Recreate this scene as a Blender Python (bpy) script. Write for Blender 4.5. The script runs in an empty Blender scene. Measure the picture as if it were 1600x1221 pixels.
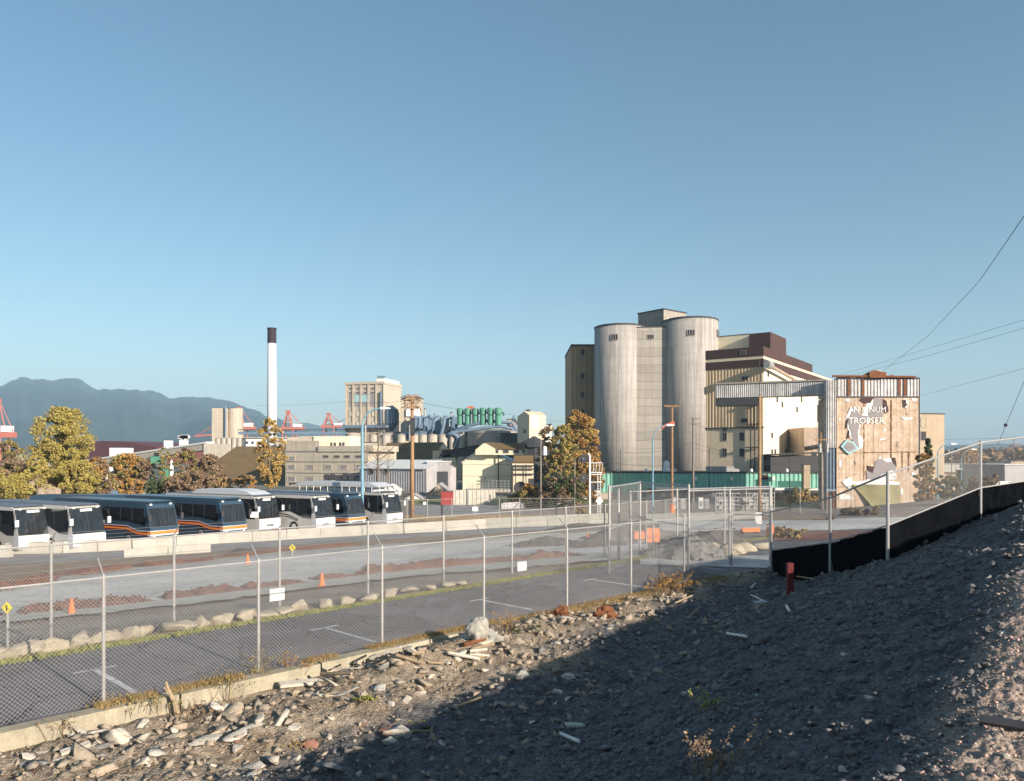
import bpy, bmesh, math, random
import numpy as np
from mathutils import Vector, Matrix
PI = math.pi
R = math.radians
random.seed(7)
rng = np.random.default_rng(11)
scene = bpy.context.scene
COL = scene.collection

# ---------------------------------------------------------------- camera
F = 1210.0        # focal length in photo pixels (photo is 1600 wide)
HZ = 712.0        # horizon row in the photo
EYE = 4.5
cam_d = bpy.data.cameras.new("camera")
cam = bpy.data.objects.new("camera", cam_d)
COL.objects.link(cam)
cam.location = (0, 0, EYE)
cam.rotation_euler = (R(90), 0, 0)
cam_d.sensor_fit = 'HORIZONTAL'
cam_d.sensor_width = 36
cam_d.lens = 36 * F / 1600
cam_d.shift_y = (HZ - 610.5) / 1600
cam_d.clip_start = 0.1
cam_d.clip_end = 30000
scene.camera = cam

# ---------------------------------------------------------------- sky and sun
SUN_EL = 18.0
SV = Vector((0.714, -0.70, 0)).normalized()          # horizontal direction towards the sun
SUN = Vector((SV.x * math.cos(R(SUN_EL)), SV.y * math.cos(R(SUN_EL)), math.sin(R(SUN_EL))))
world = bpy.data.worlds.new("World")
scene.world = world
world.use_nodes = True
wn, wl = world.node_tree.nodes, world.node_tree.links
wn.clear()
wo = wn.new("ShaderNodeOutputWorld")
wb = wn.new("ShaderNodeBackground")
sky = wn.new("ShaderNodeTexSky")
sky.sky_type = 'NISHITA'
sky.sun_disc = False
sky.sun_elevation = R(SUN_EL)
sky.sun_rotation = math.atan2(SUN.x, SUN.y)
sky.altitude = 0
sky.air_density = 1.0
sky.dust_density = 0.6
sky.ozone_density = 1.4
hs = wn.new("ShaderNodeHueSaturation")
hs.inputs['Saturation'].default_value = 1.15
hs.inputs['Hue'].default_value = 0.488
wl.new(sky.outputs[0], hs.inputs['Color'])
wl.new(hs.outputs[0], wb.inputs['Color'])
wb.inputs['Strength'].default_value = 0.07
wl.new(wb.outputs[0], wo.inputs['Surface'])
sd = bpy.data.lights.new("sun", 'SUN')
sd.energy = 5.0
sd.angle = R(0.5)
sd.color = (1.0, 0.89, 0.76)
so = bpy.data.objects.new("sun", sd)
COL.objects.link(so)
so.rotation_euler = SUN.to_track_quat('Z', 'Y').to_euler()
so.location = (0, 0, 300)
scene.view_settings.view_transform = 'Standard'
scene.view_settings.look = 'None'
scene.view_settings.exposure = 1.05
HAZE = 1.55e-4
scene.view_settings.gamma = 1
scene.view_settings.use_curve_mapping = False
scene.cycles.max_bounces = 6
scene.cycles.diffuse_bounces = 2
scene.cycles.volume_bounces = 0
scene.cycles.transparent_max_bounces = 8

# ---------------------------------------------------------------- terrain maths
AX, AY = 0.70, 0.714       # v runs along the near fence, w runs away from it (and away from the sun)
def vw(X, Y): return AX * X + AY * Y, -AY * X + AX * Y
def xy(v, w): return AX * v - AY * w, AY * v + AX * w
def smooth(x, a, b):
    t = np.clip((np.asarray(x, float) - a) / (b - a), 0, 1)
    return t * t * (3 - 2 * t)
def softplus(x, k): return k * np.logaddexp(0, np.asarray(x, float) / k)
def crest(v):
    vc = np.clip(v, -25, 40)
    return 1.17 + .150 * (vc - 4.6), 2.8 + .03 * np.clip(v - 12, -5, 20)
def H(X, Y):
    X = np.asarray(X, float); Y = np.asarray(Y, float)
    v, w = vw(X, Y)
    z = -.068 * np.clip(w - 21, 0, 39.7) - .03 * np.clip(w - 60.7, 0, 31.3) - .068 * np.maximum(0, w - 92) - .04 * np.maximum(0, v - 60) * smooth(w, 21, 50)
    z = -6 + softplus(z + 6, .35)
    z = z - .26 * (1 - smooth(v, 8, 15)) * (1 - smooth(w, 14.62, 14.72))
    z = z + .34 * np.exp(-((v - 11.5) / 3.4) ** 2 - ((w - 13.4) / .9) ** 2)
    wc, zc = crest(v)
    e = zc - .42 * softplus(w - wc, .06) - .07 * np.clip(wc - w, 0, 8)
    fade = 1 - smooth(v - .9 * np.maximum(0, 6.6 - w), 28.4, 33)
    e = e * fade - 8 * (1 - fade)
    return z + softplus(e - z, .10)
def Hf(x, y): return float(H(x, y))
def ray_ground(px, py, dmax=6000):
    a, b = (px - 800) / F, (py - HZ) / F
    d = np.geomspace(2.2, dmax, 2500)
    zz = EYE - b * d - H(a * d, d)
    i = np.argmax(zz < 0)
    if zz[i] >= 0: i = len(d) - 1
    lo, hi = d[max(i - 1, 0)], d[i]
    for _ in range(22):
        m = .5 * (lo + hi)
        if EYE - b * m - Hf(a * m, m) < 0: hi = m
        else: lo = m
    return a * hi, hi, Hf(a * hi, hi)
def onW(px, w):
    """point on the ground line w=const seen at column px"""
    a = (px - 800) / F
    d = w / (-AY * a + AX)
    return a * d, d
def P(px, py, d): return ((px - 800) / F * d, d, EYE - (py - HZ) / F * d)
def Zp(py, d): return EYE - (py - HZ) / F * d
def Xp(px, d): return (px - 800) / F * d

def _hash(ix, iy, s):
    n = (ix * 374761393 + iy * 668265263 + s * 1442695041) & 0x7fffffff
    n = ((n ^ (n >> 13)) * 1274126177) & 0x7fffffff
    return ((n ^ (n >> 16)) & 0xffff) / 65535.0
def vnoise(x, y, s=0):
    x = np.asarray(x, float); y = np.asarray(y, float)
    ix = np.floor(x).astype(np.int64); iy = np.floor(y).astype(np.int64)
    fx, fy = x - ix, y - iy
    fx = fx * fx * (3 - 2 * fx); fy = fy * fy * (3 - 2 * fy)
    a, b = _hash(ix, iy, s), _hash(ix + 1, iy, s)
    c, d = _hash(ix, iy + 1, s), _hash(ix + 1, iy + 1, s)
    return (a * (1 - fx) + b * fx) * (1 - fy) + (c * (1 - fx) + d * fx) * fy - .5
def fbm(x, y, o=4, s=0):
    t = 0; a = 1.
    for k in range(o):
        t = t + a * vnoise(x * 2 ** k + 17 * k, y * 2 ** k - 9 * k, s + k); a *= .5
    return t
def rough_amp(X, Y):
    v, w = vw(X, Y)
    return (1 - smooth(w, 14.0, 14.6)) * (1 - smooth(v, 34, 38))
def HR(X, Y):
    """terrain with its rubble roughness"""
    v, w = vw(X, Y)
    a = rough_amp(X, Y)
    wc, _ = crest(v)
    flat = smooth(w - wc, 5.5, 7.5)
    top = 1 - smooth(w - wc, -.3, .6)
    n = fbm(np.asarray(X) * .9, np.asarray(Y) * .9, 4, 3) * (.12 + .16 * flat - .09 * top)
    n = n + vnoise(np.asarray(X) * 2.2, np.asarray(Y) * 2.2, 41) * .10 * (1 - flat) * (1 - top)
    n = n + np.abs(fbm(np.asarray(X) * 4, np.asarray(Y) * 4, 3, 9)) * (.09 - .04 * top)
    n = n + vnoise(np.asarray(X) * 22, np.asarray(Y) * 22, 5) * .035
    return H(X, Y) + n * a

# ---------------------------------------------------------------- materials
MATS = {}
def lin(c):
    return tuple(((x / 255.) / 12.92 if x / 255. <= .04045 else ((x / 255. + .055) / 1.055) ** 2.4) for x in c)
def mat(name, col, rough=.8, var=.18, scale=1.2, metal=0., streak=0., lines=0., bump=0., bscale=20., island=0., spec=.3, col2=None, dirt=0., pitch=2.2, cracks=0.):
    if name in MATS: return MATS[name]
    m = bpy.data.materials.new(name); m.use_nodes = True
    N, L = m.node_tree.nodes, m.node_tree.links
    b = N["Principled BSDF"]
    b.inputs['Roughness'].default_value = rough
    b.inputs['Metallic'].default_value = metal
    b.inputs['Specular IOR Level'].default_value = spec
    geo = N.new("ShaderNodeNewGeometry")
    def noise(sc, det=5, mapping=None, ro=.6):
        n = N.new("ShaderNodeTexNoise"); n.inputs['Scale'].default_value = sc
        n.inputs['Detail'].default_value = det; n.inputs['Roughness'].default_value = ro
        if mapping:
            mp = N.new("ShaderNodeMapping"); mp.inputs['Scale'].default_value = mapping
            L.new(geo.outputs['Position'], mp.inputs['Vector']); L.new(mp.outputs[0], n.inputs['Vector'])
        else: L.new(geo.outputs['Position'], n.inputs['Vector'])
        return n
    def ramp(src, p0, c0, p1, c1):
        r = N.new("ShaderNodeMapRange"); r.inputs['From Min'].default_value = p0; r.inputs['From Max'].default_value = p1
        r.inputs['To Min'].default_value = c0; r.inputs['To Max'].default_value = c1
        L.new(src, r.inputs['Value']); return r.outputs[0]
    def mul(a, c):
        x = N.new("ShaderNodeMath"); x.operation = 'MULTIPLY'; L.new(a, x.inputs[0])
        if isinstance(c, float): x.inputs[1].default_value = c
        else: L.new(c, x.inputs[1])
        return x.outputs[0]
    n1 = noise(scale)
    f = ramp(n1.outputs[0], .3, 1 - var, .7, 1 + var)
    n2 = noise(scale * 7, 3)
    f = mul(f, ramp(n2.outputs[0], .3, 1 - var * .6, .7, 1 + var * .6))
    if streak:
        s = noise(1.0, 6, (2.2, 2.2, .05), .7)
        f = mul(f, ramp(s.outputs[0], .35, 1 - streak, .62, 1 + streak * .3))
    if lines:
        sx = N.new("ShaderNodeSeparateXYZ"); L.new(geo.outputs['Position'], sx.inputs[0])
        a = N.new("ShaderNodeMath"); a.operation = 'DIVIDE'; L.new(sx.outputs[2], a.inputs[0]); a.inputs[1].default_value = pitch
        ln = noise(.35, 2, (1, 1, .2))
        ad = N.new("ShaderNodeMath"); ad.operation = 'MULTIPLY_ADD'; L.new(ln.outputs[0], ad.inputs[0]); ad.inputs[1].default_value = .35; L.new(a.outputs[0], ad.inputs[2])
        fr = N.new("ShaderNodeMath"); fr.operation = 'FRACT'; L.new(ad.outputs[0], fr.inputs[0])
        f = mul(f, ramp(fr.outputs[0], .02, 1 - lines, .12, 1.0))
        fl = N.new("ShaderNodeMath"); fl.operation = 'FLOOR'; L.new(ad.outputs[0], fl.inputs[0])
        wn_ = N.new("ShaderNodeTexWhiteNoise"); wn_.noise_dimensions = '1D'; L.new(fl.outputs[0], wn_.inputs['W'])
        f = mul(f, ramp(wn_.outputs['Value'], 0, 1 - lines * .35, 1, 1 + lines * .25))
    if island:
        f = mul(f, ramp(geo.outputs['Random Per Island'], 0, 1 - island, 1, 1 + island))
    if cracks:
        vo = N.new("ShaderNodeTexVoronoi"); vo.feature = 'DISTANCE_TO_EDGE'; vo.inputs['Scale'].default_value = .45
        nw = noise(1.6, 4); wv = N.new("ShaderNodeVectorMath"); wv.operation = 'MULTIPLY_ADD'
        L.new(nw.outputs['Color'], wv.inputs[0]); wv.inputs[1].default_value = (.9, .9, 0); L.new(geo.outputs['Position'], wv.inputs[2])
        L.new(wv.outputs[0], vo.inputs['Vector'])
        f = mul(f, ramp(vo.outputs['Distance'], .004, 1 - cracks, .014, 1.0))
        pt = noise(.22, 3, None, .5); f = mul(f, ramp(pt.outputs[0], .47, 1 - cracks * .30, .50, 1.06))
        st = noise(.9, 4, None, .6); f = mul(f, ramp(st.outputs[0], .62, 1.0, .72, 1 - cracks * .45))
    base = N.new("ShaderNodeRGB"); base.outputs[0].default_value = (*col, 1)
    src = base.outputs[0]
    if col2 is not None:
        mx = N.new("ShaderNodeMix"); mx.data_type = 'RGBA'
        mx.inputs['A'].default_value = (*col, 1); mx.inputs['B'].default_value = (*col2, 1)
        if island: fac = ramp(geo.outputs['Random Per Island'], .25, 0, .75, 1)
        else:
            n3 = noise(scale * 1.7, 6, None, .7); fac = ramp(n3.outputs[0], .46, 0, .56, 1)
        L.new(fac, mx.inputs['Factor']); src = mx.outputs['Result']
    if dirt:
        n4 = noise(2.0, 8, (1, 1, .35), .75)
        mx2 = N.new("ShaderNodeMix"); mx2.data_type = 'RGBA'
        L.new(src, mx2.inputs['A']); mx2.inputs['B'].default_value = (.10, .075, .05, 1)
        L.new(ramp(n4.outputs[0], .5, 0, .75, dirt), mx2.inputs['Factor']); src = mx2.outputs['Result']
    vm = N.new("ShaderNodeVectorMath"); vm.operation = 'SCALE'
    L.new(src, vm.inputs[0]); L.new(f, vm.inputs['Scale'])
    L.new(vm.outputs[0], b.inputs['Base Color'])
    if bump:
        nb = noise(bscale, 6, None, .7)
        bp = N.new("ShaderNodeBump"); bp.inputs['Strength'].default_value = min(1, bump); bp.inputs['Distance'].default_value = 1.2 / bscale
        L.new(nb.outputs[0], bp.inputs['Height']); L.new(bp.outputs[0], b.inputs['Normal'])
    MATS[name] = m
    return m

M = {}
def defm(k, *a, **kw): M[k] = mat(k, *a, **kw)
defm('asphalt', (.175, .16, .163), .9, .15, .8, bump=.8, bscale=40, cracks=.55)
defm('old_asphalt', (.29, .275, .265), .9, .12, .6, bump=.6, bscale=30, cracks=.4)
defm('pale_road', (.56, .53, .49), .9, .10, .35, bump=.4, bscale=18, dirt=.5, cracks=.3)
defm('brown_soil', (.34, .25, .17), .95, .3, 1.5, bump=1, bscale=8, col2=(.25, .175, .12))
defm('dark_gravel', (.13, .115, .105), .95, .4, 2.5, bump=1, bscale=14)
defm('grey_gravel', (.27, .255, .235), .95, .3, 4, bump=1, bscale=18)
defm('red_rubble', (.27, .115, .08), .95, .4, 3, bump=1, bscale=10, col2=(.22, .13, .09))
defm('concrete', (.46, .41, .34), .9, .12, .7, streak=.15, bump=.4, bscale=14, dirt=.25)
defm('kerb_concrete', (.42, .37, .27), .9, .15, 1.5, streak=.2, bump=.6, bscale=18, dirt=.4)
defm('white_concrete', (.45, .42, .36), .85, .10, 1.0, bump=.3, bscale=10, dirt=.30)
defm('silo_concrete', (.40, .366, .332), .9, .09, .12, streak=.34, lines=.09, bump=.2, bscale=3)
defm('old_concrete', (.34, .30, .26), .9, .12, .2, streak=.2, lines=.2, bump=.2, bscale=3)
defm('block_stone', (.60, .51, .38), .9, .2, 1.2, bump=1, bscale=9, dirt=.35)
defm('rock_pale', (.60, .54, .45), .9, .16, 3, bump=.8, bscale=25, dirt=.2)
defm('rock_grey', (.30, .285, .265), .9, .22, 3, bump=.8, bscale=25, dirt=.3)
defm('gravel_stuff', (.41, .35, .275), .92, .12, 4, island=.4, col2=(.26, .205, .155))
defm('roof_grey', (.15, .17, .20), .5, .06, 1)
defm('link_concrete', (.365, .33, .29), .9, .08, .15, streak=.16, lines=.34, bump=.2, bscale=3)
defm('old_brown', (.40, .29, .18), .88, .1, .2, streak=.35)
defm('worn_paint', (.60, .58, .55), .8, .25, 3, dirt=.9)
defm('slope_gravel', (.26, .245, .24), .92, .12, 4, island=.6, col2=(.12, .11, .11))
defm('rock_tan', (.46, .37, .27), .9, .2, 3, bump=.8, bscale=25, dirt=.35)
defm('rock_brick', (.34, .17, .12), .9, .2, 3, bump=.8, bscale=25, dirt=.3)
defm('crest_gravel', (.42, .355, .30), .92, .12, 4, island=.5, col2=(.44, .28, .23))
defm('gold_leaf', (.42, .31, .07), .7, .15, 1, island=.35, col2=(.30, .26, .08))
defm('rust_leaf', (.34, .17, .05), .7, .15, 1, island=.4, col2=(.40, .24, .07))
defm('pale_leaf', (.50, .36, .12), .7, .15, 1, island=.4, col2=(.36, .22, .07))
defm('olive_leaf', (.17, .16, .05), .7, .2, 1, island=.4, col2=(.28, .21, .07))
defm('brown_twig', (.20, .14, .10), .9, .2, 1, island=.4, col2=(.27, .18, .10))
defm('dark_leaf', (.05, .075, .03), .8, .2, 1, island=.5, col2=(.08, .10, .04))
defm('bark', (.17, .13, .095), .95, .25, 3, bump=.6, bscale=12)
defm('grass_green', (.19, .24, .05), .9, .3, 2, island=.3, col2=(.36, .33, .10))
defm('dry_grass', (.42, .31, .14), .9, .2, 2, island=.4, col2=(.27, .17, .07))
defm('lawn', (.17, .19, .06), .95, .3, .8, bump=.5, bscale=6, col2=(.24, .22, .09))
defm('galv', (.38, .365, .35), .5, .10, 5, metal=.35, spec=.5)
defm('wire', (.50, .48, .465), .5, .05, 5, metal=.3)
defm('dark_metal', (.05, .05, .055), .6, .15, 3)
defm('black_cloth', (.006, .007, .009), 1, .2, 3, bump=.5, bscale=6, spec=.0)
defm('white_paint', (.78, .78, .77), .5, .05, 1.5)
defm('white_dirty', (.74, .72, .68), .6, .08, .8, streak=.12)
defm('chimney_white', (.62, .63, .65), .7, .04, .1, streak=.08)
defm('chimney_black', (.035, .025, .035), .8, .15, .3)
defm('cream', (.68, .56, .40), .85, .05, .15, streak=.10)
defm('cream_side', (.76, .68, .50), .85, .04, .1, streak=.06)
defm('tan_siding', (.60, .45, .28), .85, .08, .2, streak=.2)
defm('brown_band', (.075, .042, .038), .85, .10, .2, streak=.1)
defm('beige_block', (.50, .43, .34), .9, .08, .2, streak=.2, lines=.1)
defm('taupe', (.42, .33, .23), .9, .08, .2, streak=.12)
defm('grey_siding', (.43, .41, .41), .6, .12, .4, streak=.25, metal=.1)
defm('green_siding', (.22, .46, .36), .55, .08, .4, streak=.12)
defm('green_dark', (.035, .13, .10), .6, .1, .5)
defm('green_paint', (.09, .27, .18), .5, .1, .5)
defm('brown_roof', (.17, .115, .055), .95, .14, .3, streak=.15)
defm('dark_roof', (.06, .06, .065), .8, .15, .3)
defm('maroon', (.13, .035, .035), .7, .15, .1)
defm('blue_steel', (.14, .20, .27), .55, .15, .3)
defm('blue_pole', (.17, .33, .42), .5, .1, 1)
defm('crane_red', (.48, .14, .09), .6, .08, .1)
defm('pole_wood', (.33, .20, .11), .9, .15, 2, streak=.2, bump=.3, bscale=10)
defm('pole_grey', (.24, .21, .18), .9, .15, 2, streak=.2)
defm('orange', (.80, .19, .04), .6, .08, 3)
defm('yellow', (.75, .60, .04), .5, .05, 3)
defm('red_paint', (.12, .012, .015), .6, .15, 3)
defm('container_red', (.38, .07, .06), .6, .15, .8, streak=.2)
defm('rust', (.19, .075, .035), .9, .3, 2.5, bump=.4, bscale=10)
defm('glass_dark', (.018, .020, .024), .12, .1, 1, spec=.6)
defm('glass_wind', (.022, .026, .030), .08, .3, 1.2, spec=.6)
defm('navy', (.035, .065, .10), .3, .1, 1, spec=.5)
defm('bus_white', (.60, .60, .62), .35, .03, 1, spec=.5)
defm('bus_grey', (.55, .53, .50), .4, .06, .7, spec=.5, dirt=.08)
defm('bus_maroon', (.17, .02, .025), .4, .05, 1)
defm('bus_orange', (.75, .23, .04), .4, .05, 1)
defm('tyre', (.02, .02, .02), .9, .1, 3)
defm('chrome', (.6, .6, .6), .3, .05, 1, metal=.8)
defm('lamp', (.85, .85, .80), .4, .02, 1)
defm('panel_tan', (.53, .385, .27), .88, .12, .5, streak=.30, lines=.06, dirt=.30, pitch=3.4, col2=(.60, .47, .36))
defm('panel_grey', (.28, .25, .25), .85, .06, .5)
defm('panel_white', (.75, .73, .72), .8, .06, .5)
defm('olive_sheet', (.27, .24, .12), .85, .15, .3, streak=.15)
defm('aqua', (.33, .50, .52), .8, .10, .3)
defm('plastic', (.46, .43, .37), .35, .2, 5, bump=.8, bscale=12, spec=.5)
defm('wood_plank', (.36, .27, .17), .9, .25, 4, bump=.5, bscale=20)
defm('forest', (.030, .050, .042), 1, .3, .004)
defm('hill', (.05, .07, .05), 1, .3, .006)
defm('window_grey', (.26, .24, .23), .5, .1, .5)
defm('window_dark', (.035, .03, .03), .3, .2, .5)
defm('rusty_siding', (.50, .48, .47), .55, .15, .8, streak=.35, metal=.2, dirt=.5)
defm('weathered_wall', (.46, .35, .27), .9, .15, .4, streak=.3, dirt=.5)

# ---------------------------------------------------------------- mesh helpers
class MB:
    def __init__(s): s.v = []; s.f = []; s.m = []
    def add(s, vs, fs, m=0):
        n = len(s.v); s.v.extend([tuple(map(float, p)) for p in vs])
        for f in fs: s.f.append(tuple(n + i for i in f)); s.m.append(m)
        return s
    def box(s, x0, x1, y0, y1, z0, z1, m=0):
        if x0 > x1: x0, x1 = x1, x0
        if y0 > y1: y0, y1 = y1, y0
        if z0 > z1: z0, z1 = z1, z0
        return s.add([(x0, y0, z0), (x1, y0, z0), (x1, y1, z0), (x0, y1, z0), (x0, y0, z1), (x1, y0, z1), (x1, y1, z1), (x0, y1, z1)],
                     [(3, 2, 1, 0), (4, 5, 6, 7), (0, 1, 5, 4), (1, 2, 6, 5), (2, 3, 7, 6), (3, 0, 4, 7)], m)
    def prism(s, pts, z0, z1, m=0):
        n = len(pts)
        a = sum(pts[i][0] * pts[(i + 1) % n][1] - pts[(i + 1) % n][0] * pts[i][1] for i in range(n))
        if a < 0: pts = pts[::-1]
        return s.add([(*p, z0) for p in pts] + [(*p, z1) for p in pts],
                     [tuple(range(n))[::-1], tuple(range(n, 2 * n))] + [(i, (i + 1) % n, n + (i + 1) % n, n + i) for i in range(n)], m)
    def extr(s, prof, axis, a, b, m=0):
        """prof: (p,q) outline; axis 'x': p=y q=z; axis 'y': p=x q=z"""
        n = len(prof)
        def mk(p, t): return (t, p[0], p[1]) if axis == 'x' else (p[0], t, p[1])
        return s.add([mk(p, a) for p in prof] + [mk(p, b) for p in prof],
                     [tuple(range(n)), tuple(range(n, 2 * n))[::-1]] + [(i, n + i, n + (i + 1) % n, (i + 1) % n) for i in range(n)], m)
    def tube(s, pts, r, n=6, m=0, r2=None, cap=True):
        pts = [Vector(p) for p in pts]; k = len(pts)
        r2 = r if r2 is None else r2
        vs = []
        for i, p in enumerate(pts):
            t = (pts[min(i + 1, k - 1)] - pts[max(i - 1, 0)])
            if t.length < 1e-9: t = Vector((0, 0, 1))
            t.normalize()
            ref = Vector((0, 0, 1)) if abs(t.z) < .9 else Vector((1, 0, 0))
            a = t.cross(ref).normalized(); b = t.cross(a)
            rr = r + (r2 - r) * i / max(1, k - 1)
            for j in range(n):
                q = 2 * PI * j / n
                vs.append(p + (a * math.cos(q) + b * math.sin(q)) * rr)
        fs = [(i * n + j, i * n + (j + 1) % n, (i + 1) * n + (j + 1) % n, (i + 1) * n + j) for i in range(k - 1) for j in range(n)]
        if cap: fs += [tuple(range(n))[::-1], tuple(range((k - 1) * n, k * n))]
        return s.add(vs, fs, m)
    def lathe(s, cx, cy, prof, n=24, m=0):
        vs = [(cx + r * math.cos(2 * PI * j / n), cy + r * math.sin(2 * PI * j / n), z) for r, z in prof for j in range(n)]
        k = len(prof)
        fs = [(i * n + j, i * n + (j + 1) % n, (i + 1) * n + (j + 1) % n, (i + 1) * n + j) for i in range(k - 1) for j in range(n)]
        fs += [tuple(range(n))[::-1], tuple(range((k - 1) * n, k * n))]
        return s.add(vs, fs, m)
    def build(s, name, mats, parent=None, smooth=False, origin=None):
        """parent given: coordinates are local to the parent"""
        if not isinstance(mats, (list, tuple)): mats = [mats]
        me = bpy.data.meshes.new(name)
        vs = s.v; loc = (0, 0, 0)
        if parent is None:
            a = np.array(vs)
            loc = origin or (float((a[:, 0].min() + a[:, 0].max()) / 2), float((a[:, 1].min() + a[:, 1].max()) / 2), float(a[:, 2].min()))
            vs = [(x - loc[0], y - loc[1], z - loc[2]) for x, y, z in vs]
        me.from_pydata(vs, [], s.f)
        for q in mats: me.materials.append(M[q] if isinstance(q, str) else q)
        if len(mats) > 1: me.polygons.foreach_set('material_index', s.m)
        if smooth: me.polygons.foreach_set('use_smooth', [True] * len(s.f))
        me.update()
        o = bpy.data.objects.new(name, me); COL.objects.link(o)
        o.location = loc
        if parent is not None: o.parent = parent
        return o
def npmesh(name, V, Fq, mats, smooth=False, parent=None, loc=None):
    V = np.asarray(V, np.float64); Fq = np.asarray(Fq, np.int32)
    if parent is None and loc is None: loc = (float(V[:, 0].mean()), float(V[:, 1].mean()), float(V[:, 2].min()))
    if loc is None: loc = (0, 0, 0)
    V = V - np.array(loc)
    me = bpy.data.meshes.new(name)
    me.vertices.add(len(V)); me.vertices.foreach_set('co', V.astype(np.float32).ravel())
    k = Fq.shape[1]
    me.loops.add(Fq.size); me.loops.foreach_set('vertex_index', Fq.ravel())
    me.polygons.add(len(Fq)); me.polygons.foreach_set('loop_start', np.arange(0, Fq.size, k, dtype=np.int32))
    if smooth: me.polygons.foreach_set('use_smooth', np.ones(len(Fq), bool))
    if not isinstance(mats, (list, tuple)): mats = [mats]
    for q in mats: me.materials.append(M[q] if isinstance(q, str) else q)
    me.update(calc_edges=True); me.validate()
    o = bpy.data.objects.new(name, me); COL.objects.link(o); o.location = loc
    if parent is not None: o.parent = parent
    return o
def tag(o, label, cat, group=None):
    o['label'] = label; o['category'] = cat
    if group: o['group'] = group
    return o
def struct(o): o['kind'] = 'structure'; return o
def stuff(o, label=None, cat=None):
    o['kind'] = 'stuff'
    if label: o['label'] = label; o['category'] = cat
    return o
def thing(name, label, cat, loc=(0, 0, 0), rz=0., group=None):
    o = bpy.data.objects.new(name, None); COL.objects.link(o)
    o.empty_display_size = .3
    o.location = loc; o.rotation_euler = (0, 0, rz)
    return tag(o, label, cat, group)
def copy_tree(o, parent=None):
    c = o.copy(); COL.objects.link(c); c.parent = parent
    for ch in [x for x in COL.objects if x.parent == o]: copy_tree(ch, c)
    return c
def glyphs(text, size):
    """lettering as flat outlines: vertices (x, z) and faces"""
    cu = bpy.data.curves.new("glyph", 'FONT'); cu.body = text; cu.size = size; cu.resolution_u = 2
    cu.extrude = .012
    ob = bpy.data.objects.new("glyph", cu); COL.objects.link(ob)
    bpy.context.view_layer.update()
    dg = bpy.context.evaluated_depsgraph_get()
    me = bpy.data.meshes.new_from_object(ob.evaluated_get(dg))
    vs = [tuple(v.co) for v in me.vertices]; fs = [tuple(p.vertices) for p in me.polygons]
    bpy.data.objects.remove(ob); bpy.data.curves.remove(cu); bpy.data.meshes.remove(me)
    return vs, fs

class Frame:
    """a building whose front runs from (px0,d0) to (px1,d1); local u along the front, v away from the viewer, z up"""
    def __init__(s, name, label, cat, px0, d0, px1, d1, z=None, group=None):
        a = Vector((Xp(px0, d0), d0)); b = Vector((Xp(px1, d1), d1))
        s.o = a; s.W = (b - a).length; s.ex = (b - a).normalized(); s.ey = Vector((-s.ex.y, s.ex.x))
        s.z0 = Hf(a.x, a.y) - .3 if z is None else z
        s.root = thing(name, label, cat, (a.x, a.y, s.z0), math.atan2(s.ex.y, s.ex.x), group)
    def hit(s, px, py, axis='v', c=0.):
        k = Vector(((px - 800) / F, 1.))
        if axis == 'v':   # plane v=c : (t*k - o).ey = c
            t = (c + s.o.dot(s.ey)) / k.dot(s.ey)
            u = (k * t - s.o).dot(s.ex)
        else:
            t = (c + s.o.dot(s.ex)) / k.dot(s.ex)
            u = (k * t - s.o).dot(s.ey)
        return u, EYE - (py - HZ) / F * t - s.z0
    def z(s, py, px=None, c=0.):
        if px is None: return s.hit(F * s.o.x / s.o.y + 800, py)[1]
        return s.hit(px, py, 'v', c)[1]
    def rect(s, part, px0, px1, y0, y1, m, c=0., out=.12, inn=.3, parent=None, axis='v'):
        """a slab standing a little proud of the plane; pixel rectangle"""
        u0, za = s.hit(px0, y0, axis, c); u1, zb = s.hit(px1, y1, axis, c)
        za2 = s.hit((px0 + px1) / 2, y0, axis, c)[1]; zb2 = s.hit((px0 + px1) / 2, y1, axis, c)[1]
        mb = MB()
        if axis == 'v': mb.box(u0, u1, c - out, c + inn, zb2, za2)
        else: mb.box(c - inn, c + out, u0, u1, zb2, za2)
        return mb.build(part, m, parent or s.root)
    def window(s, px0, px1, y0, y1, c=0., axis='v', glass='window_dark', frame='window_grey', mull=1):
        u0, _ = s.hit(px0, y0, axis, c); u1, _ = s.hit(px1, y1, axis, c)
        pc = (px0 + px1) / 2
        zt = s.hit(pc, y0, axis, c)[1]; zb = s.hit(pc, y1, axis, c)[1]
        if u0 > u1: u0, u1 = u1, u0
        fr = MB(); t = max(.06, (u1 - u0) * .07)
        def bx(mb, a0, a1, o0, o1, z0, z1):
            if axis == 'v': mb.box(a0, a1, c - o1, c - o0, z0, z1)
            else: mb.box(c + o0, c + o1, a0, a1, z0, z1)
        bx(fr, u0, u0 + t, .004, .12, zb, zt); bx(fr, u1 - t, u1, .004, .12, zb, zt)
        bx(fr, u0 + t, u1 - t, .004, .12, zt - t, zt); bx(fr, u0 + t, u1 - t, .004, .12, zb, zb + t)
        for k in range(1, mull + 1):
            q = u0 + (u1 - u0) * k / (mull + 1); bx(fr, q - t * .35, q + t * .35, .004, .10, zb + t, zt - t)
        f = fr.build('window', frame, s.root)
        g = MB(); bx(g, u0 + t, u1 - t, .002, .05, zb + t, zt - t); g.build('pane', glass, f)
        return f
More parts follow.
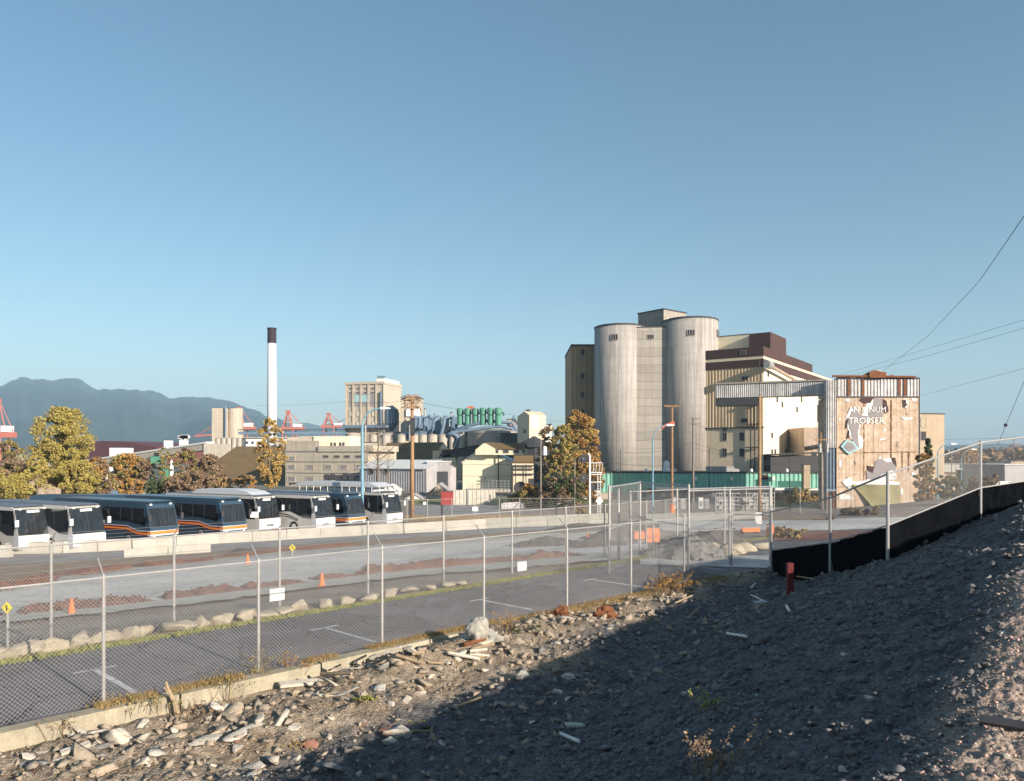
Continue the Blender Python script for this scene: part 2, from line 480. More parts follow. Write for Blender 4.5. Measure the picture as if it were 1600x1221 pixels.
def ribbed(mb, a, b, z0, z1, pitch=.6, depth=.12, m=0, nrm=None):
    """corrugated sheet between plan points a and b (zig-zag plan)"""
    a = Vector(a); b = Vector(b); L = (b - a).length; e = (b - a) / L
    n = Vector(nrm) if nrm else Vector((e.y, -e.x))
    k = max(2, int(L / pitch)); pts = []
    for i in range(k):
        for fr, of in ((0, 0), (.35, 0), (.5, 1), (.85, 1)):
            pts.append(a + e * L * (i + fr) / k + n * depth * of)
    pts.append(b)
    vs = [(p.x, p.y, z0) for p in pts] + [(p.x, p.y, z1) for p in pts]
    q = len(pts)
    mb.add(vs, [(i, i + 1, q + i + 1, q + i) for i in range(q - 1)], m)

# ================================================================ SETTING
def polar_ground():
    th = np.concatenate([np.arange(-180, -62, 6.), np.arange(-62, -38, .6), np.arange(-38, 38.01, .115), np.arange(38.6, 62, .6), np.arange(62, 180, 6.)])
    th = np.radians(th)
    r = np.concatenate([np.geomspace(.6, 3.2, 14)[:-1], np.geomspace(3.2, 36, 620)[:-1], np.geomspace(36, 7500, 150)])
    T, Rr = np.meshgrid(th, r)
    X = Rr * np.sin(T); Y = Rr * np.cos(T)
    Z = HR(X, Y)
    nr, nt = X.shape
    V = np.stack([X.ravel(), Y.ravel(), Z.ravel()], 1)
    V = np.vstack([V, [[0, 0, float(HR(0., 0.))]]])
    i = np.arange(nr - 1)[:, None] * nt + np.arange(nt)[None, :]
    j = np.arange(nr - 1)[:, None] * nt + ((np.arange(nt) + 1) % nt)[None, :]
    Fq = np.stack([i, j, j + nt, i + nt], -1).reshape(-1, 4)
    return V, Fq, nt
V, Fq, nt = polar_ground()
gm = bpy.data.materials.new("rubble_ground"); gm.use_nodes = True
def ground_material(m):
    N, L = m.node_tree.nodes, m.node_tree.links
    b = N["Principled BSDF"]; b.inputs['Roughness'].default_value = .95; b.inputs['Specular IOR Level'].default_value = .2
    geo = N.new("ShaderNodeNewGeometry")
    def noise(sc, det=6, ro=.65):
        n = N.new("ShaderNodeTexNoise"); n.inputs['Scale'].default_value = sc; n.inputs['Detail'].default_value = det
        n.inputs['Roughness'].default_value = ro; L.new(geo.outputs['Position'], n.inputs['Vector']); return n.outputs[0]
    def rng_(src, a, b_, c, d):
        r = N.new("ShaderNodeMapRange"); L.new(src, r.inputs['Value'])
        for k, v in zip(('From Min', 'From Max', 'To Min', 'To Max'), (a, b_, c, d)): r.inputs[k].default_value = v
        return r.outputs[0]
    def mix(f, a, c):
        x = N.new("ShaderNodeMix"); x.data_type = 'RGBA'
        L.new(f, x.inputs['Factor'])
        for s, q in (('A', a), ('B', c)):
            if isinstance(q, tuple): x.inputs[s].default_value = (*q, 1)
            else: L.new(q, x.inputs[s])
        return x.outputs['Result']
    at = N.new("ShaderNodeAttribute"); at.attribute_name = 'zone'   # 0 gravel fill and flat dirt darkened with painted shade, 1 rubble dirt, 2 far yard
    z = at.outputs['Fac']
    gravel = mix(rng_(noise(3.5), .42, .6, 0, 1), (.16, .15, .145), (.082, .078, .08))  # colour kept dark to deepen the shade on the slope and its foot
    dirt = mix(rng_(noise(1.3), .42, .6, 0, 1), (.25, .185, .125), (.34, .27, .20))
    dirt = mix(rng_(noise(14), .5, .62, 0, .7), dirt, (.42, .36, .28))
    yard = mix(rng_(noise(.35), .42, .6, 0, 1), (.32, .265, .215), (.23, .18, .145))
    far = mix(rng_(noise(.02), .42, .6, 0, 1), (.22, .20, .17), (.12, .13, .08))
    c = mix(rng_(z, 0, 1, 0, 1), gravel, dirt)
    c = mix(rng_(z, 1, 2, 0, 1), c, yard)
    c = mix(rng_(z, 2, 3, 0, 1), c, far)
    vor = N.new("ShaderNodeTexVoronoi"); vor.inputs['Scale'].default_value = 28; L.new(geo.outputs['Position'], vor.inputs['Vector'])
    sep = N.new("ShaderNodeSeparateColor"); L.new(vor.outputs['Color'], sep.inputs[0])
    a2 = N.new("ShaderNodeAttribute"); a2.attribute_name = 'crest'
    crc = mix(rng_(noise(6), .42, .6, 0, 1), (.33, .27, .22), (.40, .29, .235))
    c = mix(rng_(a2.outputs['Fac'], 0, 1, 0, 1), c, crc)
    sc = N.new("ShaderNodeVectorMath"); sc.operation = 'SCALE'; L.new(c, sc.inputs[0])
    L.new(rng_(sep.outputs[0], 0, 1, .72, 1.3), sc.inputs['Scale'])
    L.new(sc.outputs[0], b.inputs['Base Color'])
    h = N.new("ShaderNodeMath"); h.operation = 'MULTIPLY_ADD'
    L.new(vor.outputs['Distance'], h.inputs[0]); h.inputs[1].default_value = -.5; L.new(noise(16), h.inputs[2])
    bp = N.new("ShaderNodeBump"); bp.inputs['Strength'].default_value = .9; bp.inputs['Distance'].default_value = .05
    L.new(h.outputs[0], bp.inputs['Height']); L.new(bp.outputs[0], b.inputs['Normal'])
ground_material(gm)
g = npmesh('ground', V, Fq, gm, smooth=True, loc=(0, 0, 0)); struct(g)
bm_fan = np.array([[nt * 0 + (k + 1) % nt, k, len(V) - 1] for k in range(nt)], np.int32)
vv, ww = vw(V[:, 0], V[:, 1])
wcr, _ = crest(vv)
zone = smooth(ww - wcr + 1.6 * fbm(V[:, 0] * .35, V[:, 1] * .35, 3, 31), 8.6, 9.8) * (ww < 14.7) + (ww >= 14.7) * 2 + smooth(np.hypot(V[:, 0], V[:, 1]), 150, 260) * (ww > 14.7)  # dark fill runs past the toe, painting the embankment's shadow onto flat dirt
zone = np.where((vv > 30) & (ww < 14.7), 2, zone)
at = g.data.attributes.new('crest', 'FLOAT', 'POINT'); at.data.foreach_set('value', (1 - smooth(ww - wcr + .5 * fbm(V[:, 0] * .8, V[:, 1] * .8, 3, 77), -.1, .5)).astype(np.float32))
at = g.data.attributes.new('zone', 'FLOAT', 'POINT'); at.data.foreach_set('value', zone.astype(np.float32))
del V, Fq

def sheet_vw(name, v0, v1, w0, w1, m, lift=.03, nv=120, nw=12, kind='structure'):
    """ground covering that follows the terrain; w0/w1 may be functions of v"""
    v = np.linspace(v0, v1, nv); t = np.linspace(0, 1, nw)
    f0 = w0 if callable(w0) else (lambda q: np.full_like(q, w0)); f1 = w1 if callable(w1) else (lambda q: np.full_like(q, w1))
    A, T = np.meshgrid(v, t); W = f0(A) * (1 - T) + f1(A) * T
    X, Y = xy(A, W); Z = H(X, Y) + lift
    Vx = np.stack([X.ravel(), Y.ravel(), Z.ravel()], 1)
    i = np.arange(nw - 1)[:, None] * nv + np.arange(nv - 1)[None, :]
    Fq = np.stack([i, i + 1, i + nv + 1, i + nv], -1).reshape(-1, 4)
    o = npmesh(name, Vx, Fq, m, smooth=True)
    o['kind'] = kind
    return o
def interp(poly):
    xs = [p[0] for p in poly]; ys = [p[1] for p in poly]
    return lambda x: np.interp(x, xs, ys)
def sheet_px(name, up, lo, m, lift=.05, step=14, nr=7, jag=0., seed=0, kind='structure'):
    """ground covering measured off the photograph as an upper and a lower edge, laid on the terrain"""
    x0, x1 = max(up[0][0], lo[0][0]), min(up[-1][0], lo[-1][0])
    xs = np.arange(x0, x1 + step, step); fu, fl = interp(up), interp(lo)
    V = []
    for k, x in enumerate(xs):
        a, b = float(fu(x)), float(fl(x))
        if jag:
            a += jag * float(fbm(x * .05, seed, 3)) * 2; b += jag * float(fbm(x * .05, seed + 5, 3)) * 2
            if b < a + .6: b = a + .6
        A = ray_ground(x, a); B = ray_ground(x, b)
        for r in range(nr):
            t = r / (nr - 1); X = A[0] * (1 - t) + B[0] * t; Y = A[1] * (1 - t) + B[1] * t
            V.append((X, Y, Hf(X, Y) + lift))
    Fq = [(k * nr + r, k * nr + r + 1, (k + 1) * nr + r + 1, (k + 1) * nr + r) for k in range(len(xs) - 1) for r in range(nr - 1)]
    o = npmesh(name, V, Fq, m, smooth=True)
    me = o.data
    if me.polygons[0].normal.z < 0: me.flip_normals()
    o['kind'] = kind
    return o

sheet_vw('parking_lane', -22, 62, 14.86, 19.35, 'asphalt', .02)
for k, (va, vb) in enumerate(((5.4, 5.52), (10.9, 11.02), (16.4, 16.52), (21.9, 22.02), (27.4, 27.52), (-.1, .02))):
    sheet_vw('painted_line', va - .0, vb, 15.3, 17.3 + .2, 'worn_paint', .026, nv=3, nw=30)
    sheet_vw('painted_line', va - .35, vb + .35, 17.52, 17.62, 'worn_paint', .026, nv=8, nw=3)
sheet_vw('verge', -22, 62, 19.35, 19.62, 'lawn', .035, nv=160, nw=3)

# far lane of pale paving with its red-brown rubble strips and the asphalt beyond
low = [(-500, 1040), (-300, 1012), (0, 968), (150, 955), (300, 938), (450, 919), (600, 899), (750, 886), (950, 869), (1010, 864)]
up = [(-500, 985), (-300, 962), (0, 926), (100, 906), (200, 893), (300, 884), (420, 868), (560, 858), (700, 850), (850, 839), (950, 834), (1010, 832)]
sheet_px('road', up, low, 'pale_road', .05)
def off(poly, d): return [(x, y + d) for x, y in poly]
sheet_px('kerb_strip', off(low, -2), off(low, 9), 'white_concrete', .09, step=10, jag=1.5, seed=3)
sheet_px('kerb_strip', off(up, -3), off(up, 2), 'white_concrete', .07, step=10, jag=1., seed=5)
up2 = [(-500, 925), (0, 884), (150, 877), (330, 863), (560, 847), (700, 838), (950, 824), (1010, 822)]
sheet_px('dirt_strip', up2, off(up, -4), 'brown_soil', .06, step=12, jag=1.0, seed=8)
up3 = [(-500, 905), (0, 868), (150, 858), (330, 850), (560, 838), (700, 831), (950, 818), (1010, 816)]
sheet_px('asphalt_strip', up3, up2, 'old_asphalt', .045)
# lots, lawns and lanes farther out
sheet_px('lawn', [(640, 781), (940, 781)], [(640, 789), (940, 788)], 'lawn', .06)
sheet_px('asphalt_lot', [(640, 789.5), (780, 789.5)], [(640, 808), (780, 808)], 'old_asphalt', .05)
sheet_px('dirt_strip', [(630, 808), (1300, 806)], [(630, 818), (1300, 814)], 'brown_soil', .05)
sheet_px('road', [(1030, 815), (1300, 812), (1450, 808)], [(1030, 831), (1300, 830), (1450, 824)], 'pale_road', .05)
sheet_px('lawn', [(1208, 778), (1330, 778)], [(1208, 792), (1330, 790)], 'lawn', .06)
sheet_px('dirt_strip', [(1208, 832), (1440, 830)], [(1208, 846), (1440, 842)], 'red_rubble', .05)
sheet_px('path', [(1000, 872), (1290, 868)], [(1000, 884), (1290, 892)], 'pale_road', .05)
sheet_px('road', [(1290, 893.5), (1390, 880)], [(1205, 905), (1370, 899)], 'pale_road', .05) if False else None

# ---------------------------------------------------------------- mountains and hills
def ridge(name, prof, d, back, m, amp, seed, base=-8, gully=60):
    xs = np.arange(prof[0][0], prof[-1][0] + 1, 3.0)
    ys = interp(prof)(xs); nr = 26
    V = []
    for r in range(nr):
        t = r / (nr - 1)
        s = 1 - abs(t - .72) / (.72 if t < .72 else .28)
        dd = d + (t - .72) * back
        a = (xs - 800) / F
        X = a * dd; Y = np.full_like(X, dd)
        top = (EYE - (ys - HZ) / F * d)
        n = np.abs(fbm(X / gully * .12, Y / gully * .12, 5, seed)) * amp * (1 - .75 * s) * min(1, s * 3)
        crag = fbm(X / gully * .9, Y / gully * .9, 4, seed + 3) * amp * .06 * (s > .2)
        Z = base + (top - base) * s ** .8 - n + crag
        V += list(zip(X, Y, np.maximum(Z, base)))
    n = len(xs)
    i = np.arange(nr - 1)[:, None] * n + np.arange(n - 1)[None, :]
    Fq = np.stack([i, i + 1, i + n + 1, i + n], -1).reshape(-1, 4)
    return struct(npmesh(name, V, Fq, m, smooth=True))
ridge('mountains', [(-700, 640), (-400, 575), (-200, 600), (-80, 590), (0, 600), (14, 590), (32, 585), (48, 590), (66, 587), (84, 592), (108, 589), (125, 591), (150, 602), (185, 601),
                    (215, 603), (240, 609), (262, 617), (300, 615), (330, 617), (362, 626), (400, 637), (430, 650), (470, 662), (520, 700), (560, 712)], 5000, 3600, 'forest', 260, 4)
ridge('hills', [(380, 712), (420, 672), (455, 662), (480, 660), (500, 666), (520, 660), (560, 664), (640, 690), (720, 700), (800, 703), (880, 697), (930, 694), (1000, 696), (1100, 705), (1200, 712)], 6200, 2400, 'hill', 90, 7)
ridge('hills', [(1380, 712), (1430, 700), (1480, 696), (1520, 694), (1560, 693), (1600, 694), (1700, 690), (1850, 684), (2100, 700), (2300, 712)], 4200, 2000, 'hill', 60, 9)

# ================================================================ FENCES
def link_mesh(mb, a, b, zl, zh, pitch=.078, r=.0021, m=0, skip=None):
    """chain-link diagonals between plan points a,b; zl/zh = (z at a, z at b)"""
    a = np.array(a, float); b = np.array(b, float); L = np.hypot(*(b - a)); e = (b - a) / L
    nrm = np.array([e[1], -e[0], 0])
    Hh = zh[0] - zl[0]
    def pt(u, h):
        t = u / L; z = (zl[0] + (zl[1] - zl[0]) * t) + h / Hh * ((zh[0] - zl[0]) * (1 - t) + (zh[1] - zl[1]) * t)
        return np.array([a[0] + e[0] * u, a[1] + e[1] * u, z])
    for sgn in (1, -1):
        k0 = -int(Hh / pitch) - 1; k1 = int(L / pitch) + int(Hh / pitch) + 1
        for k in range(k0, k1):
            c = k * pitch + (0 if sgn > 0 else .0)
            # u = c + sgn*h
            lo, hi = 0, Hh
            if sgn > 0: lo = max(lo, -c); hi = min(hi, L - c)
            else: lo = max(lo, c - L); hi = min(hi, c)
            if hi - lo < pitch * .3: continue
            p, q = pt(c + sgn * lo, lo), pt(c + sgn * hi, hi)
            s = nrm * r * (1 if sgn > 0 else -1) * .6
            d = q - p; d /= np.linalg.norm(d); o = np.cross(d, nrm)
            vs = []
            for c0 in (p, q):
                vs += [c0 + s + o * r, c0 + s - o * r, c0 + s * 0 + nrm * r * 1.6]
            mb.add(vs, [(0, 1, 4, 3), (1, 2, 5, 4), (2, 0, 3, 5)], m)
def zl(p): return Hf(p[0], p[1])
def chain_fence(name, label, pts, Hgt, zb=None, prad=.035, mesh=True, pitch=.078, wr=.0021, arm=0., top=True, mid=None, cloth=None, postm='galv', barb=True, gap=.04, pn=8, mfrom=0.):
    """pts: plan points of the posts; zb: ground heights"""
    z = [zl(p) for p in pts] if zb is None else zb
    rx, ry, rz = pts[0][0], pts[0][1], z[0]
    root = thing(name, label, 'fence', (rx, ry, rz))
    def loc(p, zz): return (p[0] - rx, p[1] - ry, zz - rz)
    n = len(pts)
    for i, p in enumerate(pts):
        mb = MB(); mb.tube([loc(p, z[i] - .1), loc(p, z[i] + Hgt)], prad, pn)
        mb.lathe(p[0] - rx, p[1] - ry, [(prad * 1.15, z[i] - rz + Hgt), (prad * 1.1, z[i] - rz + Hgt + .03), (prad * .4, z[i] - rz + Hgt + .07)], pn)
        if arm:
            q = pts[min(i + 1, n - 1)]; q0 = pts[max(i - 1, 0)]
            e = Vector((q[0] - q0[0], q[1] - q0[1])).normalized(); nn = Vector((-e.y, e.x)) * arm
            mb.tube([loc(p, z[i] + Hgt + .02), loc((p[0] + nn.x * .32, p[1] + nn.y * .32), z[i] + Hgt + .33)], prad * .5, 5)
        mb.build('post', postm, root)
    for i in range(n - 1):
        a, b = pts[i], pts[i + 1]
        if top:
            MB().tube([loc(a, z[i] + Hgt), loc(b, z[i + 1] + Hgt)], prad * .62, 6).build('top_rail', postm, root)
        if mid:
            MB().tube([loc(a, z[i] + mid), loc(b, z[i + 1] + mid)], prad * .5, 6).build('rail', postm, root)
        if mesh:
            mb = MB()
            link_mesh(mb, (a[0] - rx, a[1] - ry), (b[0] - rx, b[1] - ry), (z[i] + gap + mfrom - rz, z[i + 1] + gap + mfrom - rz), (z[i] + Hgt - .02 - rz, z[i + 1] + Hgt - .02 - rz), pitch, wr)
            mb.build('mesh_panel', 'wire', root)
        if cloth:
            e = Vector((b[0] - a[0], b[1] - a[1])); L = e.length; e.normalize(); nn = Vector((-e.y, e.x))
            k = 24; V = []; 
            for s_ in range(k + 1):
                t = s_ / k; c = Vector(a).lerp(Vector(b), t)
                for q in range(7):
                    h = q / 6; bul = .05 + .05 * math.sin(s_ * .9 + q) + .04 * math.sin(s_ * 2.3)
                    c2 = c + nn * bul
                    V.append((c2.x - rx, c2.y - ry, z[i] * (1 - t) + z[i + 1] * t - rz - .25 + (cloth + .25) * h))
            mb = MB(); mb.add(V, [(s_ * 7 + q, s_ * 7 + q + 1, (s_ + 1) * 7 + q + 1, (s_ + 1) * 7 + q) for s_ in range(k) for q in range(6)])
            mb.build('cloth', 'black_cloth', root)
        if arm and barb:
            for s_ in (.1, .2, .3):
                e = Vector((b[0] - a[0], b[1] - a[1])).normalized(); nn = Vector((-e.y, e.x)) * arm * s_
                MB().tube([loc((a[0] + nn.x, a[1] + nn.y), z[i] + Hgt + s_), loc((b[0] + nn.x, b[1] + nn.y), z[i + 1] + Hgt + s_)], .004, 3).build('barbed_wire', 'galv', root)
    return root

nf = [(162, 15.0), (404, 15.0), (597, 15.0), (756, 15.0), (886, 14.95), (986, 14.85), (1069, 14.7), (1143, 14.4)]
npts = [xy(v, 15.0) for v in (-7.4, -4.35, -1.3, 1.75)] + [onW(px, w) for px, w in nf] + [ray_ground(1205, 903)[:2]]
chain_fence('chain_link_fence', 'nearest galvanised chain-link fence running from lower left along the rubble edge', npts, 2.3, arm=1, prad=.033, wr=.0027)
# rear fence of the lane
rpx = [80, 272, 437, 575, 693, 800, 884, 945, 1010, 1076]
rpts = [xy(v, 20.7) for v in (-4.6, -1.5)] + [onW(px, 20.65) for px in rpx]
chain_fence('chain_link_fence', 'second chain-link fence beyond the asphalt lane, behind the low stone blocks', rpts, 2.37, arm=-1, prad=.036)
# corner and embankment fence with black cloth
epts = [ray_ground(1205, 903)[:2], ray_ground(1297, 898)[:2], ray_ground(1387, 880)[:2], ray_ground(1532, 814)[:2]]
epts.append((Xp(1668, 25.2), 25.2)); epts.append((Xp(1800, 25.5), 25.5))
cf = chain_fence('chain_link_fence', 'chain-link fence climbing the embankment on the right, lower half covered in black cloth', epts, 2.42, mid=1.02, cloth=1.0, prad=.045, pitch=.075, gap=1.0)

# gates and lone fence runs in the middle distance
def fence_px(label, pl, Hgt, **kw):
    pts = [ray_ground(x, y)[:2] for x, y in pl]
    return chain_fence('chain_link_fence', label, pts, Hgt, **kw)
gp = [(966, 893), (1075, 893), (1165, 893)]
fence_px('tall gate fence with three rails between the stone blocks and the corner post', [(1076, 890), (1140, 884), (1203, 878)], 3.1, mid=1.5, prad=.05, pitch=.11, wr=.0018)
fence_px('tall double posted gate fence left of the boulders', [(952, 897), (1000, 870), (1076, 889)], 3.3, mid=1.7, prad=.05, pitch=.13, wr=.0018)
# thin fence standing in front of the buses
fp = [(-160, 872), (-90, 868), (-30, 864), (18, 861), (90, 856), (160, 851), (227, 847), (288, 842), (345, 838), (397, 835), (450, 831), (497, 828), (547, 825), (592, 822), (636, 820), (668, 818), (706, 816), (742, 815), (780, 814), (812, 813), (845, 812), (898, 811)]
pz = []; pts = []
for x, y in fp:
    q = ray_ground(x, y - 3); pts.append(q[:2]); 
chain_fence('chain_link_fence', 'long thin chain-link fence between the white barriers and the parked buses', pts, 2.45, prad=.035, pitch=.18, wr=.0022)

# ---------------------------------------------------------------- kerb wall under the near fence
kw_ = MB()
def seg_wall(v0, v1, w0, w1, z0, z1):
    a = [xy(v0, w0), xy(v1, w0), xy(v1, w1), xy(v0, w1)]
    kw_.prism(a, z0, z1)
v = -12.
while v < 14.2:
    seg_wall(v, v + 2.96, 14.52, 14.84, -.75, .055 + random.uniform(-.012, .012)); v += 3.0
o = kw_.build('retaining_kerb', 'kerb_concrete'); tag(o, 'low pale concrete retaining kerb below the nearest chain-link fence', 'kerb')

# ---------------------------------------------------------------- rocks
def rock_mesh(seed, sub=1, flat=.6, ang=12):
    rr = random.Random(seed); bm = bmesh.new()
    sx, sy, sz = rr.uniform(.7, 1.1), rr.uniform(.55, .9), rr.uniform(flat * .6, flat)
    for _ in range(ang):
        p = Vector((rr.gauss(0, 1), rr.gauss(0, 1), rr.gauss(0, 1))).normalized() * rr.uniform(.8, 1)
        bm.verts.new((p.x * sx, p.y * sy, p.z * sz))
    bmesh.ops.convex_hull(bm, input=bm.verts)
    bmesh.ops.delete(bm, geom=[x for x in bm.verts if not x.link_faces], context='VERTS')
    for _ in range(sub):
        bmesh.ops.subdivide_edges(bm, edges=bm.edges[:], cuts=1, use_grid_fill=True)
        for x in bm.verts: x.co += Vector((rr.gauss(0, 1), rr.gauss(0, 1), rr.gauss(0, 1))) * .016
    bmesh.ops.triangulate(bm, faces=bm.faces[:])
    V = np.array([x.co[:] for x in bm.verts]); bm.verts.index_update()
    Fc = np.array([[x.index for x in f.verts] for f in bm.faces], np.int32)
    bm.free(); return V, Fc
def rot_m(a, b, c):
    return np.array((Matrix.Rotation(a, 3, 'Z') @ Matrix.Rotation(b, 3, 'X') @ Matrix.Rotation(c, 3, 'Y')))
RK = []
for s_ in range(16):
    V_, F_ = rock_mesh(100 + s_, 2 if s_ % 2 else 1, (.7 if s_ % 2 else .3), 7 + s_ % 4)
    for mk in ('rock_pale', 'rock_grey', 'rock_tan', 'rock_brick'):
        o = npmesh('concrete_chunk', V_, F_, mk, loc=(0, 0, 0)); me = o.data
        bpy.data.objects.remove(o)
        RK.append(me)
zone_labels = {
    'lit': ('broken concrete chunk lying in the sunlit rubble beside the kerb and fence', 'sunlit concrete chunks along the fence'),
    'shade': ('broken concrete chunk lying on the shaded flat ground at the embankment foot', 'shaded concrete chunks on the flat ground'),
    'slope': ('stone lying on the shaded gravel embankment slope', 'stones on the shaded embankment slope'),
    'crest': ('reddish stone lying on the sunlit embankment top at the right edge', 'stones on the sunlit embankment top'),
}
def put_rock(x, y, size, mk, label, group, tilt=.7, sink=.34, me=None, sc=None):
    me = me or random.choice([m_ for m_ in RK if m_.materials[0] == M[mk]])
    o = bpy.data.objects.new('concrete_chunk' if 'concrete' in label else 'stone', me); COL.objects.link(o)
    s3 = sc or (size * random.uniform(.85, 1.25), size * random.uniform(.7, 1.1), size * random.uniform(.7, 1.))
    o.scale = s3
    o.rotation_euler = (random.gauss(0, tilt * .5), random.gauss(0, tilt * .5), random.uniform(0, 2 * PI))
    o.location = (x, y, float(HR(x, y)) + size * (.35 - sink))
    tag(o, label, 'concrete chunk' if 'concrete' in label else 'stone', group)
    return o
def shaded(x, y, z=None):
    z = float(HR(x, y)) if z is None else z
    t = np.linspace(.3, 14, 60)
    return bool(np.any(z + .05 + t * math.tan(R(SUN_EL)) < H(x + SV.x * t, y + SV.y * t)))
cnt = {'lit': 0, 'shade': 0, 'slope': 0, 'crest': 0}
lim = {'lit': 175, 'shade': 50, 'slope': 35, 'crest': 15}
tries = 0
while tries < 6000 and any(cnt[k] < lim[k] for k in lim):
    tries += 1
    px, py = random.uniform(-60, 1660), random.uniform(830, 1225)
    x, y, z = ray_ground(px, py, 60)
    v_, w_ = vw(x, y)
    if w_ > 14.3 or v_ > 27.5: continue
    wc_, _ = crest(v_)
    t_ = w_ - wc_
    sh = shaded(x, y)
    if t_ < .2: zk = 'crest'
    elif t_ < 6.6: zk = 'slope'
    else: zk = 'shade' if sh else 'lit'
    if cnt[zk] >= lim[zk]: continue
    if zk == 'lit':
        near = math.exp(-((14.2 - w_) / 2.6) ** 2)
        if random.random() > .12 + near: continue
        s_ = random.choice((.08, .12, .17, .23)) * random.uniform(.8, 1.35)
        if random.random() < .12: s_ *= 1.6
        if w_ > 12.2 and v_ < 14 and random.random() < .35: s_ = random.uniform(.20, .36)
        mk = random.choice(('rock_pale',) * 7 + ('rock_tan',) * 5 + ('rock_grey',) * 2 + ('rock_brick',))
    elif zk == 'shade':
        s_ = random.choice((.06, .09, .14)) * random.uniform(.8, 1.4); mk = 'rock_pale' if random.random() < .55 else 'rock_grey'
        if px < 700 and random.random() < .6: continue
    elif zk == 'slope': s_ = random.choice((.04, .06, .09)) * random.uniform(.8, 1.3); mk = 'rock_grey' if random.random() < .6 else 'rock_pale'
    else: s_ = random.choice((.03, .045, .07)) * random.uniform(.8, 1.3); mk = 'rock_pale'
    cnt[zk] += 1
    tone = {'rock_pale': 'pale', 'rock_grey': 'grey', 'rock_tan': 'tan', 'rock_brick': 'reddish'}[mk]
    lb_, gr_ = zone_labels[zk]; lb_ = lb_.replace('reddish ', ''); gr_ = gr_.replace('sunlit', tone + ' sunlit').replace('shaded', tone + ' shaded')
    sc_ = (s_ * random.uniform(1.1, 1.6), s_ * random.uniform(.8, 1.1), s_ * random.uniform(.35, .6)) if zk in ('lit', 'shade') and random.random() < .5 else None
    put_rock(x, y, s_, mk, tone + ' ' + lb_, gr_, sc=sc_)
# the few that stand out
for px, py, s_, mk, lb in ((435, 1186, .27, 'rock_pale', 'largest pale boulder-like concrete chunk in the lower sunlit rubble, touching a smaller one'),
                           (462, 1180, .14, 'rock_pale', 'small rounded concrete chunk leaning on the right of the large lower boulder'),
                           (612, 1163, .17, 'rock_pale', 'square pale concrete block alone in the shade near the shadow edge'),
                           (694, 1167, .16, 'rock_pale', 'low pale concrete lump right of the square block in the shade'),
                           (762, 1133, .17, 'rock_pale', 'domed pale concrete lump in the shade above the square block'),
                           (520, 1208, .25, 'rock_grey', 'dark concrete slab at the bottom edge just inside the shadow'),
                           (128, 1148, .30, 'rock_pale', 'pale triangular concrete chunk standing against the kerb at left'),
                           (153, 1148, .26, 'rock_pale', 'white faced concrete block against the kerb, right of the triangular chunk'),
                           (185, 1165, .30, 'rock_pale', 'long pale concrete chunk below the kerb in the left rubble heap'),
                           (60, 1160, .24, 'rock_pale', 'pale concrete chunk at the far left foot of the kerb'),
                           (245, 1188, .24, 'rock_pale', 'broad pale concrete chunk in the middle of the lower left rubble'),
                           (340, 1115, .30, 'rock_pale', 'pointed pale chunk below the dark hollow right of the broken stump'),
                           (720, 1025, .40, 'rock_pale', 'long rounded pale boulder at the end of the plank heap'),
                           (640, 1035, .22, 'rock_pale', 'tilted pale concrete slab in the heap left of the rounded boulder'),
                           (560, 1040, .24, 'rock_pale', 'pale chunk at the left end of the rubble heap by the fence'),
                           (890, 975, .26, 'rock_pale', 'brown stained concrete block below the fence post at the right heap'),
                           (412, 1140, .22, 'rock_pale', 'flat slab of concrete overhanging a dark gap in the rubble centre'),
                           (870, 1090, .16, 'rock_pale', 'pale lump just outside the shadow edge at mid right'),
                           (270, 1140, .18, 'rock_pale', 'upright wedge of concrete casting a dark shadow to its left'),
                           (40, 1200, .16, 'rock_grey', 'grey slab edge poking out at the bottom left corner')):
    x, y, z = ray_ground(px, py)
    put_rock(x, y, s_ * (1.3 if py > 1000 and s_ > .2 else 1.1), mk, lb, None, .35, .2)
# flat slabs
for px, py, sz, lb in ((750, 995, (.9, .55, .07), 'flat grey concrete slab leaning under the plastic sack'), (118, 1186, (.42, .10, .05), 'narrow pale concrete bar lying in the lower left rubble'),
                       (470, 1070, (.9, .18, .06), 'long pale concrete sill piece lying below the weeds'), (900, 1135, (.35, .12, .03), 'thin pale board lying in the shade')):
    x, y, z = ray_ground(px, py)
    mb = MB(); mb.box(-sz[0] / 2, sz[0] / 2, -sz[1] / 2, sz[1] / 2, 0, sz[2])
    o = mb.build('concrete_slab', 'rock_pale', origin=(0, 0, 0)); o.location = (x, y, float(HR(x, y)) + .05)
    o.rotation_euler = (R(random.uniform(5, 14)), R(random.uniform(-8, 8)), R(random.uniform(10, 50))); tag(o, lb, 'slab')

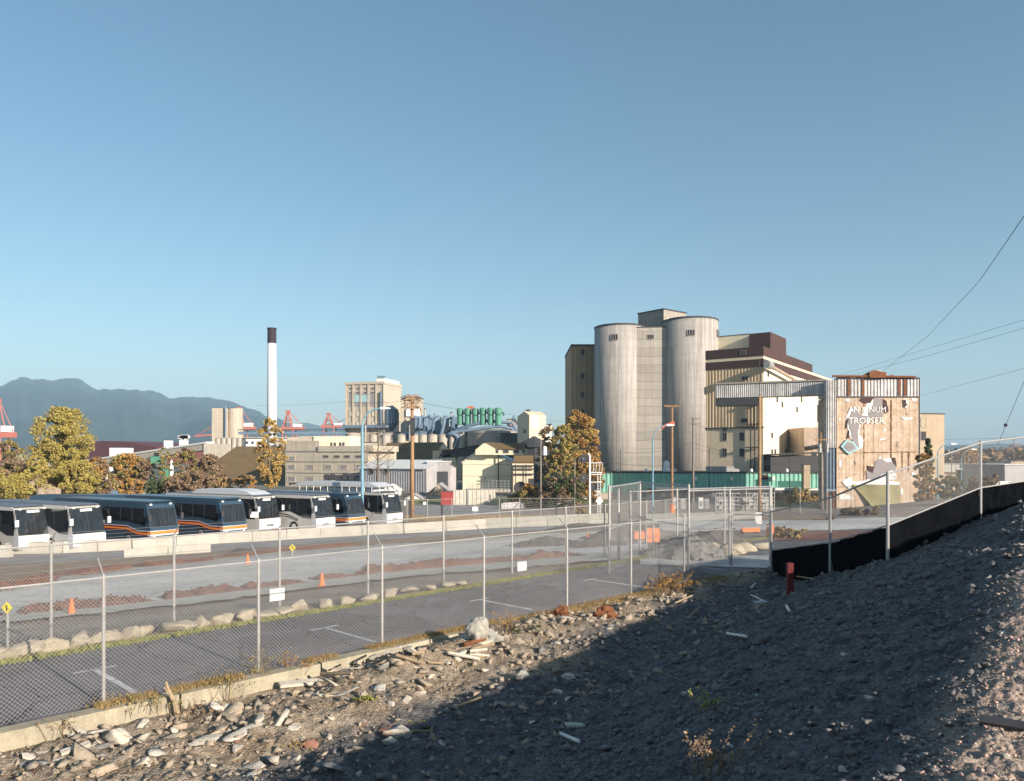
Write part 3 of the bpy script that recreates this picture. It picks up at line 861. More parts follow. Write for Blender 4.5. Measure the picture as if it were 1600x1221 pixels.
# ---------------------------------------------------------------- gravel spread
def scatter(name, label, n, region, sizes, m, seed, r0=2.6, r1=34, polar=True):
    rg = np.random.default_rng(seed)
    vars_ = [rock_mesh(500 + k, 0, .7, 7) for k in range(7)]
    th = rg.uniform(-44, 44, n); r = np.exp(rg.uniform(np.log(r0), np.log(r1), n))
    X = r * np.sin(np.radians(th)); Y = r * np.cos(np.radians(th))
    v, w = vw(X, Y); wc, _ = crest(v)
    keep = region(v, w, w - wc, rg.random(n)) & (v < 28.3)
    X, Y, r = X[keep], Y[keep], r[keep]
    s = sizes[0] * (sizes[1] / sizes[0]) ** (rg.random(len(X)) ** 2.2) * np.clip(r / 9, .75, 2.0)
    Z = HR(X, Y)
    allV, allF, off_ = [], [], 0
    which = rg.integers(0, 7, len(X))
    for k in range(7):
        V0, F0 = vars_[k]; idx = np.where(which == k)[0]
        if not len(idx): continue
        a = rg.uniform(0, 2 * PI, len(idx)); t = rg.normal(0, .5, len(idx))
        ca, sa, ct, st = np.cos(a), np.sin(a), np.cos(t), np.sin(t)
        x, y, z = V0[:, 0][None] * np.ones((len(idx), 1)), V0[:, 1][None] * np.ones((len(idx), 1)), V0[:, 2][None] * np.ones((len(idx), 1))
        y2 = y * ct[:, None] - z * st[:, None]; z2 = y * st[:, None] + z * ct[:, None]
        x3 = x * ca[:, None] - y2 * sa[:, None]; y3 = x * sa[:, None] + y2 * ca[:, None]
        S = s[idx][:, None]
        VV = np.stack([x3 * S + X[idx][:, None], y3 * S + Y[idx][:, None], z2 * S + (Z[idx] + s[idx] * .22)[:, None]], -1).reshape(-1, 3)
        FF = (F0[None] + (np.arange(len(idx)) * len(V0))[:, None, None]).reshape(-1, 3) + off_
        off_ += len(VV); allV.append(VV); allF.append(FF)
    o = npmesh(name, np.vstack(allV), np.vstack(allF), m)
    return stuff(o, label, 'gravel')
scatter('gravel', 'small broken stone and grit spread over the sunlit and shaded dirt', 42000, lambda v, w, t, q: (w < 14.45) & (t > 6.0) & (q < .35 + .65 * smooth(w, 10.5, 14)), (.012, .11), 'gravel_stuff', 21)
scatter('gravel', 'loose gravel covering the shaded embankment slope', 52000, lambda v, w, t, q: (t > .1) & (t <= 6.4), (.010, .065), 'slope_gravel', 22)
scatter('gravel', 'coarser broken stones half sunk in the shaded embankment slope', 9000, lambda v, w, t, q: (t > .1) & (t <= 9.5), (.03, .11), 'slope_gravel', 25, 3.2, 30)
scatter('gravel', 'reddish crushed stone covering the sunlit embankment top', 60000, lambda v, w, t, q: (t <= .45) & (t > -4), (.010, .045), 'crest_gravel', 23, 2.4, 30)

# ================================================================ THE BIG SILO COMPLEX
GZ = -6.3
def cyl_building(name, label, px, d, rpx, ytop, m, group=None, windows=()):
    r = rpx * d / F; cx = Xp(px, d)
    root = thing(name, label, 'silo', (cx, d, GZ), 0, group)
    top = Zp(ytop, d) - GZ
    MB().lathe(0, 0, [(r, 0), (r, top)], 96).build('wall', m, root, smooth=True)
    MB().lathe(0, 0, [(r + .12, top), (r + .12, top + .35), (r - .3, top + .5)], 72).build('roof', 'dark_roof', root)
    for wx, wy, ww_, wh in windows:
        a = math.asin(max(-1, min(1, (wx - px) / rpx)))
        dd = d - r * math.cos(a)
        z = Zp(wy, dd) - GZ; hw = ww_ / 2 * dd / F / max(.35, math.cos(a)); hh = wh / 2 * dd / F
        e = Vector((math.cos(a), math.sin(a))); n = Vector((math.sin(a), -math.cos(a)))
        def slab(mb, u0, u1, z0, z1, o):
            c0 = n * (r - .4); c1 = n * (r + o)
            pts = [c0 + e * u0, c1 + e * u0, c1 + e * u1, c0 + e * u1]
            mb.prism([(p.x, p.y) for p in pts], z0, z1)
        fr = MB(); slab(fr, -hw, hw, z + hh, z + hh + .12, .10); slab(fr, -hw, hw, z - hh - .14, z - hh, .14)
        for q in (-1, -.36, .36, 1): slab(fr, q * hw - .09, q * hw + .09, z - hh, z + hh, .08)
        f = fr.build('window', 'window_grey', root)
        g = MB(); slab(g, -hw + .09, hw - .09, z - hh, z + hh, .03); g.build('pane', 'window_dark', f)
    return root
sA = cyl_building('concrete_silo', 'tall round concrete silo at the left of the pair, beside the brown shaded building', 968, 209, 39, 514, 'silo_concrete', None, [(955, 527, 10, 8)])
sB = cyl_building('concrete_silo', 'tall round concrete silo at the right of the pair, nearest and widest', 1078.5, 205, 42.5, 504, 'silo_concrete', None, [(1070, 520, 11, 8), (1118, 522, 8, 9)])
fm = Frame('silo_link_wall', 'flat concrete wall with pour lines joining the two round silos', 'silo', 991, 203.4, 1041, 202.6, GZ)
MB().box(0, fm.W, 0, 12, 0, fm.z(512.5)).build('wall', 'link_concrete', fm.root)
MB().box(-.05, fm.W + .05, -.1, 12, fm.z(512.5), fm.z(511)).build('roof', 'dark_roof', fm.root)
fm.window(1011, 1022, 523, 530.5, mull=2)
fh = Frame('head_house', 'square concrete head house on top of the silo pair', 'head house', 997, 214, 1037, 207, 30)
MB().box(0, fh.W, 0, 9.5, 0, fh.z(491.2)).build('wall', 'old_concrete', fh.root)
MB().box(-.2, fh.W + .2, -.2, 9.7, fh.z(491.2), fh.z(489.6)).build('roof', 'dark_roof', fh.root)
fh.rect('door', 1042, 1044, 497, 508, 'white_dirty', c=fh.W, axis='u', out=.05)
# shaded brown building left of the silos
fl = Frame('tall_siding_building', 'tall brown ribbed building half in shade left of the round silos', 'building', 893, 217.5, 936, 217.5, GZ)
zt = fl.z(541)
mb = MB(); mb.box(0, fl.W + 2, .15, 26, 0, zt)
for k in range(9): mb.box(.15 + k * .98, .4 + k * .98, 0, .16, .3, zt - .3)
mb.build('wall', 'old_brown', fl.root)
MB().box(-.15, fl.W + 2.1, -.12, 26.2, zt, zt + .5).build('roof', 'dark_roof', fl.root)
for y in (545.5, 583, 612, 640): fl.window(907.5, 913, y, y + 10, c=0, mull=0)

# cream mill with stepped brown bands
fc = Frame('cream_mill', 'cream and tan mill building with dark brown bands right of the silos', 'mill', 1096, 199, 1192, 190, GZ)
D = 85.
za, zb_, zc_ = fc.z(655, 1192), fc.z(573, 1192), fc.z(549, 1192)
W = fc.W
MB().box(0, W, .0, D, 0, fc.z(668, 1192)).build('base_wall', 'cream', fc.root)
mb = MB(); ribbed(mb, (0, -.02), (W, -.02), fc.z(667.5, 1192), zb_, .8, .07); mb.box(0, W - .02, .0, D - .02, fc.z(668, 1192) + .002, zb_)
mb.build('siding', ['tan_siding'], fc.root)
# the bright side skin
MB().box(W, W + .15, 0, D, 0.01, zb_ - .1).build('side_wall', 'cream_side', fc.root)
lo_ = MB()
lo_.box(-.1, W + .22, -.22, D * .93, zb_ + .004, fc.z(561, 1192))
lo_.build('lower_band', 'brown_band', fc.root)
MB().box(-.1, W + .18, -.18, D * .93, fc.z(561, 1192) + .003, fc.z(556.5, 1192)).build('stripe', 'cream', fc.root)
MB().box(-.1, W + .22, -.22, D * .55, fc.z(556.5, 1192) + .003, fc.z(541.5, 1192)).build('upper_band', 'brown_band', fc.root)
MB().box(-4, W * .62, 8, 24, fc.z(541.4, 1192), fc.z(512.5, 1192)).build('penthouse', 'cream_side', fc.root)
MB().box(-4.1, W * .62 + .1, 7.9, 24.1, fc.z(512.4, 1192), fc.z(511.4, 1192)).build('penthouse_roof', 'dark_roof', fc.root)
MB().box(W * .66, W + .05, 6, 20, fc.z(541.4, 1192), fc.z(514, 1192)).build('stair_head', 'brown_band', fc.root)
for px, y, w_, h_ in ((1161, 548, 9, 6), (1164, 588, 10, 7), (1163, 654, 11, 7)): fc.window(px - w_ / 2, px + w_ / 2, y, y + h_, mull=1, c=-.22)
for px in (1132, 1159):
    for y in (676, 701): fc.window(px - 3.5, px + 4, y, y + 13, mull=1, c=0)
fc.window(1129, 1136, 667.5, 675, mull=1, c=-.0)
for px, y in ((1200, 580), (1214, 620), (1222, 628), (1245, 636), (1252, 620), (1206, 676), (1206, 702), (1211, 702), (1228, 702)):
    fc.window(px - 1.2, px + 1.2, y, y + 9, c=W + .15, axis='u', mull=0)
# ledges and downpipes
MB().box(-.1, W + .3, -.3, 0, fc.z(668.5, 1192), fc.z(667, 1192)).build('ledge', 'dark_metal', fc.root)
u1, _ = fc.hit(1174, 650)
mb = MB()
for du in (0, 1.0): mb.tube([(u1 + du, -.6, 6), (u1 + du, -.6, fc.z(622, 1174))], .17, 6)
for y in (633, 664, 700): mb.box(u1 - 1.2, u1 + 2.4, -.95, -.30, fc.z(y, 1174), fc.z(y, 1174) + .25)
mb.build('downpipe', 'dark_metal', fc.root)
# lower lean-to corner block and round duct on the roof side
ua, _ = fc.hit(1196, 655)
mb = MB(); 
za_ = fc.z(572, 1194)
mb.lathe(0, 0, [(1.0, 0), (1.0, 2.6)], 16); vs = [(W + .6, v[2] * 1.6 - 3.5, za_ + v[0]) if False else (W + 1.9 + v[1] * .8, v[2] * 1.4 - 3.2, za_ + v[0]) for v in mb.v]; mb.v = vs
mb.tube([(W + 1.9, .2, za_ - .2), (W + 1.9, 14, za_ - 1.2), (W + 1.8, 30, za_ - 2.4)], .42, 8, m=1)
mb.build('duct', ['galv', 'weathered_wall'], fc.root)

# small weathered buildings between mill and tower
f1 = Frame('weathered_shed', 'weathered pinkish factory wing behind, between the cream mill and the tower', 'building', 1254, 232, 1335, 236, GZ)
MB().box(0, f1.W, 0, 16, 0, f1.z(634)).build('wall', 'weathered_wall', f1.root)
MB().box(-.2, f1.W + .2, -.2, 16.2, f1.z(634), f1.z(632.6)).build('roof', 'dark_roof', f1.root)
f1.window(1255, 1268, 652, 661, mull=2)
MB().tube([(f1.hit(1279, 660)[0], -.4, f1.z(658)), (f1.hit(1279, 660)[0], -.4, f1.z(632))], .35, 6).build('downpipe', 'dark_metal', f1.root)
f2 = Frame('weathered_shed', 'lower stained wall block with a slanting roof left of the corrugated tower leg', 'building', 1257, 196, 1315, 196, GZ)
W2 = f2.W
mb = MB(); mb.extr([(0, 0), (W2, 0), (W2, f2.z(664)), (2.8, f2.z(668)), (0, f2.z(668))], 'y', 0, 14)
mb.build('wall', 'weathered_wall', f2.root)
mb = MB(); mb.extr([(0, f2.z(700)), (W2, f2.z(690)), (W2, f2.z(688)), (0, f2.z(698))], 'y', -3, 0); mb.build('canopy', 'dark_roof', f2.root)
f2.window(1268, 1276, 706, 717, mull=1)
f3 = Frame('brick_annex', 'dark red shaded brick annex wedged behind the cream mill corner', 'building', 1238, 210, 1262, 214, GZ)
MB().box(0, f3.W, 0, 12, 0, f3.z(671)).build('wall', 'maroon', f3.root)
MB().box(-.1, f3.W + .1, -.1, 12, f3.z(671), f3.z(669.5)).build('roof', 'dark_roof', f3.root)
f4 = Frame('dark_shed', 'low black open shed roof behind the green warehouse', 'shed', 1204, 186, 1300, 186, GZ)
MB().box(0, f4.W, 0, 7, 0, f4.z(712)).build('wall', 'dark_metal', f4.root)
mb = MB(); mb.extr([(-.3, f4.z(712)), (f4.W + .3, f4.z(708)), (f4.W + .3, f4.z(706)), (-.3, f4.z(710))], 'y', -1, 7.2); mb.build('roof', 'dark_roof', f4.root)

# green warehouse
fg = Frame('green_warehouse', 'long low green corrugated warehouse in front of the round silos', 'warehouse', 938, 186, 1336, 180, GZ)
zt, zb_ = fg.z(740, 1150), fg.z(777, 1150)
mb = MB(); ribbed(mb, (0, 0), (fg.W, 0), zb_ + .9, zt, 1.0, .16); mb.box(0, fg.W, .02, 14, zb_ + .9, zt - .02)
mb.build('wall', 'green_siding', fg.root)
MB().box(0, fg.W, .05, 14, 0, zb_ + .895).build('plinth', 'beige_block', fg.root)
MB().box(-.1, fg.W + .1, -.25, 14.2, zt, zt + .35).build('roof', 'dark_metal', fg.root)
u, _ = fg.hit(1022, 770)
mb = MB(); mb.box(u, fg.W, -4.5, -.2, fg.z(764, 1100), fg.z(761.5, 1100)); mb.box(u, fg.W, -4.6, -4.5, fg.z(764.5, 1100), fg.z(761, 1100)); mb.build('canopy', 'white_dirty', fg.root)
mb = MB(); ua_ = fg.hit(1012, 770)[0]; mb.extr([(-4.4, fg.z(765, 1100)), (-.3, fg.z(762.5, 1100) - .1), (-.3, fg.z(768, 1100)), (-4.4, fg.z(769, 1100))], 'x', ua_, fg.W - 1); mb.build('canopy_underside', 'dark_metal', fg.root)
for k in range(16):
    q = u + 3 + k * 3.6
    if q < fg.W: MB().tube([(q, -4.2, 0), (q, -4.2, fg.z(764, 1100))], .09, 6).build('canopy_post', 'dark_metal', fg.root)
fg.rect('panel', 1048.5, 1075, 742, 751, 'green_siding', out=.24, inn=-.165)
fg.rect('shutter', 1189, 1200, 742, 750, 'brown_band', out=.25)
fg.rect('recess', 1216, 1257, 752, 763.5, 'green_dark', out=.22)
for px in (1087, 1143, 1208): fg.rect('vent', px - 2, px + 2, 745, 751, 'white_dirty', out=.5)
for px, y in ((966, 738), (1010, 738), (1056, 738), (1176, 738), (1232, 738)):
    u, z = fg.hit(px, y); MB().lathe(u, 1.5, [(.35, zt + .3), (.35, zt + .9), (.15, zt + 1.1)], 8).build('roof_vent', 'white_dirty', fg.root)
u, z = fg.hit(1043, 738); MB().lathe(u, 2.5, [(.9, zt + .3), (.9, zt + 1.1), (.7, zt + 1.3), (.75, zt + 2.5), (.45, zt + 2.7), (.5, zt + 3.0)], 12).build('roof_stack', 'white_paint', fg.root)
u, z = fg.hit(1128, 732); mb = MB(); mb.box(u - 3, u + 3.4, 3, 5, zt + .34, zt + 1.6); mb.box(u + 3.4, u + 4.6, 3.2, 4.4, zt + .34, zt + 1.0); mb.build('roof_unit', 'grey_siding', fg.root)
for px in (1005, 1036, 1064, 1100, 1112, 1137, 1150): fg.rect('door', px - 3, px + 4, 768, 777, 'window_dark' if px % 2 else 'white_dirty', out=.1)
o_ = Frame('brown_pillar', 'plain brown square pillar standing before the green warehouse', 'pillar', 1256, 174, 1266, 174, GZ)
MB().box(0, o_.W, 0, 1.5, 0, o_.z(727)).build('shaft', 'taupe', o_.root); MB().box(-.05, o_.W + .05, -.05, 1.55, o_.z(727), o_.z(726)).build('cap', 'dark_metal', o_.root)

# conveyor gallery and tower with torn cladding
ft = Frame('torn_panel_tower', 'tall square tower with torn tan cladding, grey patches and faded white lettering', 'tower', 1307, 150, 1436, 150, GZ)
W = ft.W; zt = ft.z(592); zp = ft.z(620.5)
mb = MB(); mb.box(0, W, .3, 9, 0, zp); mb.build('wall', 'panel_tan', ft.root)
mb = MB()
npan = 9
for k in range(npan):
    mb.box(W * k / npan + .02, W * (k + 1) / npan - .02, 0.0 + .03 * (k % 2), .3, 0, zp - .15)
mb.build('cladding', 'panel_tan', ft.root)
mb = MB(); mb.box(-.12, 0, -.1, .4, 0, zt); mb.box(W, W + .15, -.1, 9, 0, zt + .2); mb.box(0, W, -.12, .25, zp - .12, zp + .12); mb.box(0, W, -.2, .3, zt - .05, zt + .25); mb.build('edge_trim', 'dark_metal', ft.root)
mb = MB(); ribbed(mb, (0, .1), (W, .1), zp + .12, zt - .05, .62, .14); mb.box(0, W, .25, 9, zp + .12, zt - .06); mb.build('corrugated_head', 'rusty_siding', ft.root)
for u in (2.1, 4.9, 11.9, 13.0): MB().box(u, u + .5, -.14, -.05, zp + .2, zt - .1).build('rust_strip', 'rust', ft.root)
MB().box(W + .2, W + .45, .4, 1.0, 4, zt).build('side_pipe', 'galv', ft.root)
mb = MB(); mb.tube([(-1, -.5, zt + .45), (W - 1, -.5, zt + .3)], .22, 6); mb.box(6.0, 9.2, -.9, .2, zt + .1, zt + 1.2); mb.tube([(5, -.3, zt + .6), (7, -.2, zt + 1.5), (8.6, -.2, zt + 1.2)], .14, 5); mb.build('top_machinery', 'rust', ft.root)
for k in range(9):
    u_ = random.uniform(.4, W - 1.6); mb = MB(); mb.extr([(u_, zt + .1), (u_ + random.uniform(.5, 1.2), zt + .1), (u_ + random.uniform(.3, 1.0), zt + random.uniform(.35, .8)), (u_ + .1, zt + random.uniform(.2, .6))], 'y', -.34 - .01 * k, -.33 - .01 * k + .02); mb.build('bent_sheet', random.choice(('rust', 'rusty_siding')), ft.root)
mb = MB(); mb.extr([(7.0, zt + 1.2), (8.4, zt + 1.85), (10.3, zt + 1.1), (10.3, zt + .3), (7.0, zt + .3)], 'y', 1, 4); mb.build('roof_hatch', 'weathered_wall', ft.root)
def patch(part, pts, m, y0=-.10, y1=.02):
    """ragged flat patch given in photo pixels on the tower front"""
    q = [ft.hit(px, py) for px, py in pts]
    # roughen outline
    out = []
    for i in range(len(q)):
        a, b = q[i], q[(i + 1) % len(q)]
        n = max(1, int(math.hypot(a[0] - b[0], a[1] - b[1]) / .35))
        for k in range(n):
            t = k / n; j = .07 if k else 0
            out.append((a[0] * (1 - t) + b[0] * t + random.uniform(-j, j), a[1] * (1 - t) + b[1] * t + random.uniform(-j, j)))
    bm = bmesh.new()
    f = bm.faces.new([bm.verts.new((u, y0, z)) for u, z in out])
    r = bmesh.ops.extrude_face_region(bm, geom=[f])
    for e in r['geom']:
        if isinstance(e, bmesh.types.BMVert): e.co.y = y1
    bmesh.ops.triangulate(bm, faces=bm.faces[:]); bmesh.ops.recalc_face_normals(bm, faces=bm.faces[:])
    me = bpy.data.meshes.new(part); bm.to_mesh(me); bm.free(); me.materials.append(M[m])
    o = bpy.data.objects.new(part, me); COL.objects.link(o); o.parent = ft.root; return o
S = lambda X, Y: (1290 + X * 160 / 814, 580 + Y * 240 / 1221)     # zoomed photo crop -> photo pixel
def PS(l): return [S(*p) for p in l]
W_ = lambda l, dy=-.06: patch('torn_backing', PS(l), 'panel_white', dy)
W_([(330, 250), (375, 215), (400, 330), (350, 350), (345, 420), (300, 400), (290, 350)])
W_([(165, 360), (200, 300), (260, 300), (275, 420), (265, 500), (300, 550), (295, 610), (255, 620), (215, 560), (190, 520), (160, 400)])
patch('grey_patch', PS([(385, 215), (450, 215), (455, 300), (450, 400), (400, 370), (330, 370), (345, 310), (365, 300)]), 'panel_grey', -.11)
patch('grey_patch', PS([(205, 320), (240, 310), (290, 360), (345, 355), (340, 390), (275, 400), (255, 480), (265, 610), (215, 560), (200, 480), (175, 410)]), 'panel_grey', -.12)
patch('dark_hole', PS([(285, 208), (380, 208), (355, 255), (300, 255), (268, 235)]), 'brown_band', -.13)
patch('dark_hole', PS([(452, 222), (485, 240), (497, 320), (480, 338), (450, 300)]), 'brown_band', -.14)
patch('dark_hole', PS([(178, 370), (170, 450), (155, 460), (160, 400)]), 'brown_band', -.15)
patch('dark_hole', PS([(185, 470), (190, 530), (165, 540)]), 'brown_band', -.15)
patch('torn_backing', PS([(610, 235), (635, 218), (662, 250), (640, 300), (615, 275)]), 'panel_white', -.09)
patch('dark_hole', PS([(612, 232), (632, 226), (640, 262), (655, 262), (622, 290)]), 'brown_band', -.16)
patch('hanging_flap', PS([(115, 600), (160, 545), (215, 560), (262, 620), (185, 665), (160, 650)]), 'aqua', -.35, -.2)
patch('hanging_flap', PS([(140, 600), (170, 565), (205, 575), (235, 615), (185, 640)]), 'panel_grey', -.42, -.36)
W_([(325, 890), (330, 830), (400, 840), (420, 700), (430, 670), (445, 700), (530, 690), (560, 860), (495, 870), (500, 900)])
patch('grey_patch', PS([(325, 860), (322, 790), (380, 790), (395, 715), (420, 700), (450, 700), (490, 725), (545, 715), (555, 770), (540, 800), (470, 830), (420, 855), (390, 868)]), 'panel_grey', -.11)
patch('dark_hole', PS([(328, 752), (385, 765), (372, 812), (335, 795)]), 'brown_band', -.14)
patch('dark_hole', PS([(520, 690), (552, 690), (562, 760), (535, 730)]), 'brown_band', -.15)
patch('torn_backing', PS([(375, 875), (430, 830), (530, 785), (568, 850), (520, 830), (440, 860)]), 'panel_white', -.2, -.12)
patch('torn_backing', PS([(130, 880), (185, 840), (215, 880), (330, 875), (480, 870), (585, 885), (580, 905), (210, 905), (185, 935), (150, 905)]), 'panel_white', -.17)
patch('torn_backing', PS([(680, 810), (700, 805), (728, 845), (690, 835)]), 'panel_white', -.1)
patch('torn_backing', PS([(110, 975), (180, 985), (235, 1020), (105, 1020)]), 'panel_white', -.1)
patch('torn_backing', PS([(150, 225), (190, 225), (180, 240), (160, 240)]), 'panel_white', -.08)
patch('torn_backing', PS([(225, 712), (245, 730), (240, 745)]), 'panel_grey', -.08)
for pts in (((440, 535), (478, 528), (470, 545), (425, 552)), ((590, 360), (640, 372), (690, 366), (688, 384), (620, 388)), ((100, 380), (118, 372), (112, 400)), ((680, 215), (722, 222), (716, 240), (690, 236)), ((112, 700), (128, 720), (120, 770), (106, 760)), ((470, 445), (482, 470), (455, 478)), ((600, 930), (614, 940), (606, 985), (594, 975)), ((640, 1060), (700, 1050), (690, 1072))):
    patch('torn_backing', PS(pts), 'panel_white', -.075)
for pts in (((245, 430), (268, 440), (262, 470), (240, 462)), ((560, 560), (590, 556), (585, 610), (566, 600)), ((640, 330), (668, 336), (660, 352), (642, 348))):
    patch('grey_patch', PS(pts), 'weathered_wall', -.07)
for x in (305, 521, 608, 660):   # vertical rust runs on the panel joints
    w0 = 4
    patch('rust_streak', PS([(x - w0, 230 if x < 600 else 640), (x + w0, 230 if x < 600 else 640), (x + 2, 880 if x < 600 else 800), (x - 2, 880 if x < 600 else 800)]), 'rust', -.045)
patch('rust_streak', PS([(100, 650), (740, 640), (740, 645), (100, 656)]), 'rust', -.05)
# loose sheet hanging off the bottom: curled away from the wall
q = [ft.hit(*S(x, y)) for x, y in ((205, 900), (585, 905), (592, 1110), (420, 1180))]
V_ = []; n1, n2 = 14, 10
for i in range(n1):
    for j in range(n2):
        a, b = i / (n1 - 1), j / (n2 - 1)
        u = (q[0][0] * (1 - b) + q[3][0] * b) * (1 - a) + (q[1][0] * (1 - b) + q[2][0] * b) * a
        z = (q[0][1] * (1 - b) + q[3][1] * b) * (1 - a) + (q[1][1] * (1 - b) + q[2][1] * b) * a
        V_.append((u, -.25 - 1.5 * b * b * (1 - .8 * a) + .12 * math.sin(a * 9), z + .4 * math.sin(b * 3.1) * (1 - a)))
mb = MB(); mb.add(V_, [(i * n2 + j, i * n2 + j + 1, (i + 1) * n2 + j + 1, (i + 1) * n2 + j) for i in range(n1 - 1) for j in range(n2 - 1)]); mb.build('loose_sheet', 'olive_sheet', ft.root, smooth=True)
patch('graffiti', PS([(400, 1080), (425, 1060), (440, 1085), (470, 1040), (478, 1075), (450, 1110), (420, 1100)]), 'crane_red', -1.55, -1.5)
for txt, x, y, sz in (("AN & NUM", 178, 330, 62), ("TROPSER,", 178, 418, 66)):
    vs, fs = glyphs(txt, 1.0); wmax = max(v[0] for v in vs)
    u0, z0 = ft.hit(*S(x, y)); s_ = sz * (240 / 1221) * 150 / F
    wide = (475 - 178) * (160 / 814) * 150 / F
    mb = MB(); mb.add([(u0 + v[0] / wmax * wide, -.19 - v[2] * .5, z0 + v[1] * s_ * 1.05) for v in vs], fs); mb.build('lettering', 'panel_white', ft.root)
# corrugated leg at its left
fw = Frame('corrugated_leg', 'narrow corrugated metal shaft on stilts joined to the left of the torn tower', 'tower', 1291.5, 149.5, 1306, 149.5, GZ)
mb = MB(); ribbed(mb, (0, 0), (fw.W, 0), fw.z(700), fw.z(594), .42, .14); mb.box(0, fw.W, .02, 1.2, fw.z(700), fw.z(594) - .02); mb.build('shaft', 'rusty_siding', fw.root)
mb = MB()
for u in (.1, .75, 1.35): mb.box(u, u + .28, .2, .5, fw.z(767), fw.z(700)); 
mb.box(-.05, fw.W + .02, .1, 3, fw.z(768), fw.z(765)); mb.build('column', 'blue_steel', fw.root)  # dark blue puts the shade on the lower leg into the colour
mb = MB()
for u in (.1, 1.3): mb.box(u, u + .35, .2, .5, 0, fw.z(768))
mb.build('stilt', 'rust', fw.root)
fv = Frame('conveyor_gallery', 'long corrugated conveyor gallery bridging from the silos to the torn tower', 'gallery', 1118, 160, 1292, 152, 0)
W = fv.W; z0, z1 = fv.z(620, 1200), fv.z(598.5, 1200)
mb = MB(); ribbed(mb, (0, 0), (W, 0), z0, z1, .4, .06); mb.box(0, W, .02, 3.4, z0 + .01, z1 - .02); mb.build('siding', 'rusty_siding', fv.root)
MB().box(-.1, W + .1, -.3, 3.7, z1, z1 + .3).build('roof', 'old_concrete', fv.root)
u2 = fv.hit(1187, 620)[0]
MB().box(0, u2, .1, 3.3, fv.z(634, 1150), z0).build('underside_girder', 'dark_metal', fv.root)
# tan block to the right of the tower
f5 = Frame('tan_block', 'plain tan block building standing right behind the torn tower', 'building', 1405, 210, 1475.5, 214, GZ)
MB().box(0, f5.W, 0, 20, 0, f5.z(646.5)).build('wall', 'taupe', f5.root)
MB().box(-.2, f5.W + .2, -.2, 20.2, f5.z(646.5), f5.z(645)).build('roof', 'dark_roof', f5.root)
f5.window(1438, 1447, 653, 668, mull=0, glass='taupe'); f5.window(1438, 1447, 674, 689, mull=0)

# ================================================================ THE FAR INDUSTRIAL PLANT
GZ2 = -6.3
def simple(name, label, cat, px0, px1, ytop, d, depth, m, roof='dark_roof', rt=1.2, d1=None, base=GZ2, group=None):
    f = Frame(name, label, cat, px0, d, px1, d1 or d, base, group)
    MB().box(0, f.W, 0, depth, 0, f.z(ytop, px1)).build('wall', m, f.root)
    if roof: MB().box(-.2, f.W + .2, -.2, depth + .2, f.z(ytop, px1), f.z(ytop - rt, px1)).build('roof', roof, f.root)
    return f
# chimney
cx, cd = Xp(424.8, 320), 320
ch = thing('chimney', 'very tall slim white smokestack with a black top', 'chimney', (cx, cd, GZ2))
h0, h1 = Zp(537, cd) - GZ2, Zp(513, cd) - GZ2
MB().lathe(0, 0, [(2.15, 0), (1.75, h0)], 32).build('shaft', 'chimney_white', ch, smooth=True)
mb = MB(); mb.lathe(0, 0, [(1.80, h0 + .01), (1.76, h1 - .4), (1.95, h1 - .4), (1.95, h1)], 32); mb.build('cap', 'chimney_black', ch)
# elevator
fe = Frame('grain_elevator', 'tall tan grain elevator with blue faded logo patch, far left of centre', 'grain elevator', 540, 406, 600, 400, GZ2)
zt = fe.z(600, 600)
MB().box(0, fe.W, 0, 22, 0, zt).build('wall', 'beige_block', fe.root)
mb = MB()
for k in range(6):
    u = fe.W * k / 5; mb.box(max(0, u - .5), min(fe.W, u + .5), -.45, 0, 10, zt - .1)
mb.box(-.3, fe.W + .3, -.6, 22.3, zt, zt + 1.2); mb.build('buttress', 'beige_block', fe.root)
fe.rect('faded_logo_patch', 554, 563.5, 617.5, 628.5, 'aqua', out=.25); fe.rect('faded_logo_patch', 565, 578, 617.5, 628.5, 'aqua', out=.3)
fe.rect('grey_band', 545.5, 587, 614, 635.5, 'panel_grey', out=.1)
for y in (606, 612.5):
    for px in (546, 557, 569, 580): fe.window(px, px + 7.5, y, y + 2.6, c=-.1, mull=3)
for y in (643, 659):
    for px in (546, 557, 581): fe.window(px, px + 5, y, y + 8, c=-.1, mull=0, glass='cream')
MB().box(fe.W * .76, fe.W - .4, 2, 20, zt + 1.2, fe.z(591, 600)).build('penthouse', 'white_dirty', fe.root)
mb = MB()
for k in range(14):
    u = fe.W * .76 + k * .3; mb.tube([(u, 3, fe.z(591, 600)), (u + .2, 3, fe.z(587, 600) + random.uniform(-.3, .5))], .08, 3)
mb.box(fe.W * .76, fe.W - .4, 2.8, 3, fe.z(588.2, 600), fe.z(587.6, 600)); mb.build('antennas', 'dark_metal', fe.root)
MB().tube([(fe.W - 1.3, -1, 20), (fe.W - 1.3, -1, fe.z(612, 600))], .5, 8).build('downpipe', 'blue_steel', fe.root)
MB().box(-.5, fe.W + 3, -3.5, -.7, fe.z(669, 600), fe.z(664.5, 600)).build('pipe_rack', 'blue_steel', fe.root)
MB().box(3, fe.W - 4, -3, -.5, 0, fe.z(676, 600)).build('base_block', 'taupe', fe.root)
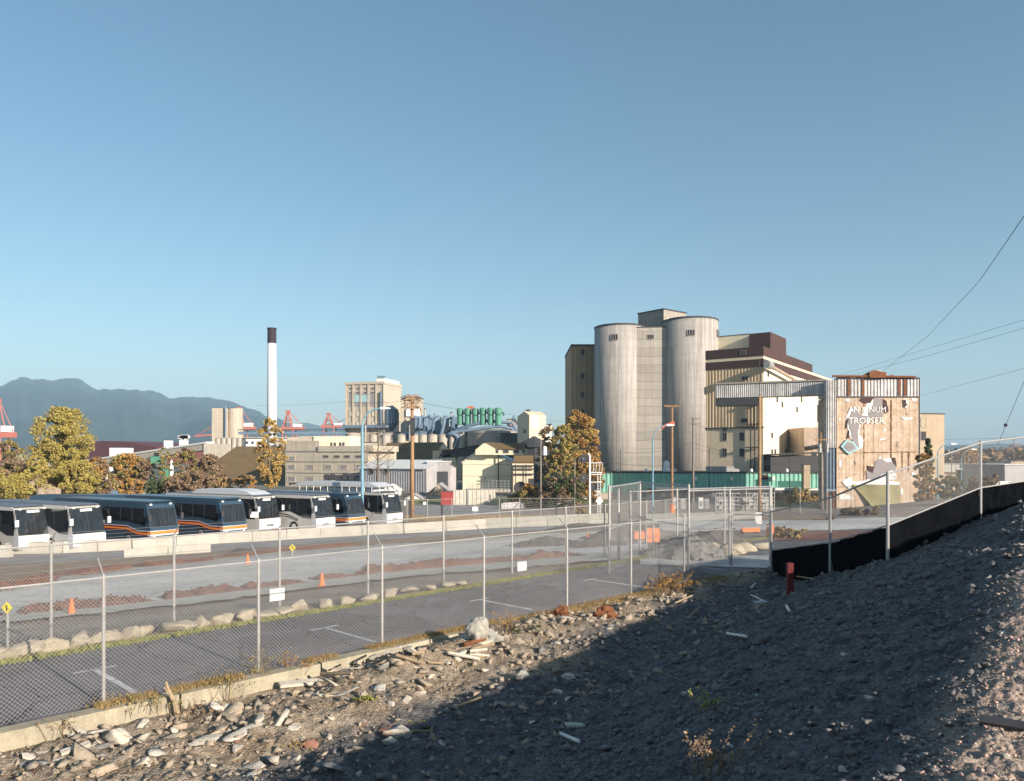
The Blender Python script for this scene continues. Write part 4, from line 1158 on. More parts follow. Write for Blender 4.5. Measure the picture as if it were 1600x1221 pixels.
# dark hopper beside it and second tower
f6 = simple('elevator_tower', 'shorter concrete elevator tower just left of the wooden utility pole', 'elevator tower', 626, 657, 622, 392, 12, 'beige_block')
mb = MB(); mb.box(0, .9, -.4, 0, 10, f6.z(622)); mb.box(2.3, 3.1, -.4, 0, 10, f6.z(622)); mb.build('buttress', 'beige_block', f6.root)
f6.rect('white_box', 635, 656, 640, 651, 'white_paint', out=1.2)
mb = MB(); 
for k in range(8): mb.tube([(k * 1.2, 2, f6.z(622)), (k * 1.2 + .3, 2, f6.z(617.5) + random.uniform(-.4, .8))], .12, 3)
mb.box(1, 9, 1.8, 2.2, f6.z(619.6), f6.z(618.8)); mb.build('antennas', 'dark_metal', f6.root)
mb = MB(); c = Vector(P(612, 650, 402)); mb.lathe(c.x, c.y, [(.6, c.z - 8), (3.6, c.z - 4), (3.6, c.z + 3), (1, c.z + 5)], 14); tag(mb.build('steel_hopper', 'blue_steel'), 'dark blue steel hopper between the two tan elevators', 'hopper')
# blue ductwork
dk = thing('duct_rack', 'tangle of blue steel dust ducts and pipes between the elevator and the green cyclones', 'ductwork', P(700, 700, 375)[:2] + (GZ2,))
dl = Vector(dk.location)
def ppath(l, d): return [tuple(Vector(P(x, y, d)) - dl) for x, y in l]
for l, r, d in (([(655, 689), (700, 688), (712, 684), (713, 664), (720, 660), (727, 664), (729, 690)], 1.0, 376), ([(620, 681), (690, 682), (698, 676), (699, 656), (706, 652)], 1.1, 380),
                ([(686, 652), (678, 658), (676, 672), (664, 678), (625, 679)], 1.0, 372), ([(701, 697), (703, 680), (712, 672), (760, 658), (800, 661), (806, 672), (815, 680)], .9, 366),
                ([(690, 697), (692, 684), (706, 676), (780, 666), (800, 670), (806, 680)], .9, 362), ([(712, 698), (716, 684), (709, 678), (700, 680)], 1.0, 360),
                ([(682, 698), (683, 684), (690, 678), (694, 660), (694, 652)], 1.0, 364), ([(659, 672), (664, 666), (663, 654), (670, 650), (676, 654)], .9, 384),
                ([(800, 655), (812, 662), (826, 672)], .7, 372), ([(795, 664), (803, 650), (808, 664)], .6, 378), ([(648, 684), (655, 664), (656, 652)], .8, 384)):
    MB().tube(ppath(l, d), r * .85, 8).build('duct', 'blue_steel', dk, smooth=True)
mb = MB()
for px in range(648, 712, 12):
    a = Vector(P(px, 652, 384)) - dl; mb.box(a.x - 1.4, a.x + 1.4, a.y, a.y + 5, a.z - 8, a.z); mb.lathe(a.x, a.y + 2, [(1.4, a.z), (.9, a.z + .9)], 10)
mb.build('filter_house', 'blue_steel', dk)
a = Vector(P(735, 674, 374)) - dl; b = Vector(P(812, 668, 374)) - dl
mb = MB()
for k in range(22):
    t = k / 21; x = a.x + (b.x - a.x) * t; mb.box(x - .12, x + .12, a.y, a.y + .2, a.z - 2.2, a.z + 1)
mb.box(a.x - 12, b.x, a.y, a.y + .25, a.z + .8, a.z + 1.05); mb.box(a.x - 12, b.x, a.y, a.y + 4, a.z - 2.4, a.z - 2.1); mb.build('walkway', 'dark_metal', dk)
MB().box(a.x - 14, b.x, a.y + 5, a.y + 12, a.z - 8, a.z - 3).build('platform', 'dark_roof', dk)
mb = MB()
for k in range(60):
    p = Vector(P(random.uniform(590, 700), random.uniform(655, 690), random.uniform(365, 390))) - dl
    q_ = Vector((random.uniform(-5, 5), 0, random.uniform(-.6, .6))) if k % 2 else Vector((random.uniform(-.4, .4), 0, random.uniform(-5, 5)))
    MB().tube([p, p + q_], .17, 4).build('small_pipe', 'dark_metal', dk)
# green cyclones
for k in range(6):
    px = 719 + k * 11.9; d = 372 - k * 2; c = P(px, 664, d); top = Zp(637.5 + (.8 if k < 3 else 0), d)
    t = thing('green_cyclone', '%s of the six green dust cyclones on the plant roof' % ('leftmost', 'second from left', 'third from left', 'third from right', 'second from right', 'rightmost')[k], 'cyclone', (c[0], d, c[2] - .5), 0, 'green cyclones in a row')
    hh = top - c[2] + .5; r = 5.1 * d / F
    MB().lathe(0, 0, [(r * .95, .4), (r, hh * .55), (r, hh * .56)], 18).build('lower_drum', 'green_paint', t)
    MB().lathe(0, 0, [(r * .75, hh * .565), (r * 1.08, hh * .64), (r * 1.08, hh * .93), (r * .8, hh)], 18).build('upper_drum', 'green_paint', t)
    MB().tube([(r * .9, 0, hh * .75), (r * 1.6, 0, hh * .72), (r * 1.7, 0, hh * .55)], .45, 6).build('side_duct', 'green_dark', t)
c = P(735, 640, 380); mb = MB(); mb.box(c[0] - 1.6, c[0] + 1.6, c[1], c[1] + 2, c[2], c[2] + 1.6); mb.tube([(c[0] - .9, c[1], c[2] - 6), (c[0] - .9, c[1], c[2] + .4)], .25, 5); mb.tube([(c[0] + .9, c[1], c[2] - 6), (c[0] + .9, c[1], c[2] + .4)], .25, 5)
tag(mb.build('red_bin', 'crane_red'), 'small red bin standing above the green cyclones', 'bin')
# row of small silos
for k, (px, rp) in enumerate(((603, 7), (627, 6.5), (648, 6), (661, 6.5), (676, 7.5), (692, 6.5), (707, 5), (721, 6.5), (736, 6.5), (583, 6))):
    d = 362; t = thing('small_silo', ('second', 'third', 'fourth', 'fifth', 'sixth', 'seventh', 'eighth', 'ninth', 'tenth', 'first')[k] + ' from left of the low pale silos below the blue ducts', 'silo', (Xp(px, d), d, GZ2), 0, 'row of low silos below the ducts')
    h = Zp(681.5, d) - GZ2; r = rp * d / F
    MB().lathe(0, 0, [(r, 0), (r, h)], 20).build('drum', 'concrete', t); MB().lathe(0, 0, [(r * 1.03, h), (r * .9, h + .6), (.3, h + 1.1)], 20).build('roof', 'old_concrete', t)
d = 352; t = thing('storage_tank', 'wide round concrete tank right of the low silos', 'tank', (Xp(771, d), d + 6, GZ2))
h = Zp(677, d) - GZ2; MB().lathe(0, 0, [(11.5, 0), (11.5, h)], 40).build('drum', 'old_concrete', t); MB().lathe(0, 0, [(11.8, h), (11.4, h + .8), (2, h + 2.0)], 40).build('roof', 'old_concrete', t)
simple('dark_blue_shed', 'dark shaded shed wall right of the round concrete tank', 'shed', 784, 812, 678, 345, 10, 'dark_roof')
# cream head tower right of cyclones
f7 = Frame('cream_tower', 'narrow cream tower with a peaked top left of the autumn trees', 'tower', 808.5, 336, 827, 326, GZ2)
mb = MB(); zt = f7.z(647, 827); mb.extr([(0, 0), (16, 0), (16, zt), (8, zt + 1.5), (0, zt)], 'x', 0, f7.W) if False else mb.extr([(0, 0), (f7.W, 0), (f7.W, zt - .6), (f7.W * .6, zt + 1.3), (0, zt - .6)], 'y', 0, 8)
mb.build('wall', 'cream', f7.root)
f7.rect('white_panel', 829, 841, 649, 668, 'white_paint', c=f7.W, axis='u', out=.1, inn=0.); f7.window(818, 822, 671, 677, mull=0)
mb = MB(); mb.box(5, 6.5, 2, 3, zt + 1, zt + 2.2); mb.tube([(3.5, 2, zt + 2), (7, 2, zt + 1.6)], .15, 4); mb.build('roof_gear', 'dark_metal', f7.root)
# pyramidal dark roof
d = 300; px = 836
t = thing('round_roof_shed', 'shed under a dark pyramid roof behind the cream sheds', 'shed', (Xp(px, d), d + 10, GZ2)); h = Zp(699, d) - GZ2
MB().lathe(0, 0, [(8.6, 0), (8.6, h)], 8).build('wall', 'dark_roof', t); MB().lathe(0, 0, [(9.6, h), (1.2, Zp(683, d) - GZ2), (.8, Zp(681, d) - GZ2)], 8).build('roof', 'dark_roof', t)

def gable(name, label, px0, px1, yeave, yridge, d, depth, m, roofm, cat='shed', d1=None, windows=(), base=GZ2, peak=None):
    """gable end faces the viewer"""
    f = Frame(name, label, cat, px0, d, px1, d1 or d, base); W = f.W
    ze, zr = f.z(yeave, (px0 + px1) / 2), f.z(yridge, (px0 + px1) / 2)
    pk = W / 2 if peak is None else f.hit(peak, yridge)[0]
    mb = MB(); mb.extr([(0, 0), (W, 0), (W, ze), (pk, zr), (0, ze)], 'y', 0, depth); mb.build('wall', m, f.root)
    t = .25; mb = MB()
    mb.extr([(-.3, ze - .05), (pk, zr + .03), (pk, zr + .03 + t), (-.3, ze + t)], 'y', -.3, depth + .3)
    mb.extr([(W + .3, ze - .05), (W + .3, ze + t), (pk + .004, zr + .03 + t), (pk + .004, zr + .03)], 'y', -.3, depth + .3)
    mb.build('roof', roofm, f.root)
    for w_ in windows: f.window(*w_)
    return f
def long_roof(name, label, px0, px1, yeave, yridge, d, depth, m, roofm, cat='shed', d1=None, base=GZ2, windows=(), hip=0.):
    """eave faces the viewer, ridge parallel to the front"""
    f = Frame(name, label, cat, px0, d, px1, d1 or d, base); W = f.W
    pc = (px0 + px1) / 2; ze = f.z(yeave, pc); zr = f.hit(pc, yridge, 'v', depth / 2)[1]
    mb = MB(); mb.extr([(0, 0), (depth, 0), (depth, ze), (depth / 2, zr - .1), (0, ze)], 'x', 0.05, W - .05) if not hip else mb.box(0, W, 0, depth, 0, ze)
    mb.build('wall', m, f.root)
    mb = MB(); t = .2; hp = hip * W
    vs = [(-.3, -.4, ze), (W + .3, -.4, ze), (W + .3 - hp, depth / 2, zr + t), (-.3 + hp, depth / 2, zr + t), (W + .3, depth + .4, ze), (-.3, depth + .4, ze), (-.3, -.4, ze - t), (W + .3, -.4, ze - t), (W + .3, depth + .4, ze - t), (-.3, depth + .4, ze - t)]
    mb.add(vs, [(0, 1, 2, 3), (3, 2, 4, 5), (1, 4, 2), (5, 0, 3), (0, 6, 7, 1), (1, 7, 8, 4), (4, 8, 9, 5), (5, 9, 6, 0), (9, 8, 7, 6)])
    mb.build('roof', roofm, f.root)
    for w_ in windows: f.window(*w_)
    return f
# left sheds and silos
d = 420
f8 = Frame('twin_silo_block', 'plain grey concrete silo block left of the smokestack', 'silo', 331, d, 352, d, GZ2)
MB().box(0, f8.W, 0, 9, 0, f8.z(638)).build('wall', 'beige_block', f8.root)
r = 11.5 * d / F; MB().lathe(f8.W + r * .75, 7, [(r, 0), (r, f8.z(637.5))], 28).build('drum', 'beige_block', f8.root)
MB().tube([(f8.W + .5, -1.2, f8.z(684)), (f8.W + .5, -1.2, f8.z(634))], .4, 6).build('downpipe', 'blue_steel', f8.root)
mb = MB()
for k in range(9): mb.tube([(k * 1.5, 3, f8.z(638)), (k * 1.5, 3, f8.z(635.5) + .5 * math.sin(k))], .12, 3)
mb.build('roof_rail', 'dark_metal', f8.root)
for k in range(8):
    px = 341 + k * 8.3; dd = 392; t = thing('small_silo', '%s from left of the low grey silos above the big brown roof' % ('first', 'second', 'third', 'fourth', 'fifth', 'sixth', 'seventh', 'eighth')[k], 'silo', (Xp(px, dd), dd, GZ2), 0, 'left row of low silos above the brown roof')
    h = Zp(685.5, dd) - GZ2; r = 4.1 * dd / F
    MB().lathe(0, 0, [(r, 0), (r, h)], 16).build('drum', 'concrete', t); MB().lathe(0, 0, [(r * 1.04, h), (r * .5, h + .5)], 16).build('roof', 'old_concrete', t)
f9 = Frame('pipe_bridge', 'long flat pipe bridge and gallery running behind the smokestack', 'pipe bridge', 372, 405, 542, 405, 0)
z0 = f9.z(679, 450); mb = MB(); mb.box(0, f9.W, 0, 3, z0, z0 + 1.3); mb.build('deck', 'blue_steel', f9.root)
mb = MB()
for k in range(40): u = f9.W * k / 39; mb.box(u - .1, u + .1, 0, .2, z0 + 1.3, z0 + 2.6)
mb.box(0, f9.W, .3, .5, z0 + 2.4, z0 + 2.7); mb.build('railing', 'dark_metal', f9.root)
MB().box(4, f9.W - 8, -4, -.5, -6.3, z0 - 1.6).build('long_wall', 'beige_block', f9.root)
# big brown hipped shed
fb = Frame('brown_storage_shed', 'huge sloping brown roof storage shed left of centre', 'shed', 296, 300, 452, 288, GZ2)
W = fb.W; zr = fb.z(697, 380); ze = fb.z(757, 380)
mb = MB(); vs = [(-2, -.5, ze), (W, -.5, ze), (W, 16, zr), (9.5, 16, zr), (W, 34, ze), (-2, 34, ze)]
mb.add(vs, [(0, 1, 2, 3), (3, 2, 4, 5), (5, 0, 3), (1, 4, 2)]); mb.build('roof', 'brown_roof', fb.root)
MB().box(0, W - .2, .3, 33, 0, ze - .01).build('wall', 'taupe', fb.root)
fb.rect('open_bay', 340, 365, 759, 768, 'window_dark')
# inclined gallery to the left
ig = thing('inclined_gallery', 'long sloping conveyor gallery descending to the left behind the small trees', 'gallery', (Xp(200, 330), 330, GZ2))
def quad_strip(mb, a, b, h, dep, m=0):
    a, b = Vector(a), Vector(b); e = (b - a); n = Vector((-e.y, e.x, 0)).normalized() * dep; u = Vector((0, 0, h))
    mb.add([a, b, b + n, a + n, a + u, b + u, b + n + u, a + n + u], [(0, 1, 5, 4), (1, 2, 6, 5), (2, 3, 7, 6), (3, 0, 4, 7), (4, 5, 6, 7), (3, 2, 1, 0)], m)
L0 = Vector(ig.location)
a_, b_ = Vector(P(150, 728, 350)) - L0, Vector(P(322, 703, 320)) - L0
mb = MB(); quad_strip(mb, a_, b_, 2.6, 4); mb.build('wall', 'concrete', ig)
mb = MB(); quad_strip(mb, a_ + Vector((0, -.4, 2.62)), b_ + Vector((0, -.4, 2.62)), .7, 4.8); mb.build('roof', 'white_dirty', ig)
mb = MB(); c = Vector(P(245, 715, 331)) - L0; mb.box(c.x - 1, c.x + 1, c.y - .6, c.y, c.z - .2, c.z + 2); mb.build('window', 'window_dark', ig)
MB().box(b_.x - 1, b_.x + 7, b_.y, b_.y + 8, 0, b_.z + 2.5).build('end_house', 'concrete', ig)
t = thing('loading_hopper', 'green hopper on legs below the sloping gallery', 'hopper', (Xp(245, 300), 300, GZ2)); c = Zp(725, 300) - GZ2
MB().box(-2.4, 2.4, 0, 3, c, c + 2.8).build('bin', 'green_paint', t)
for x, y in ((-2.2, .2), (2.2, .2), (-2.2, 2.8), (2.2, 2.8)): MB().box(x - .15, x + .15, y - .15, y + .15, 0, c).build('leg', 'green_dark', t)
c = P(258, 735, 298); mb = MB(); mb.box(c[0] - .9, c[0] + .9, c[1], c[1] + 2, GZ2, c[2] + 1.6); tag(mb.build('green_cabinet', 'green_paint'), 'small green cabinet right of the green hopper', 'cabinet')
c = P(268, 735, 299); mb = MB(); mb.lathe(c[0], c[1], [(.7, GZ2), (.7, c[2] + 2.4), (.2, c[2] + 4)], 10); tag(mb.build('white_tank', 'white_paint'), 'small upright white tank beside the green cabinet', 'tank')
# white roof boxes and gear on the gallery
f = Frame('white_roof_hut', 'small white hut with a black cap on the sloping gallery', 'hut', 256, 345, 266, 345, 0); MB().box(0, f.W, 0, 3, f.z(702), f.z(688.5)).build('wall', 'white_paint', f.root); MB().box(-.1, f.W + .1, -.1, 3.1, f.z(688.5), f.z(687.4)).build('roof', 'dark_roof', f.root)
f = Frame('white_gear_hut', 'white hut with bulky white machinery on its roof', 'hut', 280, 345, 290, 345, 0); MB().box(0, f.W, 0, 3, f.z(702), f.z(688)).build('wall', 'white_paint', f.root)
mb = MB()
for k in range(9): mb.box(-1 + random.uniform(0, 4), .2 + random.uniform(.6, 4.6), 0, 1.5, f.z(688) + random.uniform(0, 1.8), f.z(685) + random.uniform(.3, 1.6))
mb.build('machinery', 'white_dirty', f.root)
# maroon long roof far left
f = Frame('long_maroon_roof', 'long low curved maroon roof below the mountain', 'warehouse', 120, 640, 245, 600, GZ2)
mb = MB(); n = 16; prof = []
for k in range(n + 1): t_ = k / n; prof.append((f.W * t_, f.z(697, 180) - 2 + 6 * math.sin(PI * (t_ * .75 + .22)) ))
prof = [(0, 8)] + prof + [(f.W, 4)]
mb.extr(prof, 'y', 0, 50); mb.build('roof', 'maroon', f.root)
MB().box(3, f.W - 10, -.5, -.02, 0, 7.8).build('wall', 'taupe', f.root)
simple('white_hall', 'small white flat hall left of the sloping gallery roof', 'hall', 171, 196, 700, 470, 10, 'white_paint')
simple('beige_wall_block', 'long beige wall half hidden by the left trees', 'building', -60, 84, 745, 210, 12, 'weathered_wall', 'old_concrete')
simple('beige_wall_block', 'low grey roofed block between the left trees and the cranes', 'building', -80, 70, 724, 300, 20, 'taupe', 'old_concrete')
# office block with cream penthouse
fo = Frame('plant_office', 'three storey beige concrete plant building with grey windows, centre left', 'building', 446, 262, 575, 250, GZ2)
W = fo.W
MB().box(0, W, 0, 18, 0, fo.z(706, 540)).build('wall', 'beige_block', fo.root)
u0 = fo.hit(498, 700)[0]
MB().box(0, u0, .2, 17, fo.z(706, 540) + .004, fo.z(689, 470)).build('upper_wall', 'beige_block', fo.root)
MB().box(u0, W + 2, -.4, 16, fo.z(706, 540) + .004, fo.z(697, 540)).build('upper_gallery', 'beige_block', fo.root)
MB().box(-.1, W + .2, -.25, 0, fo.z(706, 540), fo.z(704.8, 540)).build('ledge', 'window_grey', fo.root)
MB().box(-.05, W + .2, -.22, 0, fo.z(722, 540), fo.z(721.2, 540)).build('ledge', 'window_grey', fo.root)
MB().box(-.05, W + .2, -.22, 0, fo.z(740, 540), fo.z(739.2, 540)).build('ledge', 'window_grey', fo.root)
for y in (726, 744.5, 759.5):
    for px in (449, 478, 506, 530, 555):
        if y > 750 and px > 480: continue
        fo.window(px, px + 12.5, y, y + 8.5, mull=0, glass='window_grey', frame='beige_block')
fo.window(449, 461, 713, 720.5, mull=0, glass='window_grey', frame='beige_block')
for px in (505, 522, 538, 556): fo.window(px, px + 9, 711.5, 716, c=-.0, mull=2)
fp_ = Frame('cream_rooftop_block', 'bright cream rooftop block with three pairs of dark windows', 'building', 490, 264, 547, 262, 0)
MB().box(0, fp_.W, 0, 10, fp_.z(702.5, 540), fp_.z(683, 510)).build('wall', 'cream_side', fp_.root)
MB().box(-.1, fp_.W + .1, -.15, 10.1, fp_.z(683, 510), fp_.z(681.8, 510)).build('roof', 'white_dirty', fp_.root)
for px in (501.5, 507, 516, 521.5, 530, 535): fp_.window(px, px + 3.6, 691.5, 698, mull=1)
fq = Frame('grey_rooftop_block', 'taller plain beige rooftop block left of the cream one', 'building', 467, 266, 490, 265, 0)
MB().box(0, fq.W, -.5, 11, fq.z(706, 480), fq.z(682, 480)).build('wall', 'beige_block', fq.root); MB().box(-.2, fq.W + .1, -.7, -.5, fq.z(706, 480), fq.z(705, 480)).build('ledge', 'dark_metal', fq.root)
pl_ = Frame('pipe_run', 'dark pipe run with valves along the front of the plant building', 'pipes', 452, 246, 520, 243, 0)
mb = MB(); mb.tube([(0, 0, pl_.z(756, 480)), (pl_.W, 0, pl_.z(756, 480))], .3, 6)
for k in range(5): mb.box(k * 3, k * 3 + .5, -.3, .3, pl_.z(758.5, 480), pl_.z(754.5, 480))
mb.build('pipe', 'dark_metal', pl_.root)
pl_ = Frame('pipe_run', 'higher black pipe run with clustered valves near the blue lamp pole', 'pipes', 506, 240, 700, 232, 0)
mb = MB(); zz = pl_.z(745, 600); mb.tube([(0, 0, zz), (pl_.W, 0, zz)], .32, 6); mb.tube([(0, 1, zz - .9), (12, 1, zz - .9)], .25, 6)
for k in range(5): mb.box(.3 + k * 2, 1.6 + k * 2, -.5, .5, zz - 1.2, zz + random.uniform(.2, 1.2))
mb.build('pipe', 'dark_metal', pl_.root)
mb = MB()
for k in range(6): u = 12 + k * 4.6; mb.box(u, u + .5, -.4, .4, zz - 1.6, zz + .6); mb.tube([(u - 1.4, 0, zz - 1.2), (u, 0, zz - .4), (u + 1.6, 0, zz - 1.2)], .12, 4)
mb.build('bracket', 'white_dirty', pl_.root)
# brown gable roofs behind
f = Frame('brown_roof_shed', 'brown roofed shed with a cream gable end behind the utility pole', 'shed', 584, 300, 672, 284, GZ2)
W = f.W; ze = f.z(722, 640); zr = f.hit(640, 693, 'v', 8)[1]
mb = MB(); mb.extr([(0, 0), (16, 0), (16, ze), (8, zr), (0, ze)], 'x', 0, W); mb.build('wall', 'cream', f.root)
mb = MB(); mb.add([(-.3, -.4, ze), (W - .2, -.4, ze), (W - .2, 8, zr + .3), (-.3, 8, zr + .3), (W - .2, 16.4, ze), (-.3, 16.4, ze)], [(0, 1, 2, 3), (3, 2, 4, 5)]); mb.build('roof', 'brown_roof', f.root)
simple('cream_annex', 'small cream annex with one window right of the brown roof', 'shed', 676, 699, 704, 280, 8, 'cream', 'brown_roof').window(687, 690, 709, 713, mull=0)
# grey metal shed
f = Frame('grey_metal_shed', 'long grey corrugated metal shed behind the tall wooden pole', 'shed', 562, 236, 667, 222, GZ2)
W = f.W; ze = f.z(732, 620); zr = f.hit(620, 719.5, 'v', 7)[1]
mb = MB(); mb.extr([(0.02, 0), (14, 0), (14, ze), (7, zr), (0.02, ze)], 'x', 0, W); ribbed(mb, (0, 0), (W, 0), 0, ze, .9, .10); mb.build('wall', 'grey_siding', f.root)
mb = MB(); mb.add([(-.3, -.5, ze), (W + .3, -.5, ze), (W + .3, 7, zr + .2), (-.3, 7, zr + .2), (W + .3, 14.4, ze), (-.3, 14.4, ze), (-.3, -.5, ze - .2), (W + .3, -.5, ze - .2)], [(0, 1, 2, 3), (3, 2, 4, 5), (0, 6, 7, 1)]); mb.build('roof', 'white_dirty', f.root)
f.window(577, 583.5, 732.5, 741, mull=0, c=-.1); f.window(600, 606, 732.5, 741, mull=0, c=-.1, glass='brown_band'); f.window(624, 631, 770, 773, mull=1, c=-.1)
f = simple('grey_lean_to', 'grey lean-to with a black open bay right of the metal shed', 'shed', 667, 701, 722, 226, 10, 'grey_siding', 'white_dirty'); f.rect('open_bay', 673, 700, 737, 769, 'dark_roof', out=.1); f.rect('open_bay', 667, 700, 757, 770, 'dark_roof', out=.13)
gable('small_grey_hut', 'small grey gabled hut beside the red container', 665, 708, 776, 757, 205, 8, 'weathered_wall', 'grey_siding')
gable('small_white_gable', 'small white gabled dormer above the bus roofs', 598, 622, 768, 759, 200, 6, 'white_dirty', 'white_dirty')
long_roof('grey_low_shed', 'low grey roofed shed directly behind the white buses', 520, 610, 768, 757, 204, 10, 'taupe', 'grey_siding')
# cream big gable with steps
f = gable('cream_shed', 'large cream metal shed with a broad gable facing the road', 723, 799, 724, 701, 232, 16, 'cream_side', 'white_dirty', d1=230, peak=752)
for y in (726, 744): MB().box(0, f.W, -.06, 0, f.z(y + .5, 760), f.z(y, 760)).build('seam', 'window_grey', f.root)
f.rect('vent', 757, 759, 746.5, 748.5, 'dark_metal')
f = Frame('cream_conveyor_house', 'raised cream conveyor house with four windows above the cream shed', 'conveyor house', 744, 229.6, 819, 227, 0)
W = f.W; z0 = f.z(711, 780); ze = f.z(701, 780)
uu = f.hit(767, 700)[0]
mb = MB(); mb.extr([(0, z0), (uu * 1.3, z0), (uu * 1.3, ze), (uu * .55, f.z(693, 757)), (0, ze - .4)], 'y', -1.0, 6); mb.build('gable_end', 'cream_side', f.root)
MB().box(uu * 1.3 + .01, W, 0, 6, z0, ze).build('wall', 'cream_side', f.root)
mb = MB(); mb.add([(uu * .7, -.5, ze + .1), (W + .2, -.5, ze - .3), (W + .2, 3, ze + 1.5), (uu * .5, 3, ze + 1.9), (uu * .7, -.5, ze - .05), (W + .2, -.5, ze - .45), (W + .2, 6.5, ze - .2), (uu * .5, 6.5, ze)], [(0, 1, 2, 3), (4, 5, 1, 0), (3, 2, 6, 7)]); mb.build('roof', 'brown_roof', f.root)
for px in (770, 786, 802, 816): f.window(px, px + (9 if px < 810 else 4), 703, 708.5, mull=3)
mb = MB()
for u in (W * .45, W * .98): mb.box(u - .15, u + .15, 1, 1.3, -6.3, z0)
mb.build('stilt', 'dark_metal', f.root)
f = simple('cream_machine_house', 'cream machine house with pipes and a dark upper floor left of the autumn trees', 'building', 800, 835, 724, 222, 8, 'cream', 'brown_roof')
MB().box(.5, f.W, -.02, 8, f.z(722, 820), f.z(712, 820)).build('upper_floor', 'brown_roof', f.root)
mb = MB()
for y in (728, 733, 741): mb.tube([(0, -.8, f.z(y, 820)), (f.W, -.8, f.z(y, 820))], .18, 5)
for u in (1, 4): mb.tube([(u, -.8, 0), (u, -.8, f.z(726, 820))], .14, 5)
mb.build('pipes', 'dark_metal', f.root); f.rect('open_bay', 826, 836, 748, 768, 'dark_roof', out=.15)
f = Frame('black_sloping_gallery', 'black sloping conveyor gallery left of the cream shed', 'gallery', 690, 262, 748, 262, 0)
mb = MB(); mb.extr([(0, f.z(716)), (f.W * .75, f.z(712) - .2), (f.W, f.z(696) - 3), (f.W, f.z(697)), (0, f.z(707))], 'y', 0, 5); mb.build('wall', 'dark_roof', f.root)
mb = MB(); mb.extr([(0, f.z(707)), (f.W, f.z(697)), (f.W, f.z(695)), (0, f.z(705))], 'y', -.4, 5.4); mb.build('roof', 'brown_band', f.root)
f = Frame('scaffold_stairs', 'grey steel scaffold stairs and railings on the low terrace before the cream shed', 'scaffold', 731, 222, 796, 222, GZ2)
mb = MB()
for px in (731, 738, 746, 754, 763, 770, 776, 783, 789, 795):
    u = f.hit(px, 760)[0]; mb.box(u - .05, u + .05, 0, .1, 0, f.z(752 if px > 762 else 757))
for y in (757, 761, 764): mb.box(0, f.W, 0, .08, f.z(y), f.z(y) + .1)
mb.box(f.hit(765, 750)[0], f.W, 0, .08, f.z(752), f.z(752) + .1); mb.build('frame', 'galv', f.root)
MB().box(-1, f.W + 2, .5, 4, 0, f.z(765)).build('terrace', 'concrete', f.root)
# dish, container, walls
d = 200; t = thing('round_dish', 'dark round dish standing behind the pale slatted wall', 'dish', (Xp(813, d), d, GZ2)); z = Zp(763, d) - GZ2
mb = MB(); mb.lathe(0, 0, [(.2, 0), (1.2, .15), (1.75, .5)], 20); mb.v = [(v[0], -v[2] * .6 - .2 + v[1] * .0, z + v[1]) for v in mb.v]; mb.build('bowl', 'dark_roof', t); MB().tube([(0, .2, 0), (0, .1, z)], .12, 6).build('mast', 'dark_metal', t)
f = Frame('red_container', 'red corrugated shipping container beside the pale slatted wall', 'container', 689, 164, 708.5, 164, Zp(789, 164) - .2)
mb = MB(); ribbed(mb, (0, 0), (f.W, 0), .1, f.z(770), .3, .07); mb.box(0, f.W, .01, 6, 0, f.z(769.5)); mb.build('body', 'container_red', f.root)
f = Frame('pale_slat_wall', 'pale cream vertical slatted boundary wall right of the red container', 'wall', 708.5, 164, 774, 167, Zp(792, 164) - .3)
mb = MB(); ribbed(mb, (0, 0), (f.W, 0), 0, f.z(766, 740), .9, .12); mb.box(0, f.W, .02, .3, 0, f.z(765.6, 740)); mb.build('slats', 'white_concrete', f.root)
f = Frame('grey_slat_fence', 'grey vertical slatted fence running right to the grey steel box', 'fence', 783, 150, 862, 160, Zp(808, 152))
mb = MB(); ribbed(mb, (0, 0), (f.W, 0), 0, f.z(784, 820), .55, .10); mb.box(0, f.W, .02, .08, 0, f.z(784.4, 820)); mb.build('slats', 'grey_siding', f.root)
f = Frame('grey_steel_box', 'tall grey steel cabinet at the end of the slatted fence', 'cabinet', 860, 156, 883, 156, Zp(806, 156))
MB().box(0, f.W, 0, 3, 0, f.z(775)).build('body', 'grey_siding', f.root); MB().box(-.1, f.W + .1, -.1, 3.1, f.z(775), f.z(774.2)).build('lid', 'grey_siding', f.root)
f = Frame('white_slat_fence', 'thin white picket fence between the trees and the signal mast', 'fence', 876, 178, 937, 184, GZ2 + .2)
mb = MB()
for k in range(26): u = f.W * k / 25; mb.box(u - .07, u + .07, 0, .08, 0, f.z(766 + (k % 2), 905))
mb.box(0, f.W, .08, .14, f.z(770, 905), f.z(770, 905) + .12); mb.box(0, f.W, .08, .14, f.z(780, 905), f.z(780, 905) + .12); mb.build('pickets', 'white_dirty', f.root)
# low pale sheds behind the bus roofs at the left
gable('pale_low_shed', 'left low pale gabled shed behind the bus roofs', 150, 224, 776, 762, 150, 14, 'white_concrete', 'concrete', peak=212)
gable('pale_low_shed', 'right low pale gabled shed behind the bus roofs', 220, 262, 770, 761.5, 156, 14, 'cream', 'concrete', peak=250)
f = Frame('blue_small_roof', 'small blue metal canopy roof behind the bus roofs', 'canopy', 140, 135, 166, 135, GZ2)
mb = MB(); mb.extr([(0, f.z(775)), (1, f.z(768.5)), (f.W - .6, f.z(768.5)), (f.W, f.z(775))], 'y', 0, 6); mb.build('roof', 'blue_steel', f.root); MB().box(.2, f.W - .2, .3, 5.5, 0, f.z(775.2)).build('wall', 'dark_metal', f.root)
